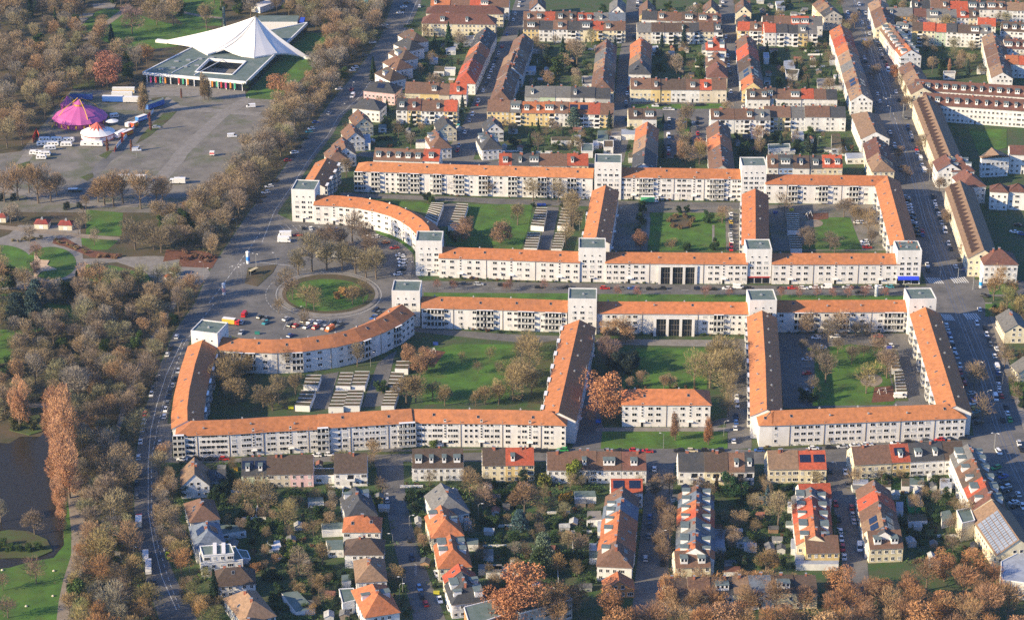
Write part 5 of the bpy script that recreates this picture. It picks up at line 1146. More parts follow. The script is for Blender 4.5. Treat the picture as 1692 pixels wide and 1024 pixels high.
def fan(front, back=False):
    P = [G(x, y, z) - t.location for x, y, z in front]; Bq = B_ - t.location; n = 14; mb = MB(); rows = []
    for q_ in P: rows.append([Bq.lerp(q_, (k/n)) - Vector((0, 0, 3.4*math.sin(math.pi*(k/n)**.8)*(1 - .55*(q_ - P[7]).length/(P[0]-P[7]).length if abs((q_-P[7]).length) < 1e3 else 1))) for k in range(n+1)])
    for a, b in zip(rows, rows[1:]):
        for k in range(n):
            f = [a[k], a[k+1], b[k+1], b[k]] if k else [a[0], a[1], b[1]]
            mb.poly(f, 0); mb.poly([v - Vector((0,0,.5)) for v in f][::-1], 0)
    for a, b in zip(rows, rows[1:]): mb.poly([a[n], a[n]-Vector((0,0,.9)), b[n]-Vector((0,0,.9)), b[n]], 0)
    for a in (rows[0], rows[-1]):
        for k in range(n): mb.poly([a[k], a[k+1], a[k+1]-Vector((0,0,.5)), a[k]-Vector((0,0,.5))], 0)
    return mb, rows
mb, rows = fan(FRONT); mb.build('tent_roof', M['membrane'], t)
for r_i in (7,):
    mb = MB(); mb.tube([v + Vector((0,0,.12)) for v in rows[r_i]], [.22]*len(rows[r_i]), 0, 4); mb.build('ridge_cable', M['metal'], t)
for r_i in (3, 5, 10, 12):
    mb = MB(); mb.tube([v + Vector((0,0,.06)) for v in rows[r_i]], [.09]*len(rows[r_i]), 0, 3); mb.build('membrane_seam', M['metal'], t)
def footing(P, name='roof_anchor'):
    mb = MB(); mb.prism([(-4,-1.6),(4,-1.6),(4,1.6),(-4,1.6)], 0, 1.6, 0); put(name, mb.mesh(name, [M['trim']]), t, P - Vector((0,0,P.z)) - t.location, math.atan2((C_-A_).y, (C_-A_).x))
footing(A_); footing(C_)
# glazed hall volume under the membrane
vol = [A_*.72+C_*.28, D_*.45+C_*.2+A_*.35, A_*.28+C_*.72, B_*.5+(A_+C_)*.25]
mb = MB(); mb.prism([(v.x-t.location.x, v.y-t.location.y) for v in vol], 0, 5.4, 0); mb.build('auditorium', M['glass'], t)
p = at('b0', 155, 175, 0); t2 = thing('stage_building', 'low white service building behind the tent-roofed hall', 'building', (p.x, p.y, 0))
mb = MB(); mb.box(-13,-6,0,13,8,5,0,1); mb.build('wall', [M['trim'], M['flat_roof']], t2)
mb = MB(); mb.box(14,-4,0,17,6,4.5,0); mb.build('blue_gate', M['cloth'], t2, color=(.03,.08,.5))
p = at('b0', 125, 40, 0); t2 = thing('greenhouse', 'long pale roofed hall at the top edge left of the avenue', 'building', (p.x, p.y, 0), R(55))
mb = MB(); mb.box(-18,-4,0,18,4,4,0,1); mb.build('wall', [M['trim'], M['membrane']], t2)
p = at('b0', 745, 62, 0); t2 = thing('office_building', 'flat building with turquoise curtain wall at the avenue top', 'building', (p.x, p.y, 0))
mb = MB(); mb.box(-9,-5,0,9,5,9,0,1); mb.build('wall', [M['house_plaster'], M['flat_roof']], t2, color=(.5,.45,.42))
mb = MB()
for k in range(7): mb.box(-8.8+k*1.3,-5.1,.5,-7.7+k*1.3,-5,8.4,0)
mb.build('curtain_wall', M['cloth'], t2, color=(.10,.35,.42))
p = at('a0', 1460, 185, 0); mb = MB(); mb.lathe([(1.0,0),(.9,12),(.9,14)], 10, 0); o = mb.build('flue', M['flat_roof'], None, (p.x, p.y, 0)); tag(o, 'dark round flue rising left of the tent roof', 'chimney')
BC = {'p': (.7,.08,.28), 'r': (.65,.06,.05), 'g': (.08,.5,.25), 'o': (.8,.3,.03)}
for k, (x, y, c) in enumerate(((983,535,'p'),(1015,537,'r'),(1045,537,'g'),(1077,540,'o'),(1165,542,'r'),(1192,545,'g'),(1223,548,'o'),(1382,562,'o'),(1412,563,'g'),(1440,568,'r'),(1470,572,'p'),(1500,572,'o'),(1528,576,'g'))):
    p = at('a0', x, y+22); nm = {'p':'pink','r':'red','g':'green','o':'orange'}[c]
    t2 = thing('banner', f'{nm} banner on a pole, {nth(k+1)} from the left before the hall', 'banner', (p.x, p.y, 0), 0, 'coloured banners before the hall')
    mb = MB(); mb.box(-.45,-.05,1.8,.45,.05,5.4,0); mb.build('flag_cloth', M['cloth'], t2, color=BC[c]); mb = MB(); mb.tube([(-.55,0,0),(-.55,0,6.5)], [.08,.06]); mb.build('pole', M['metal'], t2)
# ------------------------------------------------------------------ trees
M['bark'] = mat('bark', (.17,.13,.095), .95, .4, 1.5, coord='object')
M['twigs'] = mat('bare_twigs', (1,1,1), .9, .45, .35, obcol=True, detail=4)
M['leaves'] = mat('foliage', (1,1,1), .8, .55, .5, obcol=True, detail=5)
def bare_proto(seed, Hh=13.0, rx=5.5, trunk=.3, nt=1550, base=.28, narrow=1.0, tw=.06, droop=0.0, wide_top=1.0):
    r_ = random.Random(seed); tr = MB(); cr = MB()
    tr.tube([(0,0,-.2),(r_.uniform(-.2,.2),r_.uniform(-.2,.2),Hh*.3),(r_.uniform(-.4,.4),r_.uniform(-.4,.4),Hh*.6),(0,0,Hh*.9)], [trunk*1.3,trunk,trunk*.6,.06], 0, 6)
    cz = Hh*(base + (1-base)/2); rz = Hh*(1-base)/2; ends = []
    for k in range(15):
        a = k*2.4 + r_.uniform(-.4,.4); z0 = Hh*(base*.75 + .55*(k/15)); e = r_.uniform(.55,.95)
        sh = math.sqrt(max(0.06, 1-((z0+Hh*.22-cz)/rz)**2)); L = rx*e*sh*narrow
        p0 = Vector((0,0,z0)); p1 = Vector((math.cos(a)*L*.5, math.sin(a)*L*.5, z0+Hh*.10)); p2 = Vector((math.cos(a)*L, math.sin(a)*L, z0+Hh*.2*r_.uniform(.7,1.2)))
        tr.tube([p0,p1,p2], [trunk*.42,trunk*.26,.05], 0, 4, False)
        for q_ in range(4):
            b0 = p0.lerp(p2, r_.uniform(.35,.95)); b1 = b0 + Vector((math.cos(a+r_.uniform(-1.3,1.3))*L*.4, math.sin(a+r_.uniform(-1.3,1.3))*L*.4, Hh*r_.uniform(.04,.17)))
            tr.tube([b0,b1], [.09,.03], 0, 3, False); ends.append(b1)
    lob = [(r_.uniform(-.5,.5)*rx, r_.uniform(-.5,.5)*rx, cz+r_.uniform(-.6,.75)*rz, r_.uniform(.4,.62)) for _ in range(9)]
    for k in range(nt):
        lx, ly, lz, lr = r_.choice(lob)
        while True:
            u = Vector((r_.uniform(-1,1), r_.uniform(-1,1), r_.uniform(-1,1)))
            if .15 < u.length < 1: break
        u = u.normalized()*(u.length**.6)
        p = Vector((lx + u.x*rx*lr*narrow, ly + u.y*rx*lr*narrow, lz + u.z*rz*lr*.95))
        if p.z < Hh*base*.7: continue
        d = (Vector((p.x, p.y, (p.z-cz)*.6 + rz*.55 - droop*rz)).normalized() + Vector((r_.uniform(-.6,.6), r_.uniform(-.6,.6), r_.uniform(-.4,.5)))).normalized()
        L = r_.uniform(.7,1.5); s = d.cross(Vector((r_.uniform(-1,1), r_.uniform(-1,1), r_.uniform(-1,1)))).normalized()*tw
        e = p + d*L; m_ = p + d*L*.5; side = d.orthogonal().normalized()
        cr.poly([p-s, p+s, e], 0)
        for _ in range(2):
            d2 = (d + Vector((r_.uniform(-.8,.8), r_.uniform(-.8,.8), r_.uniform(-.5,.6)))).normalized(); cr.poly([m_-s*.7, m_+s*.7, m_+d2*L*.6], 0)
    return tr.mesh('trunk', [M['bark']]), cr.mesh('crown', [M['twigs']])
def leafy_proto(seed, Hh=12.0, rx=5.0, n=2600, sz=.38, base=.12, shape='round', trunk=.3, lobes=14):
    r_ = random.Random(seed); tr = MB(); cr = MB()
    tr.tube([(0,0,-.2),(0,0,Hh*.5),(0,0,Hh*.9)], [trunk,trunk*.7,.05], 0, 6)
    for k in range(8):
        a = k*2.4; z = Hh*(.2+.07*k); tr.tube([(0,0,z),(math.cos(a)*rx*.5,math.sin(a)*rx*.5,z+Hh*.12)], [trunk*.4,.05], 0, 3, False)
    lob = []
    for _ in range(lobes):
        t_ = r_.random(); a = r_.uniform(0, 6.28); rr_ = r_.uniform(.25,.75)*rx; lob.append((math.cos(a)*rr_, math.sin(a)*rr_, Hh*(base+.12 + (1-base-.22)*t_), r_.uniform(.32,.55)*rx))
    for k in range(n):
        if shape == 'round':
            x, y, z, R_ = lob[k % lobes]
            u = Vector((r_.gauss(0,1), r_.gauss(0,1), r_.gauss(0,1))).normalized()*(r_.random()**.3)*R_
            q_ = math.hypot(x+u.x, y+u.y)/rx; h_ = Hh*(base + (1-base)*.5)
            p = Vector((x+u.x, y+u.y, z+u.z*.9))
            if p.z > Hh*1.02 or p.z < Hh*base: continue
        elif shape == 'cone':
            t_ = 1-(1-r_.random())**.6 if r_.random() < .5 else r_.random(); tier = .82+.18*math.cos(t_*Hh*2.6); rad = rx*(1-t_)**.85*tier*(r_.random()**.35); a = r_.uniform(0, 6.28); rad *= .85+.2*math.sin(a*5+t_*9)
            p = Vector((math.cos(a)*rad, math.sin(a)*rad, Hh*(base+(1-base)*t_) - rad*.22))
        elif shape == 'column':
            t_ = r_.random(); rad = rx*math.sin(math.pi*min(1, .12+t_*.88))**.55*(r_.random()**.4)*(.85+.15*math.sin(t_*17)); a = r_.uniform(0, 6.28)
            p = Vector((math.cos(a)*rad, math.sin(a)*rad, Hh*(base+(1-base)*t_)))
        elif shape == 'tier':
            k2 = r_.randrange(7); t_ = k2/7; rad = rx*(1-t_*.75)*math.sqrt(r_.random()); a = r_.uniform(0, 6.28)+k2; rad *= .7+.3*abs(math.sin(a*2.5+k2))
            p = Vector((math.cos(a)*rad, math.sin(a)*rad, Hh*(.2+.78*t_) + r_.uniform(-.5,.5) - rad*.05))
        d = Vector((r_.gauss(0,1), r_.gauss(0,1), r_.gauss(.4,.8))).normalized(); s1 = d.orthogonal().normalized(); s2 = d.cross(s1); z_ = sz*r_.uniform(.6,1.3)
        a = r_.uniform(0, 6.28); v1 = (s1*math.cos(a)+s2*math.sin(a))*z_; v2 = (s2*math.cos(a)-s1*math.sin(a))*z_*.6
        cr.poly([p-v1, p+v2, p+v1, p-v2] if k % 2 else [p-v1, p+v2*1.2, p+v1], 0)
    return tr.mesh('trunk', [M['bark']]), cr.mesh('crown', [M['leaves']])
PR = {'bare': [bare_proto(1), bare_proto(2, 14, 5.0), bare_proto(3, 12, 6.2), bare_proto(4, 15, 5.4, base=.35), bare_proto(5, 12.5, 4.6, base=.2), bare_proto(6, 13.5, 6.0, nt=1300)],
      'thin': [bare_proto(11, 11, 4.6, .2, 800, tw=.045), bare_proto(12, 9, 3.8, .18, 650, tw=.045)],
      'copper': [leafy_proto(21, 14, 6.6, 5200, .3, .1), leafy_proto(22, 13, 6.0, 4600, .3, .12)],
      'poplar': [bare_proto(31, 15, 2.4, .25, 2200, base=.08, tw=.07), leafy_proto(32, 12, 1.5, 2400, .28, .05, 'column')],
      'redwood': [bare_proto(41, 25, 5.4, .5, 5200, base=.04, tw=.085)],
      'spruce': [leafy_proto(51, 13, 3.2, 2600, .36, .05, 'cone'), leafy_proto(52, 10, 2.2, 2200, .3, .04, 'cone')],
      'cedar': [leafy_proto(61, 14, 6.0, 4600, .36, .1, 'tier', .35)],
      'evergreen': [leafy_proto(71, 8, 3.6, 2600, .34, .04), leafy_proto(72, 6, 3.0, 2000, .32, .02), leafy_proto(73, 10, 4.2, 3000, .36, .08)],
      'shrub': [leafy_proto(81, 2.6, 1.9, 700, .26, .02, trunk=.06, lobes=7), leafy_proto(82, 2.0, 2.3, 800, .26, .02, trunk=.06, lobes=8), leafy_proto(83, 3.4, 1.6, 700, .26, .02, trunk=.06, lobes=7)]}
COLS = {'bare': [(0.437,0.296,0.132),(0.364,0.255,0.120),(0.395,0.306,0.124),(0.322,0.224,0.128),(0.478,0.296,0.120),(0.354,0.281,0.112),(0.260,0.265,0.096),(0.312,0.275,0.192),(0.458,0.235,0.096)],
        'thin': [(0.281,0.204,0.104),(0.260,0.184,0.120)], 'copper': [(.43,.165,.075),(.36,.15,.07)], 'poplar': [(.42,.22,.11),(.36,.17,.10)], 'redwood': [(.66,.36,.19)],
        'spruce': [(.03,.065,.035),(.04,.085,.04),(.035,.07,.06)], 'cedar': [(.09,.14,.11),(.06,.10,.09)], 'evergreen': [(.03,.07,.02),(.045,.09,.02),(.025,.05,.022),(.06,.105,.02)],
        'shrub': [(.04,.085,.022),(.06,.10,.03),(.13,.09,.045),(.18,.09,.045),(.03,.06,.02),(.2,.14,.06)]}
KINDN = {'bare': ('bare_tree', 'bare brown tree', 'tree'), 'thin': ('small_bare_tree', 'thin bare tree', 'tree'), 'copper': ('copper_tree', 'orange-brown leafy tree', 'tree'), 'poplar': ('columnar_tree', 'narrow upright orange tree', 'tree'), 'redwood': ('redwood_tree', 'tall conical orange tree', 'tree'),
         'spruce': ('spruce_tree', 'dark green conical conifer', 'conifer'), 'cedar': ('cedar_tree', 'blue-green spreading conifer', 'conifer'), 'evergreen': ('evergreen_tree', 'dense dark evergreen', 'evergreen tree'), 'shrub': ('garden_shrub', 'low rounded garden shrub', 'shrub')}
MARKS = [('purple circus tent', (135,190)), ('white tent roof', (400,70)), ('plaza corner tower', (505,365)), ('oval green', (545,488)), ('tallest rear tower', (1005,325)), ('blue awning tower', (1500,468)), ('copper tree by the wing', (990,690)), ('hipped house on the lawn', (1100,700)), ('avenue tower', (340,590)), ('left front block', (300,750)), ('middle front block', (620,745)), ('right front block', (1430,730)), ('pond island', (40,900)), ('star-shaped flower plaza', (75,440)), ('tall redwoods', (110,740)), ('parking lot lorry', (290,305)), ('flat-roofed villa', (360,930)), ('cedar', (895,930)), ('yellow end house', (1350,920)), ('shop tower', (1255,465)), ('second north street', (1040,100)), ('third north street', (1205,100)), ('tram road top', (1420,20)), ('square lawn', (1630,235)), ('gateway block', (1115,465)), ('first north street', (800,130)), ('forecourt banners', (330,145)), ('bent wing', (300,700)), ('flower court', (1130,380)), ('grey edge house', (1670,550)), ('rose garden huts', (90,375)), ('avenue bend', (240,830)), ('striped row', (1150,940)), ('parking bay', (1120,172)), ('middle street row', (1020,900)), ('white tower at the plaza', (710,455)), ('orange villa', (620,990)), ('hillside of the top edge', (300,5))]
MARKW = [(n_, G(*p_)) for n_, p_ in MARKS]
TREES = []
def label_trees():
    by = {}
    for o, kind, extra in TREES:
        if extra: continue
        nm, ph = min(((((m - o.location).length), n_) for n_, m in MARKW))[1], None
        by.setdefault((kind, nm), []).append(o)
    for (kind, nm), os_ in by.items():
        m = dict(MARKW)[nm]; quad = {}
        for o in os_:
            d = o.location - m
            k = ('left of' if d.x < 0 else 'right of') if abs(d.x) > abs(d.y)*.7 else ('behind' if d.y > 0 else 'in front of')
            quad.setdefault(k, []).append(o)
        for k, lst in quad.items():
            lst.sort(key=lambda o: (o.location - m).length)
            for i, o in enumerate(lst):
                o['label'] = f"{o['label']} {k} the {nm}" + (f', {nth(i+1)} nearest' if len(lst) > 1 else '')
MASS = []
def tree(kind, w, s=1.0, label=None, var=None, col=None, sz=None, group=None):
    r_ = rnd; pr = PR[kind]; i = r_.randrange(len(pr)) if var is None else var; tr, cr = pr[i]
    c = col or r_.choice(COLS[kind]); j = r_.uniform(.85,1.18); c = tuple(v*j for v in c); nm, lb, cat = KINDN[kind]
    adj = '' if label else ('large ' if s > 1.1 else ('small ' if s < .8 else ''))
    t = thing(nm, label or (adj + lb), cat, (w.x, w.y, .05), r_.uniform(0, 6.28), group or f'{nm.replace("_"," ")}s')
    sc = (s*r_.uniform(.92,1.08), s*r_.uniform(.92,1.08), sz or s*r_.uniform(.92,1.08))
    put('trunk', tr, t, scale=sc); put('crown', cr, t, scale=sc, color=c)
    TREES.append((t, kind, label is not None)); return t
def inpoly(p, poly):
    x, y = p; c = False; j = len(poly)-1
    for i in range(len(poly)):
        xi, yi = poly[i]; xj, yj = poly[j]
        if (yi > y) != (yj > y) and x < (xj-xi)*(y-yi)/(yj-yi)+xi: c = not c
        j = i
    return c
CELLS = {}
def free(w, sp):
    cx_, cy_ = int(w.x//8), int(w.y//8)
    for i in range(cx_-2, cx_+3):
        for j in range(cy_-2, cy_+3):
            for q_, s_ in CELLS.get((i, j), ()):
                if (q_-w).length < (sp+s_)/2: return False
    return True
def claim(w, sp): CELLS.setdefault((int(w.x//8), int(w.y//8)), []).append((w.copy(), sp))
def segd(p, a, b):
    d = b-a; t = max(0, min(1, (p-a).dot(d)/max(1e-6, d.length_squared))); return (p-(a+d*t)).length
def clear_of_houses(w, m):
    p = Vector((w.x, w.y))
    for a, b, hw in HOUSES + HB:
        if segd(p, a, b) < hw + m: return False
    return True
STREETP = [strip_pts(AVENUE), strip_pts(TRAM)] + [strip_pts(r) for r in ST.values()] + [Q('c0',(660,650),(1530,650),(1530,760),(660,760)), Q('c0',(1010,740),(1110,740),(1120,1030),(1010,1030)), Q('c0',(1180,740),(1320,745),(1330,1030),(1190,1030))]
MEAD = [[(238,418),(352,400),(345,470),(330,500),(255,462),(238,455)], Q('a1',(-20,930),(130,930),(260,990),(80,1040),(-40,1023)), Q('a2',(300,0),(500,20),(520,120),(430,140),(330,160),(100,230),(140,330),(60,390),(-60,400),(-60,170),(120,180)), Q('a2',(300,460),(390,490),(370,560),(330,600),(240,640),(330,650),(290,540)), Q('e',(390,300),(490,290),(500,560),(440,780),(400,900),(390,1120),(-80,1120),(-80,720),(60,690),(180,660),(330,640),(395,560)), POND,
        Q('a2',(1110,20),(1150,20),(1020,220),(950,370),(880,520),(820,700),(780,860),(750,1023),(720,1023),(745,860),(780,700),(840,520),(910,370),(980,220))]
def scatter(poly, kinds, sp, smin, smax, n=4000, avoid=(), houses=3.0, maxn=999, group=None, streets=True, mass=False):
    xs = [p[0] for p in poly]; ys = [p[1] for p in poly]; k = 0
    for _ in range(n):
        if k >= maxn: break
        p = (rnd.uniform(min(xs), max(xs)), rnd.uniform(min(ys), max(ys)))
        if not inpoly(p, poly) or any(inpoly(p, a) for a in avoid) or (streets and any(inpoly(p, a) for a in STREETP)): continue
        w = G(*p); s = rnd.uniform(smin, smax); d = sp*s/((smin+smax)/2)
        if not free(w, d): continue
        if houses and not clear_of_houses(w, houses): continue
        kind = rnd.choice(kinds); claim(w, d); k += 1
        if mass and kind in ('bare', 'shrub'): MASS.append((kind, w, s))
        else: tree(kind, w, s, group=group)
def spot(kind, reg, x, y, s=1.0, label=None, var=None, col=None, sz=None, crown=True):
    """x, y: foot of the trunk"""
    w = at(reg, x, y); claim(w, 5*s); return tree(kind, w, s, label, var, col, sz)
# landmark trees
spot('copper', 'c2', 602, 768, 1.55, 'huge orange-brown leafy tree between leaning wing and hipped house', 0, (.60,.27,.12), 1.55)
spot('poplar', 'c2', 1085, 895, .85, 'narrow brown-orange columnar tree on the lawn, left of the two', 0, (.38,.23,.14), .85)
spot('poplar', 'c2', 1300, 925, .85, 'narrow bright orange columnar tree on the lawn, right of the two', 0, (.56,.27,.13), .85)
for k, (x, y, s) in enumerate(((385,940,1.05),(440,1010,1.0),(400,870,.9))): spot('redwood', 'a2', x, y, s, f'tall conical orange redwood beside the pond, {nth(k+1)} of the cluster', 0)
for k, (x, y, s) in enumerate(((375,200,.95),(430,270,.95),(400,100,.95))): spot('redwood', 'e', x, y, s, f'tall conical orange redwood on the pond bank, {nth(k+1)} along the path', 0)
spot('redwood', 'a2', 130, 800, .75, 'lone slim orange conical tree behind the footbridge', 0)
for k, (x, y, s) in enumerate(((372,330,.5),(385,400,.35),(385,470,.35))): spot('redwood', 'e', x, y, s, f'small orange conifer at the water edge, {nth(k+1)} down the bank', 0)
spot('copper', 'a0', 700, 570, 1.5, 'big orange-brown tree with twin crowns behind the circus', 1, (.40,.16,.10))
spot('copper', 'b0', 160, 620, 1.05, 'orange-brown tree on the lawn right of the hall', 1, (.46,.22,.11))
spot('copper', 'b0', 235, 650, .75, 'smaller tan tree beside the orange tree near the hall', 0, (.38,.23,.11))
spot('spruce', 'a0', 728, 280, 1.0, 'dark green fir standing alone on the lawn', 0, (.02,.055,.04))
for k, (x, y, s) in enumerate(((935,740,1.15),(1330,650,1.0),(1355,655,.95))): spot('poplar', 'a0', x, y, s, f'tall yellowish poplar before the hall, {nth(k+1)} from the left', 0, (.42,.30,.16))
for k, (x, y, s) in enumerate(((980,850,.7),(700,985,.65),(855,985,.55),(1180,640,.5))): spot('poplar', 'a0', x, y, s, f'slim reddish columnar tree on the parking lot, {nth(k+1)} of four', 1, (.30,.12,.07))
spot('evergreen', 'a0', 1605, 590, .8, 'round dark bush at the corner of the hall', 0)
for k, (x, y, s) in enumerate(((560,420,1.1),(600,300,1.0),(480,190,1.1),(520,110,1.2),(590,60,1.1))): spot('bare', 'b0', x, y, s, f'tall pale bare tree between hall and avenue, {nth(k+1)} from the bottom', None, (.40,.29,.19))
spot('bare', 'a0', 860, 220, 1.35, 'broad reddish-brown bare tree on the lawn behind the hall', 2, (.26,.16,.14))
spot('bare', 'a0', 960, 440, 1.1, 'bare brown tree at the left corner of the hall', 0)
spot('bare', 'a0', 1345, 195, 1.1, 'yellowish weeping bare tree behind the hall', 1, (.34,.25,.14))
spot('bare', 'a0', 665, 190, .8, 'small pale bare tree on the lawn by the path', 0)
spot('spruce', 'b0', 775, 520, 1.1, 'big dark pine beside the upper avenue', 0, (.02,.06,.025))
spot('spruce', 'b0', 1265, 290, 1.05, 'tall dark green fir behind the wide front block', 0, (.03,.09,.03))
spot('evergreen', 'c0', 320, 490, 1.3, 'tall green conifer in the north garden', 2, (.06,.10,.02)); spot('spruce', 'c0', 350, 400, 1.15); spot('spruce', 'c0', 245, 400, 1.1); spot('spruce', 'c0', 230, 420, .95, None, None, (.07,.11,.11))
spot('spruce', 'c0', 605, 265, .9); spot('evergreen', 'c0', 1085, 285, .8); spot('spruce', 'c0', 1140, 300, 1.0); spot('evergreen', 'c0', 1375, 240, .7)
spot('cedar', 'c0', 425, 830, .9, 'blue-green conifer before the multicoloured balcony row', 0, (.08,.13,.10)); spot('spruce', 'c0', 655, 835, 1.0)
for x, y, s in ((1090,505,.95),(445,425,1.1),(435,560,.8)): spot('bare', 'c0', x, y, s, None, 1, (.42,.32,.22))
spot('bare', 'c0', 1160, 840, 1.1, 'tall bare tree at the head of the green axis', 1, (.36,.26,.16)); spot('bare', 'c0', 1130, 985, .9, 'bare tree midway on the green axis', 2, (.36,.26,.17)); spot('bare', 'c0', 1130, 1050, .8); spot('bare', 'c0', 1245, 1020, .8); spot('bare', 'c1', 1150, 85, .9, None, None, (.36,.26,.17)); spot('bare', 'c1', 1240, 85, .8)
spot('poplar', 'd0', 1205, 475, .8, 'orange columnar tree with a low white shelter, right gardens', 1, (.5,.26,.15)); spot('spruce', 'd0', 1325, 500, 1.1); spot('poplar', 'd0', 1635, 90, .9, 'orange columnar tree at the top right corner', 1, (.5,.26,.15))
spot('spruce', 'd0', 330, 990, 1.0, None, None, (.06,.09,.06)); spot('spruce', 'd0', 285, 1000, .9, None, None, (.06,.09,.06)); spot('copper', 'd0', 860, 510, .6, 'small copper tree on the tram road pavement', 0)
# plaza
for k, (x, y, s) in enumerate(((287,805,1.0),(375,782,1.3),(472,772,1.2),(573,775,1.15),(660,795,1.1),(728,822,1.05),(793,832,1.2))): spot('bare', 'b1', x, y, s, f'bare tree in the arc above the oval green, {nth(k+1)} from the left', None, (.27,.22,.12))
for k, (x, y, s) in enumerate(((560,640,.95),(640,600,1.1),(720,650,1.05),(600,720,.8),(500,660,.9),(760,690,1.0),(430,640,.9))): spot('bare', 'b1', x, y, s, f'bare tree among the parked cars of the plaza, {nth(k+1)} of seven', None, (.24,.17,.12))
spot('shrub', 'b1', 590, 945, 1.9, 'golden brown bush on the oval green', 0, (.42,.24,.08)); spot('shrub', 'b1', 640, 930, 1.7, 'paler golden bush on the oval green', 1, (.38,.24,.10)); spot('shrub', 'b1', 540, 958, 1.2, 'small golden bush on the oval green', 2, (.4,.22,.08))
for k, (x, y) in enumerate(((205,930),(250,965),(340,1010))): spot('thin', 'b1', x, y, 1.3, f'thin bare tree left of the oval green, {nth(k+1)} down')
for k, (x, y) in enumerate(((710,985),(640,1000),(150,135))): spot('thin', 'b1', x, y, .9)
for k, (x, y) in enumerate(((390,55),(160,70),(330,160))): spot('thin', 'b2', x, y, .9)
# upper courts
for x, y, s, c in ((785,250,.8,0),(1275,275,.8,0),(1530,290,.8,0),(600,170,.75,0),(1350,590,.75,1),(1600,600,.85,1),(1380,545,.7,1)): spot('bare' if c == 0 else 'copper', 'b1', x, y, s, None, None, (.36,.26,.15) if not c else (.34,.2,.12))
for x, y, s in ((1300,585,.6),(1270,560,.5),(1130,330,.8),(1160,350,.7)): spot('evergreen', 'b1', x, y, s)
for x, y, s in ((160,325,.95),(325,330,.85),(430,400,.9),(420,520,1.05),(400,450,1.0),(370,620,.8),(60,480,.9)): spot('bare', 'c1', x, y, s, None, None, (.34,.26,.14))
for x, y, s in ((1300,465,.85),(1155,650,.8),(1340,645,.75),(860,470,.8),(160,365,.35),(345,365,.35),(870,400,.7),(1110,400,.5),(1160,395,.5),(840,540,.6)): spot('evergreen', 'c1', x, y, s)
spot('copper', 'c1', 860, 635, .72, 'copper-brown tree left of the court lawn', 1, (.32,.16,.09)); spot('bare', 'c1', 1390, 470, .7, None, None, (.4,.26,.15)); spot('bare', 'c1', 1060, 640, .5)
for k, (x, y) in enumerate(((1065,490),(1180,490),(1050,460),(1200,460),(1120,505),(1090,430),(1150,430))): spot('shrub', 'c1', x, y, .9, None, None, (.26,.17,.09))
for x, y, s, c in ((560,400,.6,2),(520,430,.75,0),(590,480,.75,1),(680,540,.9,1),(650,480,.6,1),(270,600,.8,0),(300,640,.8,0),(430,640,.7,0),(460,660,.6,0),(140,290,.7,2),(410,300,.7,2),(700,600,.6,0)): spot('bare', 'd1', x, y, s, None, None, ((.25,.19,.14),(.38,.26,.13),(.36,.25,.17))[c])
spot('thin', 'd1', 132, 430, 1.1)
# lower courts
for x, y, s in ((1480,480,.95),(1560,560,1.05),(1460,600,1.05),(1530,660,1.0),(1430,540,.85),(1600,480,.8),(1580,640,.7)): spot('bare', 'a2', x, y, s, None, None, (.33,.24,.12))
for x, y, s in ((205,450,.85),(670,415,.75),(270,600,.7),(120,700,.9),(60,690,.8),(160,660,.8)): spot('bare', 'b2', x, y, s, None, None, (.30,.23,.13))
for x, y, s in ((1000,400,.85),(1120,440,1.0),(1080,470,.9)): spot('copper', 'b2', x, y, s*.8, None, 1, (.38,.21,.11))
for x, y, s in ((990,660,1.05),(1050,650,1.0),(1160,640,.75),(1240,670,.7),(1500,660,.75),(1590,660,.75),(1440,670,.5),(1700,560,.9)): spot('bare', 'b2', x, y, s, None, 0, (.38,.27,.13))
spot('evergreen', 'b2', 830, 590, .95, 'dark round evergreen beside the court drive', 0)
for x, y in ((1350,390),(1533,375),(1455,460),(1590,450)): spot('thin', 'b2', x, y, .55)
for x, y, s in ((90,380,.9),(140,450,1.05),(120,540,1.05),(60,560,.95),(90,620,1.0),(30,640,.9),(150,600,.8),(20,500,.85),(-60,640,.8),(130,330,.8)): spot('bare', 'c2', x, y, s, None, None, (.36,.27,.13))
for x, y, s in ((640,240,.9),(730,245,1.1),(760,260,.9)): spot('copper', 'c2', x, y, s*.75, None, 1, (.40,.24,.12))
for x, y, s in ((650,420,.95),(620,380,.8)): spot('bare', 'c2', x, y, s, None, None, (.3,.19,.15))
for x, y, s in ((780,470,1.0),(720,450,1.0),(820,430,.8),(680,440,.9)): spot('evergreen', 'c2', x, y, s, None, 2, (.02,.035,.03))
for x, y, s in ((1210,540,1.1),(1310,555,1.15),(1400,500,1.1),(1380,420,1.05),(1460,440,1.0),(1330,430,1.0),(1440,560,1.0),(1420,650,.9),(1430,740,.7),(1480,500,.9)): spot('bare', 'c2', x, y, s, None, 5, (.38,.29,.14))
for x, y, s in ((870,545,.5),(1010,560,.5),(1050,560,.5),(790,560,.45)): spot('bare', 'c2', x, y, s, None, None, (.36,.24,.15))
for x, y, s, c in ((280,235,.95,1),(475,220,.9,1),(420,255,.8,0),(595,220,.6,0),(668,220,.6,0),(745,370,1.0,1),(800,490,1.1,1),(570,400,.7,0),(360,430,.9,0),(400,520,.9,0),(250,330,.6,0),(310,600,.6,0),(650,350,.5,0),(820,440,.7,0),(480,330,.6,0)): spot('bare' if y != 370 else 'bare', 'd2', x, y, s, None, None, ((.24,.19,.13),(.40,.28,.18))[c])
spot('thin', 'd2', 665, 590, 1.35, 'yellowish bare tree beside the round sandpit', 0, (.42,.33,.12)); spot('evergreen', 'd2', 315, 650, .8); spot('evergreen', 'd2', 250, 640, .6)
spot('shrub', 'd2', 733, 890, 1.1, 'bright yellow bush before the right front block', 0, (.6,.38,.02))
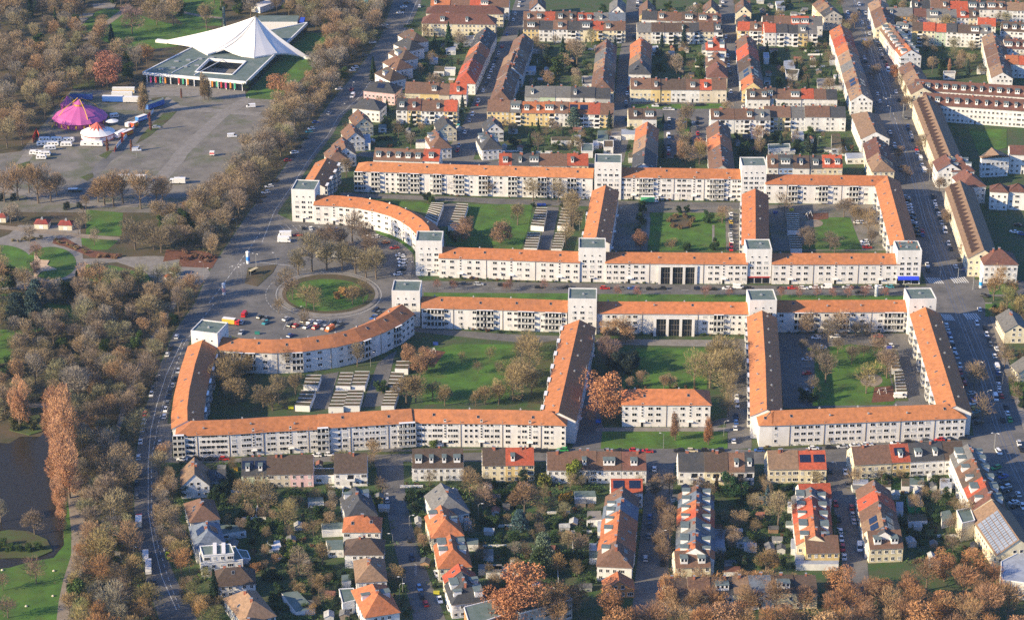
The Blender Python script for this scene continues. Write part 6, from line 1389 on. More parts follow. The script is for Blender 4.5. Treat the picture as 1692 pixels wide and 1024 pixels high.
for k, (x, y) in enumerate(((540,875),(800,880),(860,880),(1225,835),(420,920))): spot('thin', 'd2', x, y, .35)
for k, (x, y) in enumerate(((155,965),(215,960),(430,945),(860,920),(900,915),(1320,910),(1380,915),(1570,920),(1640,920))): spot('thin', 'b2', x, y, .5)
for k, (x, y) in enumerate(((190,930),(260,930),(330,930))): spot('thin', 'c2', x, y, .5)
spot('shrub', 'b2', 1165, 935, 1.3, 'leafy green bush before the long front block', 0, (.12,.17,.03)); spot('bare', 'b2', 780, 1010, .65, 'round bare tree at the head of the garden street', 0, (.38,.26,.13))
# street trees
for k, (x, y) in enumerate(((1190,900),(1300,905),(1640,915))): spot('thin', 'b1', x, y, .5, None, None, (.36,.16,.12))
for k, (x, y) in enumerate(((10,900),(235,905),(710,945),(840,950),(1280,955),(1440,950))): spot('thin', 'c1', x, y, .55, None, None, (.36,.16,.12))
for k, (x, y) in enumerate(((115,955),(230,955),(345,955),(450,955),(545,955),(655,950),(785,950))): spot('thin', 'd1', x, y, .55, f'young reddish street tree on the green strip, {nth(k+1)} from left', None, (.40,.17,.12))
for k, (x, y) in enumerate(((590,190),(670,370),(715,515),(890,590),(930,720),(1020,990),(930,640),(540,210))): spot('bare', 'd0', x, y, .72, None, None, (.30,.21,.13))
for k, (x, y) in enumerate(((875,60),(925,200),(1090,170),(1140,270),(1190,480),(1250,480),(1200,200),(1300,700))): spot('bare', 'd1', x, y, .65, None, None, (.30,.20,.13))
for k, (x, y) in enumerate(((1495,970),(1600,960),(1530,900))): spot('bare', 'd1', x, y, .8, None, None, (.42,.26,.12))
for k, (x, y) in enumerate(((1365,560),(1565,430),(1415,800),(1400,540))): spot('thin', 'd2', x, y, 1.1, None, None, (.34,.24,.13))
scatter(Q('d2',(1480,50),(1692,-10),(1692,700),(1620,640),(1560,300)), ['bare','evergreen','evergreen','shrub','thin'], 5, .5, .9, maxn=26)
for x, y, s in ((50,300,.8),(130,270,.7),(75,420,.8),(110,480,.7),(130,570,.75),(60,620,.8),(95,680,.7)): spot('bare', 'h', x, y, s, None, None, (.30,.20,.12))
spot('cedar', 'g', 855, 700, 1.0, 'large pale blue-green cedar in the middle garden', 0, (.16,.21,.13)); spot('evergreen', 'g', 830, 770, 1.1, 'dark green broad tree just before the pale cedar', 2, (.035,.06,.015))
spot('cedar', 'g', 715, 500, .75, 'blue spruce left above the pale cedar', 0, (.08,.15,.15)); spot('bare', 'g', 745, 390, 1.1, 'broad brown bare tree in the middle garden', 0, (.36,.22,.11)); spot('bare', 'g', 420, 280, .9, 'round bare tree in front of the yellow pair', 0, (.34,.24,.13))
spot('evergreen', 'g', 1040, 215, .95, 'bright yellow-green tree before the brown row', 2, (.17,.20,.02), 1.15); spot('shrub', 'g', 870, 220, 1.8, 'yellow-green bush before the brown row', 0, (.18,.19,.03)); spot('shrub', 'g', 985, 310, 1.6, 'golden shrub in the middle garden', 1, (.45,.25,.03))
spot('bare', 'g', 1080, 640, .7, None, 2, (.32,.23,.16)); spot('bare', 'g', 500, 360, .8, None, 2, (.30,.20,.14)); spot('evergreen', 'g', 600, 560, .6)
for k, (x, y, s) in enumerate(((765,1040,1.75),(640,1075,1.2))): spot('copper', 'g', x, y, s, f'large orange-brown tree at the bottom edge, {nth(k+1)} from right', 0, (.47,.20,.09))
for x, y, s in ((640,370,1.0),(700,390,.9),(560,360,.9)): spot('bare', 'f', x, y, s, None, 5, (.33,.25,.13))
spot('evergreen', 'f', 850, 655, 1.0, 'round bright green tree in the left garden', 0, (.09,.14,.015)); spot('bare', 'f', 880, 760, .8, 'low round bare tree in the left garden', 2, (.30,.23,.15)); spot('bare', 'f', 800, 470, .8)
for x, y, s in ((190,290,.9),(390,290,.8),(440,270,.9),(480,220,.7),(320,275,.7)): spot('evergreen', 'f', x, y, s, None, None, (.025,.055,.025))
spot('spruce', 'f', 380, 930, 1.1, 'dark green fir left of the lower avenue villas', 0, (.025,.055,.02)); spot('evergreen', 'f', 1205, 815, .6); spot('evergreen', 'g', 65, 310, .8); spot('evergreen', 'g', 80, 385, .7)
for x, y, s in ((490,285,1.0),(555,300,.8)): spot('evergreen', 'h', x, y, s, None, 2, (.03,.09,.03))
spot('spruce', 'h', 410, 260, .8, None, None, (.10,.07,.03)); spot('spruce', 'h', 712, 340, .7, 'small blue spruce behind the striped row', 0, (.09,.16,.19)); spot('bare', 'h', 775, 470, .95, 'pale bare tree between the striped and red rows', 3, (.42,.33,.18)); spot('bare', 'h', 705, 745, .75, None, 0, (.34,.22,.10)); spot('bare', 'h', 750, 740, .6, None, 0, (.40,.22,.08))
# copper tree belt at the bottom right
for k, (x, y, s) in enumerate(((1100,1005,.8),(1140,1000,.75),(1180,1010,.8),(1240,1005,.7),(1270,990,.7),(1330,1010,.85),(1385,985,1.0),(1375,1030,1.0),(1425,1010,.95),(1450,1000,.9),(1500,1000,1.1),(1530,975,1.0),(1560,960,.9),(1590,990,1.0),(1620,1000,1.0),(1560,1030,1.0),(1650,1015,1.0),(1490,1040,1.0),(1610,950,.85),(1640,975,.8),(1300,1040,.9),(1220,1045,.9),(1160,1050,.8),(1080,1045,.9),(1010,1020,.9),(1040,1050,.9))):
    spot('bare' if k % 3 else 'copper', 'p', x, y, s*.95, None, None, ((.44,.21,.09),(.40,.20,.10),(.36,.20,.11))[k % 3])
for k in range(17):
    spot('copper' if k % 4 == 0 else 'bare', 'p', 1035+k*40+rnd.uniform(-12,12), 1052+rnd.uniform(-6,22), rnd.uniform(.85,1.15), None, None, ((.46,.23,.10),(.40,.22,.12),(.42,.26,.13))[k % 3])
for k in range(9):
    spot('bare', 'p', 1400+k*33+rnd.uniform(-12,12), 1028+rnd.uniform(-8,8), rnd.uniform(.8,1.1), None, None, ((.46,.23,.10),(.40,.22,.12),(.42,.26,.13))[k % 3])
for k, (x, y) in enumerate(((120,860),(190,840),(300,850),(390,860),(480,850),(560,845),(650,850),(740,840),(830,850),(920,835),(150,930),(270,940),(420,935),(600,930),(760,930))):
    spot('bare', 'h', x, y+60, .72+.04*(k % 4), None, None, ((.46,.25,.11),(.42,.26,.13),(.38,.23,.12))[k % 3])
for x, y, s_ in ((850,1060,1.0),(930,1020,.95),(1000,1000,.9),(1060,960,.85),(940,1075,1.0)): spot('bare', 'g', x, y, s_, None, None, (.42,.25,.12))
for x, y, s_ in ((680,560,.9),(560,470,.8),(900,560,.8),(1020,700,.9),(640,300,.7)): spot('evergreen', 'g', x, y, s_, None, None, (.04,.085,.022))
# woods
W1 = ['bare']*9 + ['copper']*0 + ['evergreen']
scatter([(-30,-5),(40,-5),(42,60),(50,110),(110,115),(150,135),(150,150),(115,150),(40,240),(-30,262)], ['bare']*10, 8.2, .8, 1.25, avoid=[Q('a0',(740,60),(1080,150),(1080,330),(640,240))], maxn=75, mass=True)
scatter([(40,-5),(130,-5),(150,20),(110,60),(60,60)], ['evergreen','bare','spruce'], 6.5, .8, 1.2, maxn=26, mass=True)
scatter(Q('a0',(380,200),(560,250),(720,220),(700,330),(880,340),(940,470),(870,560),(620,600),(470,590),(300,600),(180,330)), ['bare']*6+['evergreen'], 8.0, .8, 1.2, maxn=34, mass=True)
scatter(Q('a0',(760,-30),(1100,-30),(1180,60),(1200,190),(1000,170),(900,100),(700,20)), ['bare','bare','evergreen'], 8, .8, 1.2, maxn=22, mass=True)
scatter(Q('a0',(1300,-40),(1692,-40),(1692,120),(1480,110),(1400,60)) , ['bare','evergreen'], 8, .8, 1.1, maxn=14, mass=True)
scatter([(440,-10),(640,-10),(628,45),(600,90),(560,140),(520,190),(480,245),(440,300),(405,345),(372,400),(345,430),(318,410),(300,405),(290,390),(330,352),(385,295),(440,240),(455,190),(500,160),(515,130),(520,100),(540,60),(500,40),(450,20)], ['bare']*11+['evergreen'], 6.6, .7, 1.15, avoid=[Q('b0',(-80,640),(160,650),(390,440),(440,300),(520,230),(470,215),(340,215),(240,300))], maxn=170, mass=True)
for k, (x, y, s) in enumerate(((120,320,1.0),(250,340,1.1),(330,330,.9),(680,350,1.0),(740,360,1.1),(800,340,.9),(915,375,1.1),(640,330,.85),(30,330,.9),(1060,360,.7),(1020,330,.8),(190,270,.8),(370,290,.8),(1300,400,.8))): spot('bare', 'a1', x, y, s*1.3, None, None, (.40,.26,.14))
for k, (x, y, s) in enumerate(((880,640,1.25),(1360,600,1.0),(1000,640,1.1),(1050,660,1.0))): spot('bare', 'a1', x, y, s, None, 2, (.26,.20,.12))
for k, (x, y, s) in enumerate(((615,610,.9),(120,460,.8),(195,590,1.0),(560,500,.8),(510,540,.8),(70,470,1.0))): spot('thin', 'a1', x, y, s, None, None, (.36,.28,.2))
scatter(Q('a1',(1010,400),(1400,420),(1350,600),(1200,640),(1060,600)), ['bare','evergreen','bare'], 6, .6, .9, maxn=16, mass=True)
scatter(Q('a1',(-40,820),(140,900),(240,960),(520,930),(560,860),(760,870),(1020,880),(1290,890),(1300,1023),(-40,1023)), ['bare']*6+['evergreen'], 6.8, .7, 1.1, avoid=MEAD, maxn=60, mass=True)
spot('cedar', 'a1', 240, 1010, 1.1, 'blue-green spreading conifer left of the park path', 0, (.09,.15,.14)); spot('spruce', 'a1', 510, 960, 1.1, 'very dark fir below the curved garden path', 0, (.015,.03,.025)); spot('cedar', 'a2', 220, 150, 1.3, 'wide dark blue-green conifer in the park meadow', 0, (.05,.085,.075)); spot('cedar', 'a2', 120, 150, 1.2, 'dark conifer at the left meadow edge', 0, (.05,.08,.07)); spot('evergreen', 'a1', 60, 900, 1.2); spot('bare', 'a1', 560, 380, .5)
PARK = [(-20,480),(120,490),(320,480),(318,520),(285,560),(262,610),(246,660),(230,705),(220,750),(216,800),(216,860),(222,910),(234,960),(250,1010),(275,1110),(120,1110),(112,1000),(118,930),(128,870),(132,800),(128,740),(120,700),(85,650),(60,640),(40,690),(-20,700)]
scatter(PARK, ['bare']*13 + ['evergreen']*2 + ['thin'], 7.2, .6, 1.15, n=9000, avoid=MEAD + [Q('a2',(60,800),(330,640),(330,800))], maxn=330, mass=True, group='bare brown trees of the park belt')
spot('bare', 'e', 600, 690, .8, 'golden yellow bare tree beside the park path', 5, (.50,.30,.07))
spot('bare', 'e', 215, 500, .8, 'pale bare tree on the pond island', 0, (.36,.26,.17)); spot('bare', 'e', 5, 420, .6)
for x, y in ((60,600),(120,600),(180,600),(240,590),(20,570),(-20,600)): spot('evergreen', 'e', x, y, .55, None, 1, (.06,.11,.02))
for x, y in ((110,820),(220,830),(180,790),(90,790)): spot('shrub', 'a2', x, y, 1.3, None, None, (.10,.10,.03))
for k, (x, y, s) in enumerate(((225,800,.8),(50,1010,.8),(20,840,.5))): spot('thin', 'e', x, y, s*1.2, None, None, (.3,.18,.13))
scatter([(252,770),(272,770),(292,830),(298,900),(320,950),(345,1015),(365,1060),(318,1060),(288,985),(268,930),(256,880),(252,820)], ['bare','bare','bare','shrub'], 4.8, .5, .8, maxn=42, mass=True, streets=True)
# gardens: shrubs and trees between the rows
NG = [(585,45),(1385,-5),(1395,30),(1480,255),(1420,262),(960,262),(560,240),(640,110)]
scatter(NG, ['shrub','shrub','evergreen','thin','bare','spruce','thin','evergreen'], 4.3, .42, .85, n=12000, houses=3.0, maxn=300, mass=True)
scatter(Q('d0',(780,0),(1692,0),(1692,520),(1100,500),(1040,330),(900,120)), ['shrub','evergreen','thin','bare'], 5.5, .45, .8, n=4500, houses=3.0, maxn=90, mass=True)
SG = [(285,765),(590,770),(660,770),(1100,770),(1600,770),(1640,900),(1560,935),(1000,950),(920,1024),(350,1024),(300,900)]
scatter(SG, ['shrub','shrub','shrub','evergreen','thin','evergreen','thin','shrub','bare'], 3.4, .36, .7, n=16000, houses=2.4, maxn=430, mass=True)
scatter([(470,452),(690,452),(690,560),(470,560)], ['shrub'], 6, .3, .4, n=0)
# planting strips in front of the estate blocks
for reg, a, b, n_, s in (('b1',(660,262),(1390,292),26,.42),('c1',(0,300),(540,312),16,.42),('c1',(750,318),(1500,325),18,.4),('d1',(30,330),(740,335),18,.4),('b1',(1230,825),(1692,845),12,.42),('c1',(0,848),(450,855),12,.38),('c1',(660,852),(980,860),10,.36),('c1',(1220,856),(1540,862),9,.36),('d1',(70,855),(860,858),24,.42),('b2',(1100,150),(1692,200),15,.55),('c2',(580,205),(940,215),8,.5),('c2',(1220,212),(1560,215),8,.42),('d2',(110,195),(950,192),20,.48),('a2',(1140,992),(1692,1000),16,.32),('b2',(440,950),(1692,922),30,.32),('c2',(710,796),(1350,796),16,.42),('d2',(10,935),(1330,855),34,.42),('b2',(0,455),(1000,215),26,.5),('b1',(400,468),(640,485),8,.45),('c2',(690,560),(1340,556),12,.5)):
    for k in range(n_):
        f = (k+rnd.uniform(.1,.9))/n_
        if rnd.random() < .82:
            w = at(reg, a[0]+(b[0]-a[0])*f, a[1]+(b[1]-a[1])*f + rnd.uniform(-2,3)); MASS.append(('shrub', w, s*rnd.uniform(.7,1.25)))

# the nearest ones stay single objects, the rest become one mass of each kind
MASS.sort(key=lambda m: m[1].y)
left = {'bare': 292 - sum(1 for o, k, e in TREES if k == 'bare'), 'shrub': 285 - sum(1 for o, k, e in TREES if k == 'shrub')}
REST = {'bare': [], 'shrub': []}
for kind, w, s in MASS:
    if left[kind] > 0 and not (kind == 'shrub' and s < .5): left[kind] -= 1; tree(kind, w, s)
    else: REST[kind].append((w, s))
label_trees()
def tone(name, cols, base):
    m = bpy.data.materials.new(name); m.use_nodes = True; n = m.node_tree.nodes; l = m.node_tree.links; b = n['Principled BSDF']; b.inputs['Roughness'].default_value = .9
    oi = n.new('ShaderNodeObjectInfo'); cr = n.new('ShaderNodeValToRGB'); cr.color_ramp.interpolation = 'CONSTANT'
    while len(cr.color_ramp.elements) < len(cols): cr.color_ramp.elements.new(.5)
    for i, c in enumerate(cols): cr.color_ramp.elements[i].position = i/len(cols); cr.color_ramp.elements[i].color = (*c, 1)
    g = n.new('ShaderNodeNewGeometry'); t = n.new('ShaderNodeTexNoise'); t.inputs['Scale'].default_value = .35; t.inputs['Detail'].default_value = 4; l.new(g.outputs['Position'], t.inputs['Vector'])
    mr = n.new('ShaderNodeMapRange'); mr.inputs[1].default_value = .3; mr.inputs[2].default_value = .7; mr.inputs[3].default_value = .6; mr.inputs[4].default_value = 1.1; l.new(t.outputs[0], mr.inputs[0])
    mx = n.new('ShaderNodeMix'); mx.data_type = 'RGBA'; mx.blend_type = 'MULTIPLY'; mx.inputs[0].default_value = 1
    l.new(oi.outputs['Random'], cr.inputs[0]); l.new(cr.outputs[0], mx.inputs[6]); l.new(mr.outputs[0], mx.inputs[7]); l.new(mx.outputs[2], b.inputs['Base Color'])
    return m
def mass(name, label, pts, kind, cols, cat, frac=1.0):
    wm = tone(name + '_tones', cols, None); kinds = bpy.data.collections.new(name + '_kinds')
    for tr, cr in PR[kind]:
        me = bpy.data.meshes.new(name + '_single'); bm_v = []; bm_f = []; mi = []
        for src, k in ((tr, 0), (cr, 1)):
            o_ = len(bm_v); bm_v += [v.co[:] for v in src.vertices]; bm_f += [tuple(i+o_ for i in p.vertices) for p in src.polygons]; mi += [k]*len(src.polygons)
        me.from_pydata(bm_v, [], bm_f); me.materials.append(M['bark']); me.materials.append(wm); me.polygons.foreach_set('material_index', mi)
        kinds.objects.link(bpy.data.objects.new(name + '_single', me))
    me = bpy.data.meshes.new(name); me.from_pydata([(w.x, w.y, .05) for w, s in pts], [], [])
    at_ = me.attributes.new('size', 'FLOAT', 'POINT'); at_.data.foreach_set('value', [s for w, s in pts])
    o = bpy.data.objects.new(name, me); COL.objects.link(o); tag(o, label, cat, None, 'stuff')
    ng = bpy.data.node_groups.new(name, 'GeometryNodeTree'); ng.interface.new_socket('Geometry', in_out='INPUT', socket_type='NodeSocketGeometry'); ng.interface.new_socket('Geometry', in_out='OUTPUT', socket_type='NodeSocketGeometry')
    n = ng.nodes; l = ng.links; gi = n.new('NodeGroupInput'); go = n.new('NodeGroupOutput'); iop = n.new('GeometryNodeInstanceOnPoints'); ci = n.new('GeometryNodeCollectionInfo')
    ci.inputs['Collection'].default_value = kinds; ci.inputs['Separate Children'].default_value = True; ci.inputs['Reset Children'].default_value = True
    rv = n.new('FunctionNodeRandomValue'); rv.data_type = 'FLOAT_VECTOR'; rv.inputs[0].default_value = (0,0,0); rv.inputs[1].default_value = (0,0,6.28)
    ri = n.new('FunctionNodeRandomValue'); ri.data_type = 'INT'; ri.inputs[4].default_value = 0; ri.inputs[5].default_value = len(PR[kind])-1
    na = n.new('GeometryNodeInputNamedAttribute'); na.data_type = 'FLOAT'; na.inputs[0].default_value = 'size'
    mp = n.new('GeometryNodeMeshToPoints'); l.new(gi.outputs[0], mp.inputs[0]); l.new(mp.outputs[0], iop.inputs['Points'])
    l.new(ci.outputs[0], iop.inputs['Instance']); iop.inputs['Pick Instance'].default_value = True
    l.new(ri.outputs[2], iop.inputs['Instance Index']); l.new(rv.outputs[0], iop.inputs['Rotation']); l.new(na.outputs[0], iop.inputs['Scale']); l.new(iop.outputs[0], go.inputs[0])
    mo = o.modifiers.new('instances', 'NODES'); mo.node_group = ng
    return o
mass('distant_woodland', 'brown leafless woodland filling the upper left and the belt beside the avenue', REST['bare'], 'bare', [(.42,.30,.17),(.35,.26,.155),(.37,.30,.16),(.32,.235,.16),(.43,.265,.14),(.29,.27,.14),(.31,.265,.21),(.27,.205,.145)], 'woodland')
mass('low_planting', 'low shrubs lining the block fronts and filling the far gardens', REST['shrub'], 'shrub', [(.05,.10,.025),(.08,.12,.03),(.17,.12,.06),(.10,.13,.04),(.05,.08,.03),(.24,.13,.07)], 'shrubbery')
# undergrowth: leafy litter clumps and hedgy greens no one could count
def undergrowth(name, label, poly, n_, col, rmin, rmax, hmax, avoid=(), houses=1.2, leaves=34):
    mb = MB(); r_ = random.Random(len(name)*3+n_); xs = [p[0] for p in poly]; ys = [p[1] for p in poly]; k = 0; tries = 0
    while k < n_ and tries < n_*8:
        tries += 1; p = (r_.uniform(min(xs), max(xs)), r_.uniform(min(ys), max(ys)))
        if not inpoly(p, poly) or any(inpoly(p, a) for a in avoid) or any(inpoly(p, a) for a in STREETP): continue
        w = G(*p)
        if houses and not clear_of_houses(w, houses): continue
        k += 1; R_ = r_.uniform(rmin, rmax); H_ = r_.uniform(.3, 1)*hmax; ex = r_.choice((1, 1, 2.2))
        for _ in range(leaves):
            c = Vector((w.x + r_.gauss(0,.5)*R_*ex, w.y + r_.gauss(0,.5)*R_, r_.random()**.7*H_)); a = r_.uniform(0,6.28); q_ = .32*r_.uniform(.6,1.3)
            mb.poly([c + Vector((math.cos(a)*q_, math.sin(a)*q_, -q_*.5)), c + Vector((math.cos(a+2.2)*q_, math.sin(a+2.2)*q_, r_.uniform(-.3,.3)*q_)), c + Vector((math.cos(a+4)*q_, math.sin(a+4)*q_, q_))], 0)
    o = mb.build(name, col); tag(o, label, 'undergrowth', None, 'stuff'); return o
M['under_green'] = mat('garden_greens', (.085,.14,.035), .85, .5, .12, col2=(.035,.075,.022), detail=5)
M['under_brown'] = mat('woodland_undergrowth', (.17,.125,.07), .9, .5, .1, col2=(.06,.075,.03), detail=5)
undergrowth('garden_undergrowth', 'mixed low greenery of the south gardens', SG, 900, M['under_green'], 1.0, 2.6, 1.8)
undergrowth('north_garden_undergrowth', 'mixed low greenery of the north gardens', NG, 800, M['under_green'], 1.2, 3.0, 2.0, leaves=24)
undergrowth('park_undergrowth', 'brown scrub beneath the park trees', PARK, 800, M['under_brown'], 1.2, 3.4, 1.8, avoid=MEAD, houses=0, leaves=26)
undergrowth('belt_undergrowth', 'brown scrub beneath the belt of trees beside the avenue', [(640,-10),(628,45),(600,90),(560,140),(520,190),(480,245),(440,300),(405,345),(372,400),(345,430),(318,410),(300,405),(290,390),(330,352),(385,295),(440,240),(455,190),(500,160),(540,60),(560,0)], 400, M['under_brown'], 1.2, 3.2, 2.0, houses=0, leaves=26)
# ------------------------------------------------------------------ garages, sheds, kiosks, lamps and other small things
def quadbox(t, pts, z0, z1, m, name='wall', top=None, color=None):
    mb = MB(); mb.prism([(p.x-t.location.x, p.y-t.location.y) for p in pts], z0, z1, 0, 1 if top else 0); return mb.build(name, [m] + ([top] if top else []), t, color=color)
M['pale_roof'] = mat('pale_sheet_roof', (.36,.39,.45), .5, .25, .4)
M['garage_roof'] = mat('brown_gravel_roof', (.13,.085,.055), .95, .4, .4, col2=(.06,.07,.03))
GARN = [0]
def garages(where, reg, quad, n, z=2.7):
    P = [G(a, b, z) for a, b in Q(reg, *quad)]; c = sum(P, Vector())/4; GARN[0] += 1
    t = thing('garage_row', f'flat garage row with white dividers, {where}', 'garages', (c.x, c.y, 0), 0, 'flat garage rows in the courts')
    quadbox(t, P, 0, z, M['trim'], 'wall', M['garage_roof']); o = t.location
    for k in range(n+1):
        f = k/n; a = P[0].lerp(P[3], f); b = P[1].lerp(P[2], f); d = b-a; L = d.length
        mb = MB(); mb.box(0,-.13,z-.05,L,.13,z+.14,0); put('divider', mb.mesh('divider', [M['trim']]), t, (a.x-o.x, a.y-o.y, 0), math.atan2(d.y, d.x))
    for k in range(n):
        a = P[3].lerp(P[0], (k+.15)/n) if n else P[3]; b = P[3].lerp(P[0], (k+.85)/n); d = b-a
        mb = MB(); mb.box(0,-.05,.1,d.length,.05,2.2,0); put('garage_door', mb.mesh('garage_door', [M['metal']]), t, (a.x-o.x-.05, a.y-o.y, 0), math.atan2(d.y, d.x))
for w_, r_, q_, n_ in (('rear left of the upper lawn','b1',((1150,335),(1232,338),(1185,465),(1112,425)),8), ('second from left on the upper lawn','b1',((1318,340),(1392,345),(1345,492),(1260,487)),9),
    ('upper left beside the leaning wing drive','c1',((180,366),(253,368),(230,490),(145,483)),7), ('lower left beside the leaning wing drive','c1',((125,530),(208,530),(185,632),(100,630)),6), ('upper right beside the leaning wing drive','c1',((345,372),(410,378),(385,490),(318,485)),6), ('lower right beside the leaning wing drive','c1',((305,532),(370,535),(345,635),(278,635)),6),
    ('upper one in the right court','d1',((150,408),(230,408),(235,518),(155,515)),8), ('lower one in the right court','d1',((165,542),(240,542),(250,635),(175,635)),6),
    ('smallest, below the curved block','b2',((340,470),(437,470),(415,540),(320,535)),3), ('behind the left front block with leafy roof','b2',((305,570),(400,572),(360,672),(265,668)),4),
    ('middle group, upper left','b2',((560,455),(645,455),(625,545),(530,542)),4), ('middle group, upper right','b2',((655,447),(750,447),(720,540),(632,540)),4), ('middle group, lower left','b2',((525,572),(610,572),(580,680),(482,680)),5), ('middle group, lower right','b2',((612,567),(712,567),(685,672),(580,672)),5),
    ('right of the court drive, top','b2',((925,380),(1010,380),(1000,432),(915,430)),2), ('right of the court drive, middle','b2',((890,452),(975,455),(945,545),(865,545)),4), ('right of the court drive, bottom','b2',((855,575),(940,575),(910,672),(825,672)),5),
    ('upper one in the lower right court','d2',((808,330),(865,330),(895,430),(835,430)),5), ('lower one in the lower right court','d2',((850,445),(905,440),(932,580),(862,580)),7)):
    garages(w_, r_, q_, n_)
def flat(label, reg, quad, z, wall=(.74,.73,.71), name='flat_house', cat='building', roof='flat_roof', wins=True, group=None, z0=0, parent=None):
    P = [G(a, b, z) for a, b in Q(reg, *quad)]; c = sum(P, Vector())/4
    t = parent or thing(name, label, cat, (c.x, c.y, 0), 0, group)
    quadbox(t, P, z0, z, M['house_plaster'], 'wall', M[roof], wall); o = t.location
    for a, b in zip(P, P[1:]+P[:1]):
        d = b-a; L = d.length; ang = math.atan2(d.y, d.x)
        if z > 3.5:
            mb = MB(); mb.box(0,-.15,z-.1,L,.15,z+.25,0); put('parapet', mb.mesh('parapet', [M['trim']]), t, (a.x-o.x, a.y-o.y, 0), ang)
    if wins:
        a, b = P[3], P[2]; d = b-a; L = d.length; k = max(1, int(L/2.8)); ang = math.atan2(d.y, d.x); dd = d.normalized(); nn = Vector((dd.y, -dd.x, 0))
        for f in range(max(1, int((z-z0)/2.9))):
            for i in range(k):
                p = a + dd*((i+.5)*L/k) + nn*.02; put('window', WM['h'][(i*7+f*3) % 2] if i % 3 else WM['H'][0], t, (p.x-o.x, p.y-o.y, z0+.9+f*2.9), ang)
    return t
# the flat-roofed villa and its neighbours
t = flat('white modern villa with stepped flat roofs and roof terrace by the avenue', 'f', ((283,600),(500,585),(545,665),(295,685)), 6.2, name='flat_roofed_villa')
flat('', 'f', ((290,585),(470,572),(492,628),(308,640)), 9.3, z0=6.2, parent=t); flat('', 'f', ((485,600),(570,612),(590,660),(505,650)), 4.6, parent=t)
for k, (x, y) in enumerate(((378,600),(430,600))):
    p = at('f', x, y, 9.4); mb = MB(); mb.box(-.7,-4,0,.7,4,.5,0); put('roof_light', mb.mesh('roof_light', [M['membrane']]), t, p - t.location, .12)
flat('low garage block with grey-green roof in the left garden', 'f', ((775,860),(870,850),(975,952),(862,975)), 2.9, roof='garage_roof' if False else 'flat_roof', name='garage_block', wins=False)
flat('white flat annex with brown roof between two row houses', 'f', ((967,122),(1090,122),(1090,165),(967,165)), 3.6, roof='garage_roof', name='annex')
flat('small garden house with pink flat roof beside the orange hipped house', 'f', ((1012,447),(1140,440),(1150,480),(1018,487)), 3.2, name='garden_house', wins=False)
flat('white garage with glazed terrace beside the dark hipped house', 'f', ((1040,548),(1140,545),(1145,605),(1055,607)), 3.2, name='garden_house')
flat('grey roofed terrace annex beside the tan house', 'f', ((1133,755),(1185,748),(1190,790),(1135,795)), 3.0, name='garden_house', wins=False)
flat('white terrace block attached left of the orange villa', 'f', ((1118,840),(1205,835),(1215,905),(1140,925)), 5.2, name='terrace_annex')
flat('low white annex with pink roof beside the slate house', 'f', ((400,450),(520,460),(565,490),(420,512)), 3.0, name='garden_house')
flat('white garden shed with grey roof in the left garden', 'f', ((932,293),(1022,290),(1028,318),(932,320)), 2.6, name='garden_shed', cat='shed', wins=False)
flat('pale square greenhouse roof in the left garden', 'f', ((688,552),(765,548),(778,603),(702,608)), 1.2, name='greenhouse', cat='greenhouse', roof='membrane', wins=False)
flat('tan flat roofed school building at the bottom edge', 'g', ((385,948),(580,898),(625,990),(420,1060)), 7, (.50,.22,.10), name='flat_building')
flat('long grey flat roofed building behind the bottom copper tree', 'g', ((590,905),(915,828),(1030,900),(720,985)), 8, (.5,.48,.46), name='flat_building')
flat('glazed veranda roof before the slate front house', 'g', ((298,905),(490,888),(508,915),(308,945)), 2.8, roof='membrane', name='veranda', wins=False)
flat('garden house with cream roof left of the long row', 'g', ((1120,375),(1200,372),(1205,425),(1115,430)), 3.2, name='garden_house', roof='concrete_path')
flat('white flat garage in the middle garden, top right', 'g', ((1040,255),(1165,252),(1172,290),(1045,292)), 3.0, name='garden_house')
flat('cream commercial box with black roof hatch behind the tall row', 'i', ((737,415),(812,400),(838,470),(768,485)), 8, (.70,.62,.46), name='flat_building', wins=False)
flat('pale blue roofed hall at the bottom right corner', 'i', ((985,700),(1180,600),(1200,830),(990,800)), 7, (.6,.6,.6), name='flat_building', roof='pale_roof')
flat('white terrace house yard block behind the tall row', 'i', ((650,420),(700,410),(720,460),(655,475)), 3.2, name='garden_house', wins=False)
flat('green garden pavilion between two rows', 'i', ((460,335),(535,330),(552,385),(470,392)), 3.0, (.02,.35,.12), name='garden_shed', cat='shed', wins=False)
flat('brown roofed garage in the rear yards', 'i', ((465,438),(565,432),(575,470),(470,476)), 2.8, name='garage_block', roof='garage_roof', wins=False)
for k, (x0, y0, x1, y1, rf) in enumerate(((370,235,425,300,'lawn'),(430,235,475,280,'garage_roof'),(475,232,555,272,'flat_roof'),(645,235,710,290,'pale_roof'),(700,215,770,255,'pale_roof'),(320,230,372,285,'garage_roof'),(160,240,245,268,'pale_roof'),(400,365,440,415,'pale_roof'),(735,275,790,310,'flat_roof'))):
    flat(f'flat yard roof behind the row facing the right front block, {nth(k+1)} of nine', 'i', ((x0,y0),(x1,y0),(x1,y1),(x0,y1)), 3.0 if rf != 'lawn' else 1.0, roof=rf, name='yard_annex', wins=False, group='flat yard roofs')
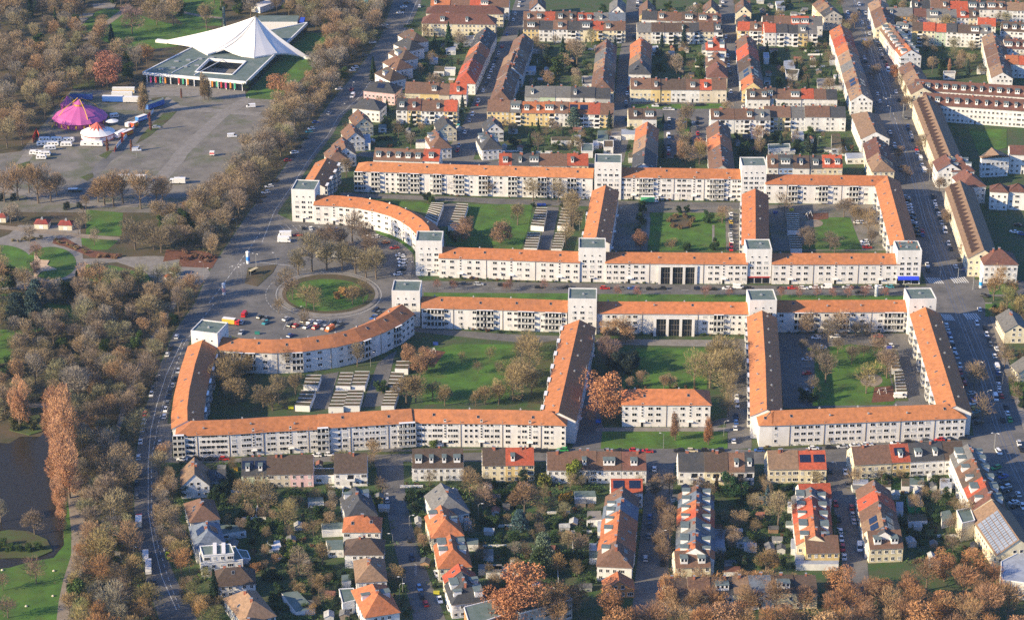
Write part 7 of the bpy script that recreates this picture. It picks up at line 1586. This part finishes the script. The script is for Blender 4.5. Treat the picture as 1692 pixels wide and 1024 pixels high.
for k, (x0, y0, x1, y1, rf) in enumerate(((402,492,460,590,'pale_roof'),(530,527,630,560,'flat_roof'),(575,565,650,585,'pale_roof'),(455,702,553,738,'mulch'),(855,538,900,600,'pale_roof'),(880,600,935,660,'pale_roof'),(885,668,1138,690,'pale_roof'),(825,432,885,460,'flat_roof'),(835,318,885,350,'pale_roof'),(370,612,402,650,'pale_roof'),(404,452,445,480,'mulch'))):
    flat(f'small flat garden roof near the striped and red rows, {nth(k+1)} of eleven', 'h', ((x0,y0),(x1,y0),(x1,y1),(x0,y1)), 2.7, roof=rf, name='garden_annex', wins=False, group='flat garden roofs')
for k, (x0, y0, x1, y1, rf) in enumerate(((1130,565,1180,610,'pale_roof'),(1130,610,1210,655,'flat_roof'),(1180,400,1215,500,'pale_roof'),(1175,555,1240,590,'flat_roof'),(400,535,470,575,'flat_roof'),(385,430,430,455,'pale_roof'),(470,690,610,720,'concrete_path'),(515,700,735,740,'flat_roof'),(500,600,560,640,'concrete_path'),(495,180,550,215,'garage_roof'))):
    flat(f'small flat roof in the middle garden, {nth(k+1)} of ten', 'g', ((x0,y0),(x1,y0),(x1,y1),(x0,y1)), 2.7, roof=rf, name='garden_annex', wins=False, group='flat garden roofs')
NR = (('b0',((1245,312),(1310,300),(1310,330),(1248,332))),('b0',((1300,278),(1340,272),(1340,285),(1298,288))),('b0',((1365,238),(1425,235),(1430,262),(1362,268))),('b0',((1140,372),(1195,372),(1195,392),(1138,392))),('b0',((1170,430),(1245,430),(1235,465),(1168,465))),('b0',((1240,440),(1310,440),(1305,455),(1240,455))),('b0',((808,808),(860,808),(860,832),(808,832))),('b0',((1055,905),(1125,905),(1120,930),(1050,930))),('b0',((700,880),(752,875),(755,935),(700,935))),
      ('c0',((278,888),(410,888),(410,915),(280,915))),('c0',((428,878),(470,878),(470,915),(428,915))),('c0',((475,935),(550,935),(550,985),(475,985))),('c0',((655,855),(732,855),(732,885),(655,885))),('c0',((735,840),(840,838),(840,875),(735,875))),('c0',((620,915),(682,915),(682,960),(620,960))),('c0',((550,905),(590,905),(590,945),(550,945))),('c0',((580,848),(650,848),(650,920),(580,920))),('c0',((1455,250),(1500,250),(1500,300),(1455,300))) if False else ('c0',((480,498),(545,498),(545,550),(480,550))),('c0',((100,430),(180,430),(180,462),(100,462))),('c0',((160,290),(230,285),(230,318),(160,318))),
      ('c0',((920,305),(970,300),(975,320),(925,325))),('c0',((1215,380),(1300,380),(1300,410),(1215,410))),('c0',((1258,290),(1300,290),(1300,330),(1258,330))),('c0',((1578,850),(1655,850),(1655,880),(1578,880))),('c0',((0,800),(60,800),(60,840),(0,840))),
      ('d0',((180,855),(255,852),(262,880),(190,885))),('d0',((28,940),(168,936),(172,965),(30,970))),('d0',((345,510),(505,508),(510,560),(350,565))),('d0',((130,395),(190,390),(205,440),(130,445))),('d0',((140,450),(230,455),(220,485),(145,485))),('d0',((75,10),(130,5),(140,45),(85,50))),('d0',((1388,430),(1445,430),(1445,450),(1388,450))),('d0',((1170,465),(1245,465),(1245,480),(1170,480))),('d0',((1605,90),(1678,90),(1678,105),(1605,105))),('d0',((440,870),(495,868),(510,960),(440,965))),('d0',((0,345),(30,345),(35,380),(0,380))),('d0',((0,500),(45,505),(45,525),(0,528))),('d0',((430,360),(470,355),(475,390),(430,395))),('d0',((455,490),(505,485),(505,505),(460,508))),
      ('c1',((780,10),(840,5),(845,40),(780,45))),('d1',((530,12),(650,10),(660,45),(540,48))),('c1',((208,15),(280,12),(270,50),(205,50))))
for k, (rg, qd) in enumerate(NR):
    rf = ('pale_roof','flat_roof','concrete_path','pale_roof','garage_roof')[k % 5]
    flat(f'small pale garden building in the northern gardens, {nth(k+1)} counted from the avenue', rg, qd, 2.8 + (k % 3)*.5, roof=rf, name='garden_building', cat='shed', wins=k % 2 == 0, group='garden buildings of the northern gardens')
# random small sheds between the hedges
def shed(w, r_):
    t = thing('garden_shed', 'small wooden garden shed', 'shed', (w.x, w.y, 0), r_.choice((0, 1.57)) + r_.uniform(-.15,.15), 'small garden sheds'); a, b = r_.uniform(1.3,2.4), r_.uniform(1.1,1.7)
    mb = MB(); mb.box(-a,-b,0,a,b,2.0,0); mb.poly([(-a,-b,2.0),(-a,b,2.0),(-a,0,2.7)][::-1],0); mb.poly([(a,-b,2.0),(a,b,2.0),(a,0,2.7)],0); mb.build('wall', M['house_plaster'], t, color=r_.choice([(.35,.22,.13),(.5,.5,.48),(.6,.58,.55),(.25,.2,.16)]))
    mb = MB(); mb.poly([(-a-.2,-b-.25,1.9),(a+.2,-b-.25,1.9),(a+.2,0,2.78),(-a-.2,0,2.78)],0); mb.poly([(-a-.2,0,2.78),(a+.2,0,2.78),(a+.2,b+.25,1.9),(-a-.2,b+.25,1.9)],0); mb.build('roof', M['roof_house'], t, color=r_.choice([(.2,.2,.2),(.3,.12,.08),(.5,.5,.48),(.12,.12,.12)]))
    return t
SH = []
KINDN['shed'] = ('garden_shed', 'small garden shed', 'shed')
for poly, n_ in ((SG, 60), (NG, 60)):
    k = 0; xs = [p[0] for p in poly]; ys = [p[1] for p in poly]
    for _ in range(3000):
        if k >= n_: break
        p = (rnd.uniform(min(xs), max(xs)), rnd.uniform(min(ys), max(ys)))
        if not inpoly(p, poly) or any(inpoly(p, a) for a in STREETP): continue
        w = G(*p)
        if not clear_of_houses(w, 3.5) or not free(w, 4.0): continue
        claim(w, 4.5); SH.append((shed(w, rnd), 'shed', False)); k += 1
TREES[:] = SH; label_trees()
# hedges and garden walls between the plots
HM = []
for k in range(3):
    r_ = random.Random(900+k); mb = MB()
    mb.box(-3.6,-.35,0,3.6,.35,1.3,0)
    for _ in range(420):
        c = Vector((r_.uniform(-4,4), r_.gauss(0,.38), r_.uniform(.1,1.65))); a = r_.uniform(0,6.28); q_ = .3
        mb.poly([c+Vector((math.cos(a)*q_,math.sin(a)*q_,-.1)), c+Vector((math.cos(a+2.1)*q_,math.sin(a+2.1)*q_,0)), c+Vector((0,0,q_))], 0)
    HM.append(mb.mesh('hedge', [M['leaves']]))
HL = []
for poly, n_, tot in ((SG, 95, 0), (NG, 85, 0)):
    k = 0; xs = [p[0] for p in poly]; ys = [p[1] for p in poly]
    for _ in range(6000):
        if k >= n_: break
        p = (rnd.uniform(min(xs), max(xs)), rnd.uniform(min(ys), max(ys)))
        if not inpoly(p, poly): continue
        w = G(*p); ang = rnd.choice((0, 0, 0, 1.57)) + .02; e = Vector((math.cos(ang)*4, math.sin(ang)*4, 0))
        if any(inpoly(p, a) for a in STREETP) or not all(clear_of_houses(q_, 1.0) for q_ in (w, w+e, w-e)): continue
        if rnd.random() < .75:
            o = put('garden_hedge', rnd.choice(HM), None, w, ang, rnd.choice([(.04,.09,.022),(.06,.11,.03),(.10,.08,.04),(.03,.06,.02)])); tag(o, 'clipped garden hedge', 'hedge', 'garden hedges'); HL.append((o, 'hedge', False))
        else:
            mb = MB(); mb.box(-4.5,-.12,0,4.5,.12,1.1,0); o = put('garden_wall', mb.mesh('garden_wall', [M['trim']]), None, w, ang); tag(o, 'low white garden wall', 'wall', 'garden walls'); HL.append((o, 'wall', False))
        k += 1
TREES[:] = HL; label_trees()

# rose garden huts, kiosks, star bed
def hut(label, reg, x, y, w=3.4, d=3, h=2.8):
    p = at(reg, x, y); t = thing('garden_hut', label, 'hut', (p.x, p.y, 0), -.05)
    mb = MB(); mb.box(-w,-d,0,w,d,h,0); mb.build('wall', M['house_plaster'], t, color=(.72,.64,.48))
    mb = MB(); b = [(-w-.4,-d-.4,h),(w+.4,-d-.4,h),(w+.4,d+.4,h),(-w-.4,d+.4,h)]; r1, r2 = (-w*.5,0,h+1.6), (w*.5,0,h+1.6)
    mb.poly([b[0],b[1],r2,r1]); mb.poly([b[1],b[2],r2]); mb.poly([b[2],b[3],r1,r2]); mb.poly([b[3],b[0],r1]); rf = mb.build('roof', M['roof_house'], t, color=(.33,.06,.045))
    mb = MB(); mb.box(-1,-d-.05,.2,1,-d,2.1,0); mb.build('door', M['trim'], t)
    put('vent', VENT, rf, (0,0,h+1.3), scale=(1.6,1.6,1.6))
hut('cream hut with dark red roof in the rose garden, middle of three', 'a1', 278, 492); hut('cream hut with dark red roof in the rose garden, right of three', 'a1', 434, 500); hut('cream hut with dark red roof at the left picture edge', 'a1', 5, 450)
def kiosk(label, reg, x, y, R_=2.4):
    p = at(reg, x, y); t = thing('kiosk', label, 'kiosk', (p.x, p.y, 0)); mb = MB(); mb.lathe([(R_,0),(R_,2.6)], 6); mb.build('wall', M['trim'], t)
    mb = MB(); mb.lathe([(R_+.6,2.55),(.1,4.0)], 6); mb.build('roof', M['roof_house'], t, color=(.5,.13,.06)); mb = MB(); mb.box(-.6,-R_-.02,0.9,.6,-R_+.4,2.1); mb.build('hatch', M['glass'], t)
kiosk('white hexagonal kiosk with red roof, upper of two by the park gate', 'a1', 1137, 802); kiosk('white hexagonal kiosk with red roof, lower of two by the park gate', 'a1', 1102, 842, 2.2)
mb = MB(); mb.prism([(p.x, p.y) for p in GZ(Q('a1',(225,665),(262,708),(322,712),(305,742),(372,770),(268,785),(225,830),(215,770),(195,730),(222,715)))], 0, .35, 0)
o = mb.build('star_terrace', mat('sand_coloured_stone', (.55,.40,.27), .9, .2, .4)); tag(o, 'sandstone star-shaped terrace on the oval lawn', 'terrace')
for k, (rg, x, y, s) in enumerate((('a1',225,790,.8),('a1',235,700,.9),('a1',240,810,.6))): spot('bare', rg, x, y, s*.7, f'reddish bare shrub tree on the star terrace, {nth(k+1)} of three', 2, (.30,.17,.12))
# beds of tawny grasses and clipped balls
BL = []
def bed(where, reg, a, b, n_, col, s):
    for k in range(n_):
        f = (k+rnd.random()*.7)/n_; w = at(reg, a[0]+(b[0]-a[0])*f+rnd.uniform(-8,8), a[1]+(b[1]-a[1])*f+rnd.uniform(-8,8)); j = rnd.uniform(.8,1.2)
        t = tree('shrub', w, s*rnd.uniform(.7,1.2), f'tawny ornamental shrub, {nth(k+1)} in the bed {where}', None, tuple(c*j for c in col))
bed('along the curved garden path', 'a1', (350,580), (570,660), 9, (.35,.25,.12), .62); bed('left of the curved garden path', 'a1', (80,590), (280,560), 8, (.30,.24,.13), .6)
bed('right of the curved garden path', 'a1', (620,685), (800,690), 7, (.36,.20,.10), .6); bed('at the park gate', 'a1', (1170,700), (1400,700), 8, (.34,.15,.09), .75); bed('of the gate plaza', 'a1', (1180,655), (1370,720), 7, (.30,.17,.10), .8)
for k, (x, y) in enumerate(((10,320),(88,320),(435,378),(523,375))): spot('evergreen', 'a1', x, y, .62, f'dark clipped yew ball at the garden edge, {nth(k+1)} from the left', 1, (.02,.035,.03))
def ad_column(label, reg, x, y, c1, h=4.2, r=.8):
    p = at(reg, x, y); t = thing('advertising_column', label, 'column', (p.x, p.y, 0)); mb = MB(); mb.lathe([(r,0),(r,h)], 14); mb.build('drum', M['trim'], t)
    mb = MB(); mb.lathe([(r+.04,h*.25),(r+.04,h*.62)], 14); mb.build('poster_band', M['cloth'], t, color=c1); mb = MB(); mb.lathe([(r+.2,h),(.1,h+.5)], 14); mb.build('cap', M['trim'], t)
ad_column('blue and yellow advertising column beside the avenue crossing', 'a1', 1614, 728, (.05,.25,.7), 6, .9); ad_column('white advertising column at the plaza entrance', 'a1', 1457, 930, (.6,.3,.3), 5.5)
ad_column('plain white advertising column on the green strip', 'd1', 730, 942, (.7,.7,.7), 5.5); ad_column('blue advertising column with yellow top by the right lawn', 'd1', 1410, 885, (.03,.3,.65), 5)
LMB = MB(); LMB.tube([(0,0,0),(0,0,6.5),(.5,0,7.1),(1.3,0,7.2)], [.09,.06,.05,.05], 0, 5); LPOLE = LMB.mesh('pole', [M['metal']])
LMB = MB(); LMB.box(1.1,-.14,7.1,1.9,.14,7.25,0); LHEAD = LMB.mesh('lamp_head', [M['trim']])
LL = []
for rg, pts in (('a1',((1665,745),(1540,520),(1495,830),(1345,835),(1325,800),(1545,830),(1570,810),(1588,820))),('b1',((15,745),(145,740),(1008,800),(1508,845))),('a2',((1008,400),(1020,560))),('b2',((330,110),(757,410),(610,960),(200,970))),('c2',((1400,860),(1008,940),(1480,560))),('d1',((1325,800),(915,940),(1085,120),(1075,190),(430,830))),('d0',((778,710),(820,760),(350,960),(630,620))),
            ('d2',((1020,470),(1445,660),(1395,470),(1655,560),(1500,940),(1550,540),(640,210))),('f',((1440,600),(1480,900),(1385,360))),('g',((20,860),(60,490),(470,420))),('c1',((718,440),(688,620),(1520,455),(1525,620),(462,510))),('h',((80,580),(1120,170),(1110,560))),('b0',((640,600),(1370,780),(580,740))),('a0',((1610,700),(1300,640),(890,1020))),('e',((830,660),(1170,720))),('i',((30,610),(945,60),(1000,380)))):
    for x, y in pts:
        p = at(rg, x, y+8); t = thing('street_lamp', 'slim grey street lamp', 'street lamp', (p.x, p.y, .05), rnd.choice((0, math.pi, -.8)), 'street lamps'); put('pole', LPOLE, t); put('lamp_head', LHEAD, t); LL.append((t, 'lamp', False))
TREES[:] = LL; label_trees()
# tram wire mast, crossing signals
for k, (rg, x, y) in enumerate((('d0',772,715),('d0',820,700),('d0',905,760),('d1',1145,830),('d1',1260,860),('d2',1060,640),('d1',1360,900))):
    p = at(rg, x, y); t = thing('overhead_mast', f'tram wire mast with side arm, {nth(k+1)} down the tram road', 'mast', (p.x, p.y, 0), 0, 'tram masts')
    mb = MB(); mb.tube([(0,0,0),(0,0,8)], [.16,.1], 0, 5); mb.build('mast_pole', M['metal'], t); mb = MB(); mb.tube([(0,0,7.2),(7,0,7.6)], [.07,.05], 0, 4); mb.build('side_arm', M['metal'], t)
# playground pieces, bins, boulders, bus shelter
def aframe(label, reg, x, y, ang=0, s=1.0):
    p = at(reg, x, y); t = thing('climbing_frame', label, 'climbing frame', (p.x, p.y, .1), ang)
    for sx in (-1.6*s, 1.6*s):
        for sy in (-1, 1): mb = MB(); mb.tube([(sx, sy*1.1*s, 0), (sx, 0, 2.4*s)], [.09,.09], 0, 4); mb.build('leg', M['trim'], t)
    mb = MB(); mb.tube([(-1.8*s,0,2.4*s),(1.8*s,0,2.4*s)], [.09,.09], 0, 4); mb.build('crossbar', M['trim'], t)
aframe('white swing frame on the red-brown play area of the right court', 'd1', 290, 430, .9, 1.2); aframe('white swing frame on mulch in the lower right court', 'd2', 768, 590, .4); aframe('low climbing frame inside the round sandpit', 'd2', 700, 500, .2, .7); aframe('white frame on the mulch of the lower left court', 'b2', 1160, 325, 1.0, .8)
for k, (rg, x, y, c) in enumerate((('d1',180,388,(.6,.5,.03)),('d1',75,405,(.03,.08,.35)),('b2',280,690,(.02,.08,.5)),('b2',240,690,(.6,.6,.03)),('b2',1180,275,(.02,.06,.3)),('c1',200,355,(.02,.06,.35)),('c1',230,355,(.02,.06,.35)),('c2',585,778,(.02,.15,.6)),('d2',300,310,(.6,.55,.03)),('d2',335,668,(.5,.6,.05)),('d2',815,300,(.02,.06,.45)),('g',1430,385,(.6,.5,.03)),('g',855,168,(.03,.1,.5)),('f',500,135,(.5,.3,.02)),('b2',20,205,(.03,.25,.2)),('g',220,870,(.6,.55,.05)))):
    p = at(rg, x, y); t = thing('waste_container', f'coloured waste container, {nth(k+1)} of those standing in yards and courts', 'container', (p.x, p.y, .05), 0, 'waste containers')
    mb = MB(); mb.box(-1.1,-.5,0.1,1.1,.5,1.1,0); mb.build('bin', M['cloth'], t, color=c); mb = MB(); mb.box(-1.15,-.55,1.1,1.15,.55,1.25,0); mb.build('lid', M['cloth'], t, color=tuple(v*.7 for v in c))
for k, (rg, x, y) in enumerate((('e',333,722),('e',328,877),('e',163,940),('a2',180,210),('e',15,717))):
    mb = MB(); r_ = random.Random(k); mb.lathe([(.5,0),(.6,.25),(.35,.5),(.1,.6)], 7); o = mb.build('boulder', M['concrete_path'] if False else mat('pale_stone', (.6,.52,.4), .9, .2, 2), None, at(rg, x, y)); tag(o, f'pale boulder on the park meadow, {nth(k+1)} of five', 'boulder', 'boulders on the meadow')
p = at('a1', 1650, 800); t = thing('tram_shelter', 'yellow roofed shelter beside the avenue', 'shelter', (p.x, p.y, 0), R(55)); mb = MB(); mb.box(-2.6,-.9,2.6,2.6,.9,2.8,0); mb.build('roof', M['cloth'], t, color=(.5,.42,.25))
for x_ in (-2.3,2.3):
    mb = MB(); mb.tube([(x_,0,0),(x_,0,2.6)], [.1,.1]); mb.build('post', M['metal'], t)
mb = MB(); mb.box(-2.4,.7,.3,2.4,.78,2.4,0); mb.build('back_wall', M['glass'], t)
# glass-roofed hall beside the tall row
t = house(G(*Q('i',(930,352))[0], 13), G(*Q('i',(1085,575))[0], 13), 16, 7, 13, 'cream', 'tan', 'market hall with a sloping glazed roof beside the tram road', feats='', ext=False, name='market_hall', cat='hall')
rf = [c for c in t.children if c.name.startswith('roof')][0]; hA, hB = G(*Q('i',(930,352))[0], 13), G(*Q('i',(1085,575))[0], 13)
mb = MB(); mb.box(-.95,-.8,0,.95,.8,.08,0); GP = mb.mesh('roof_pane', [mat('pale_glazing', (.24,.27,.33), .3, .2, .3, spec=.5)])
for i in range(14):
    for j in range(5): on_slope(t, rf, hA, hB, 16, 7, 13, GP, 'roof_pane', .3+.66*i/13, .14+.19*j, -1, .05)
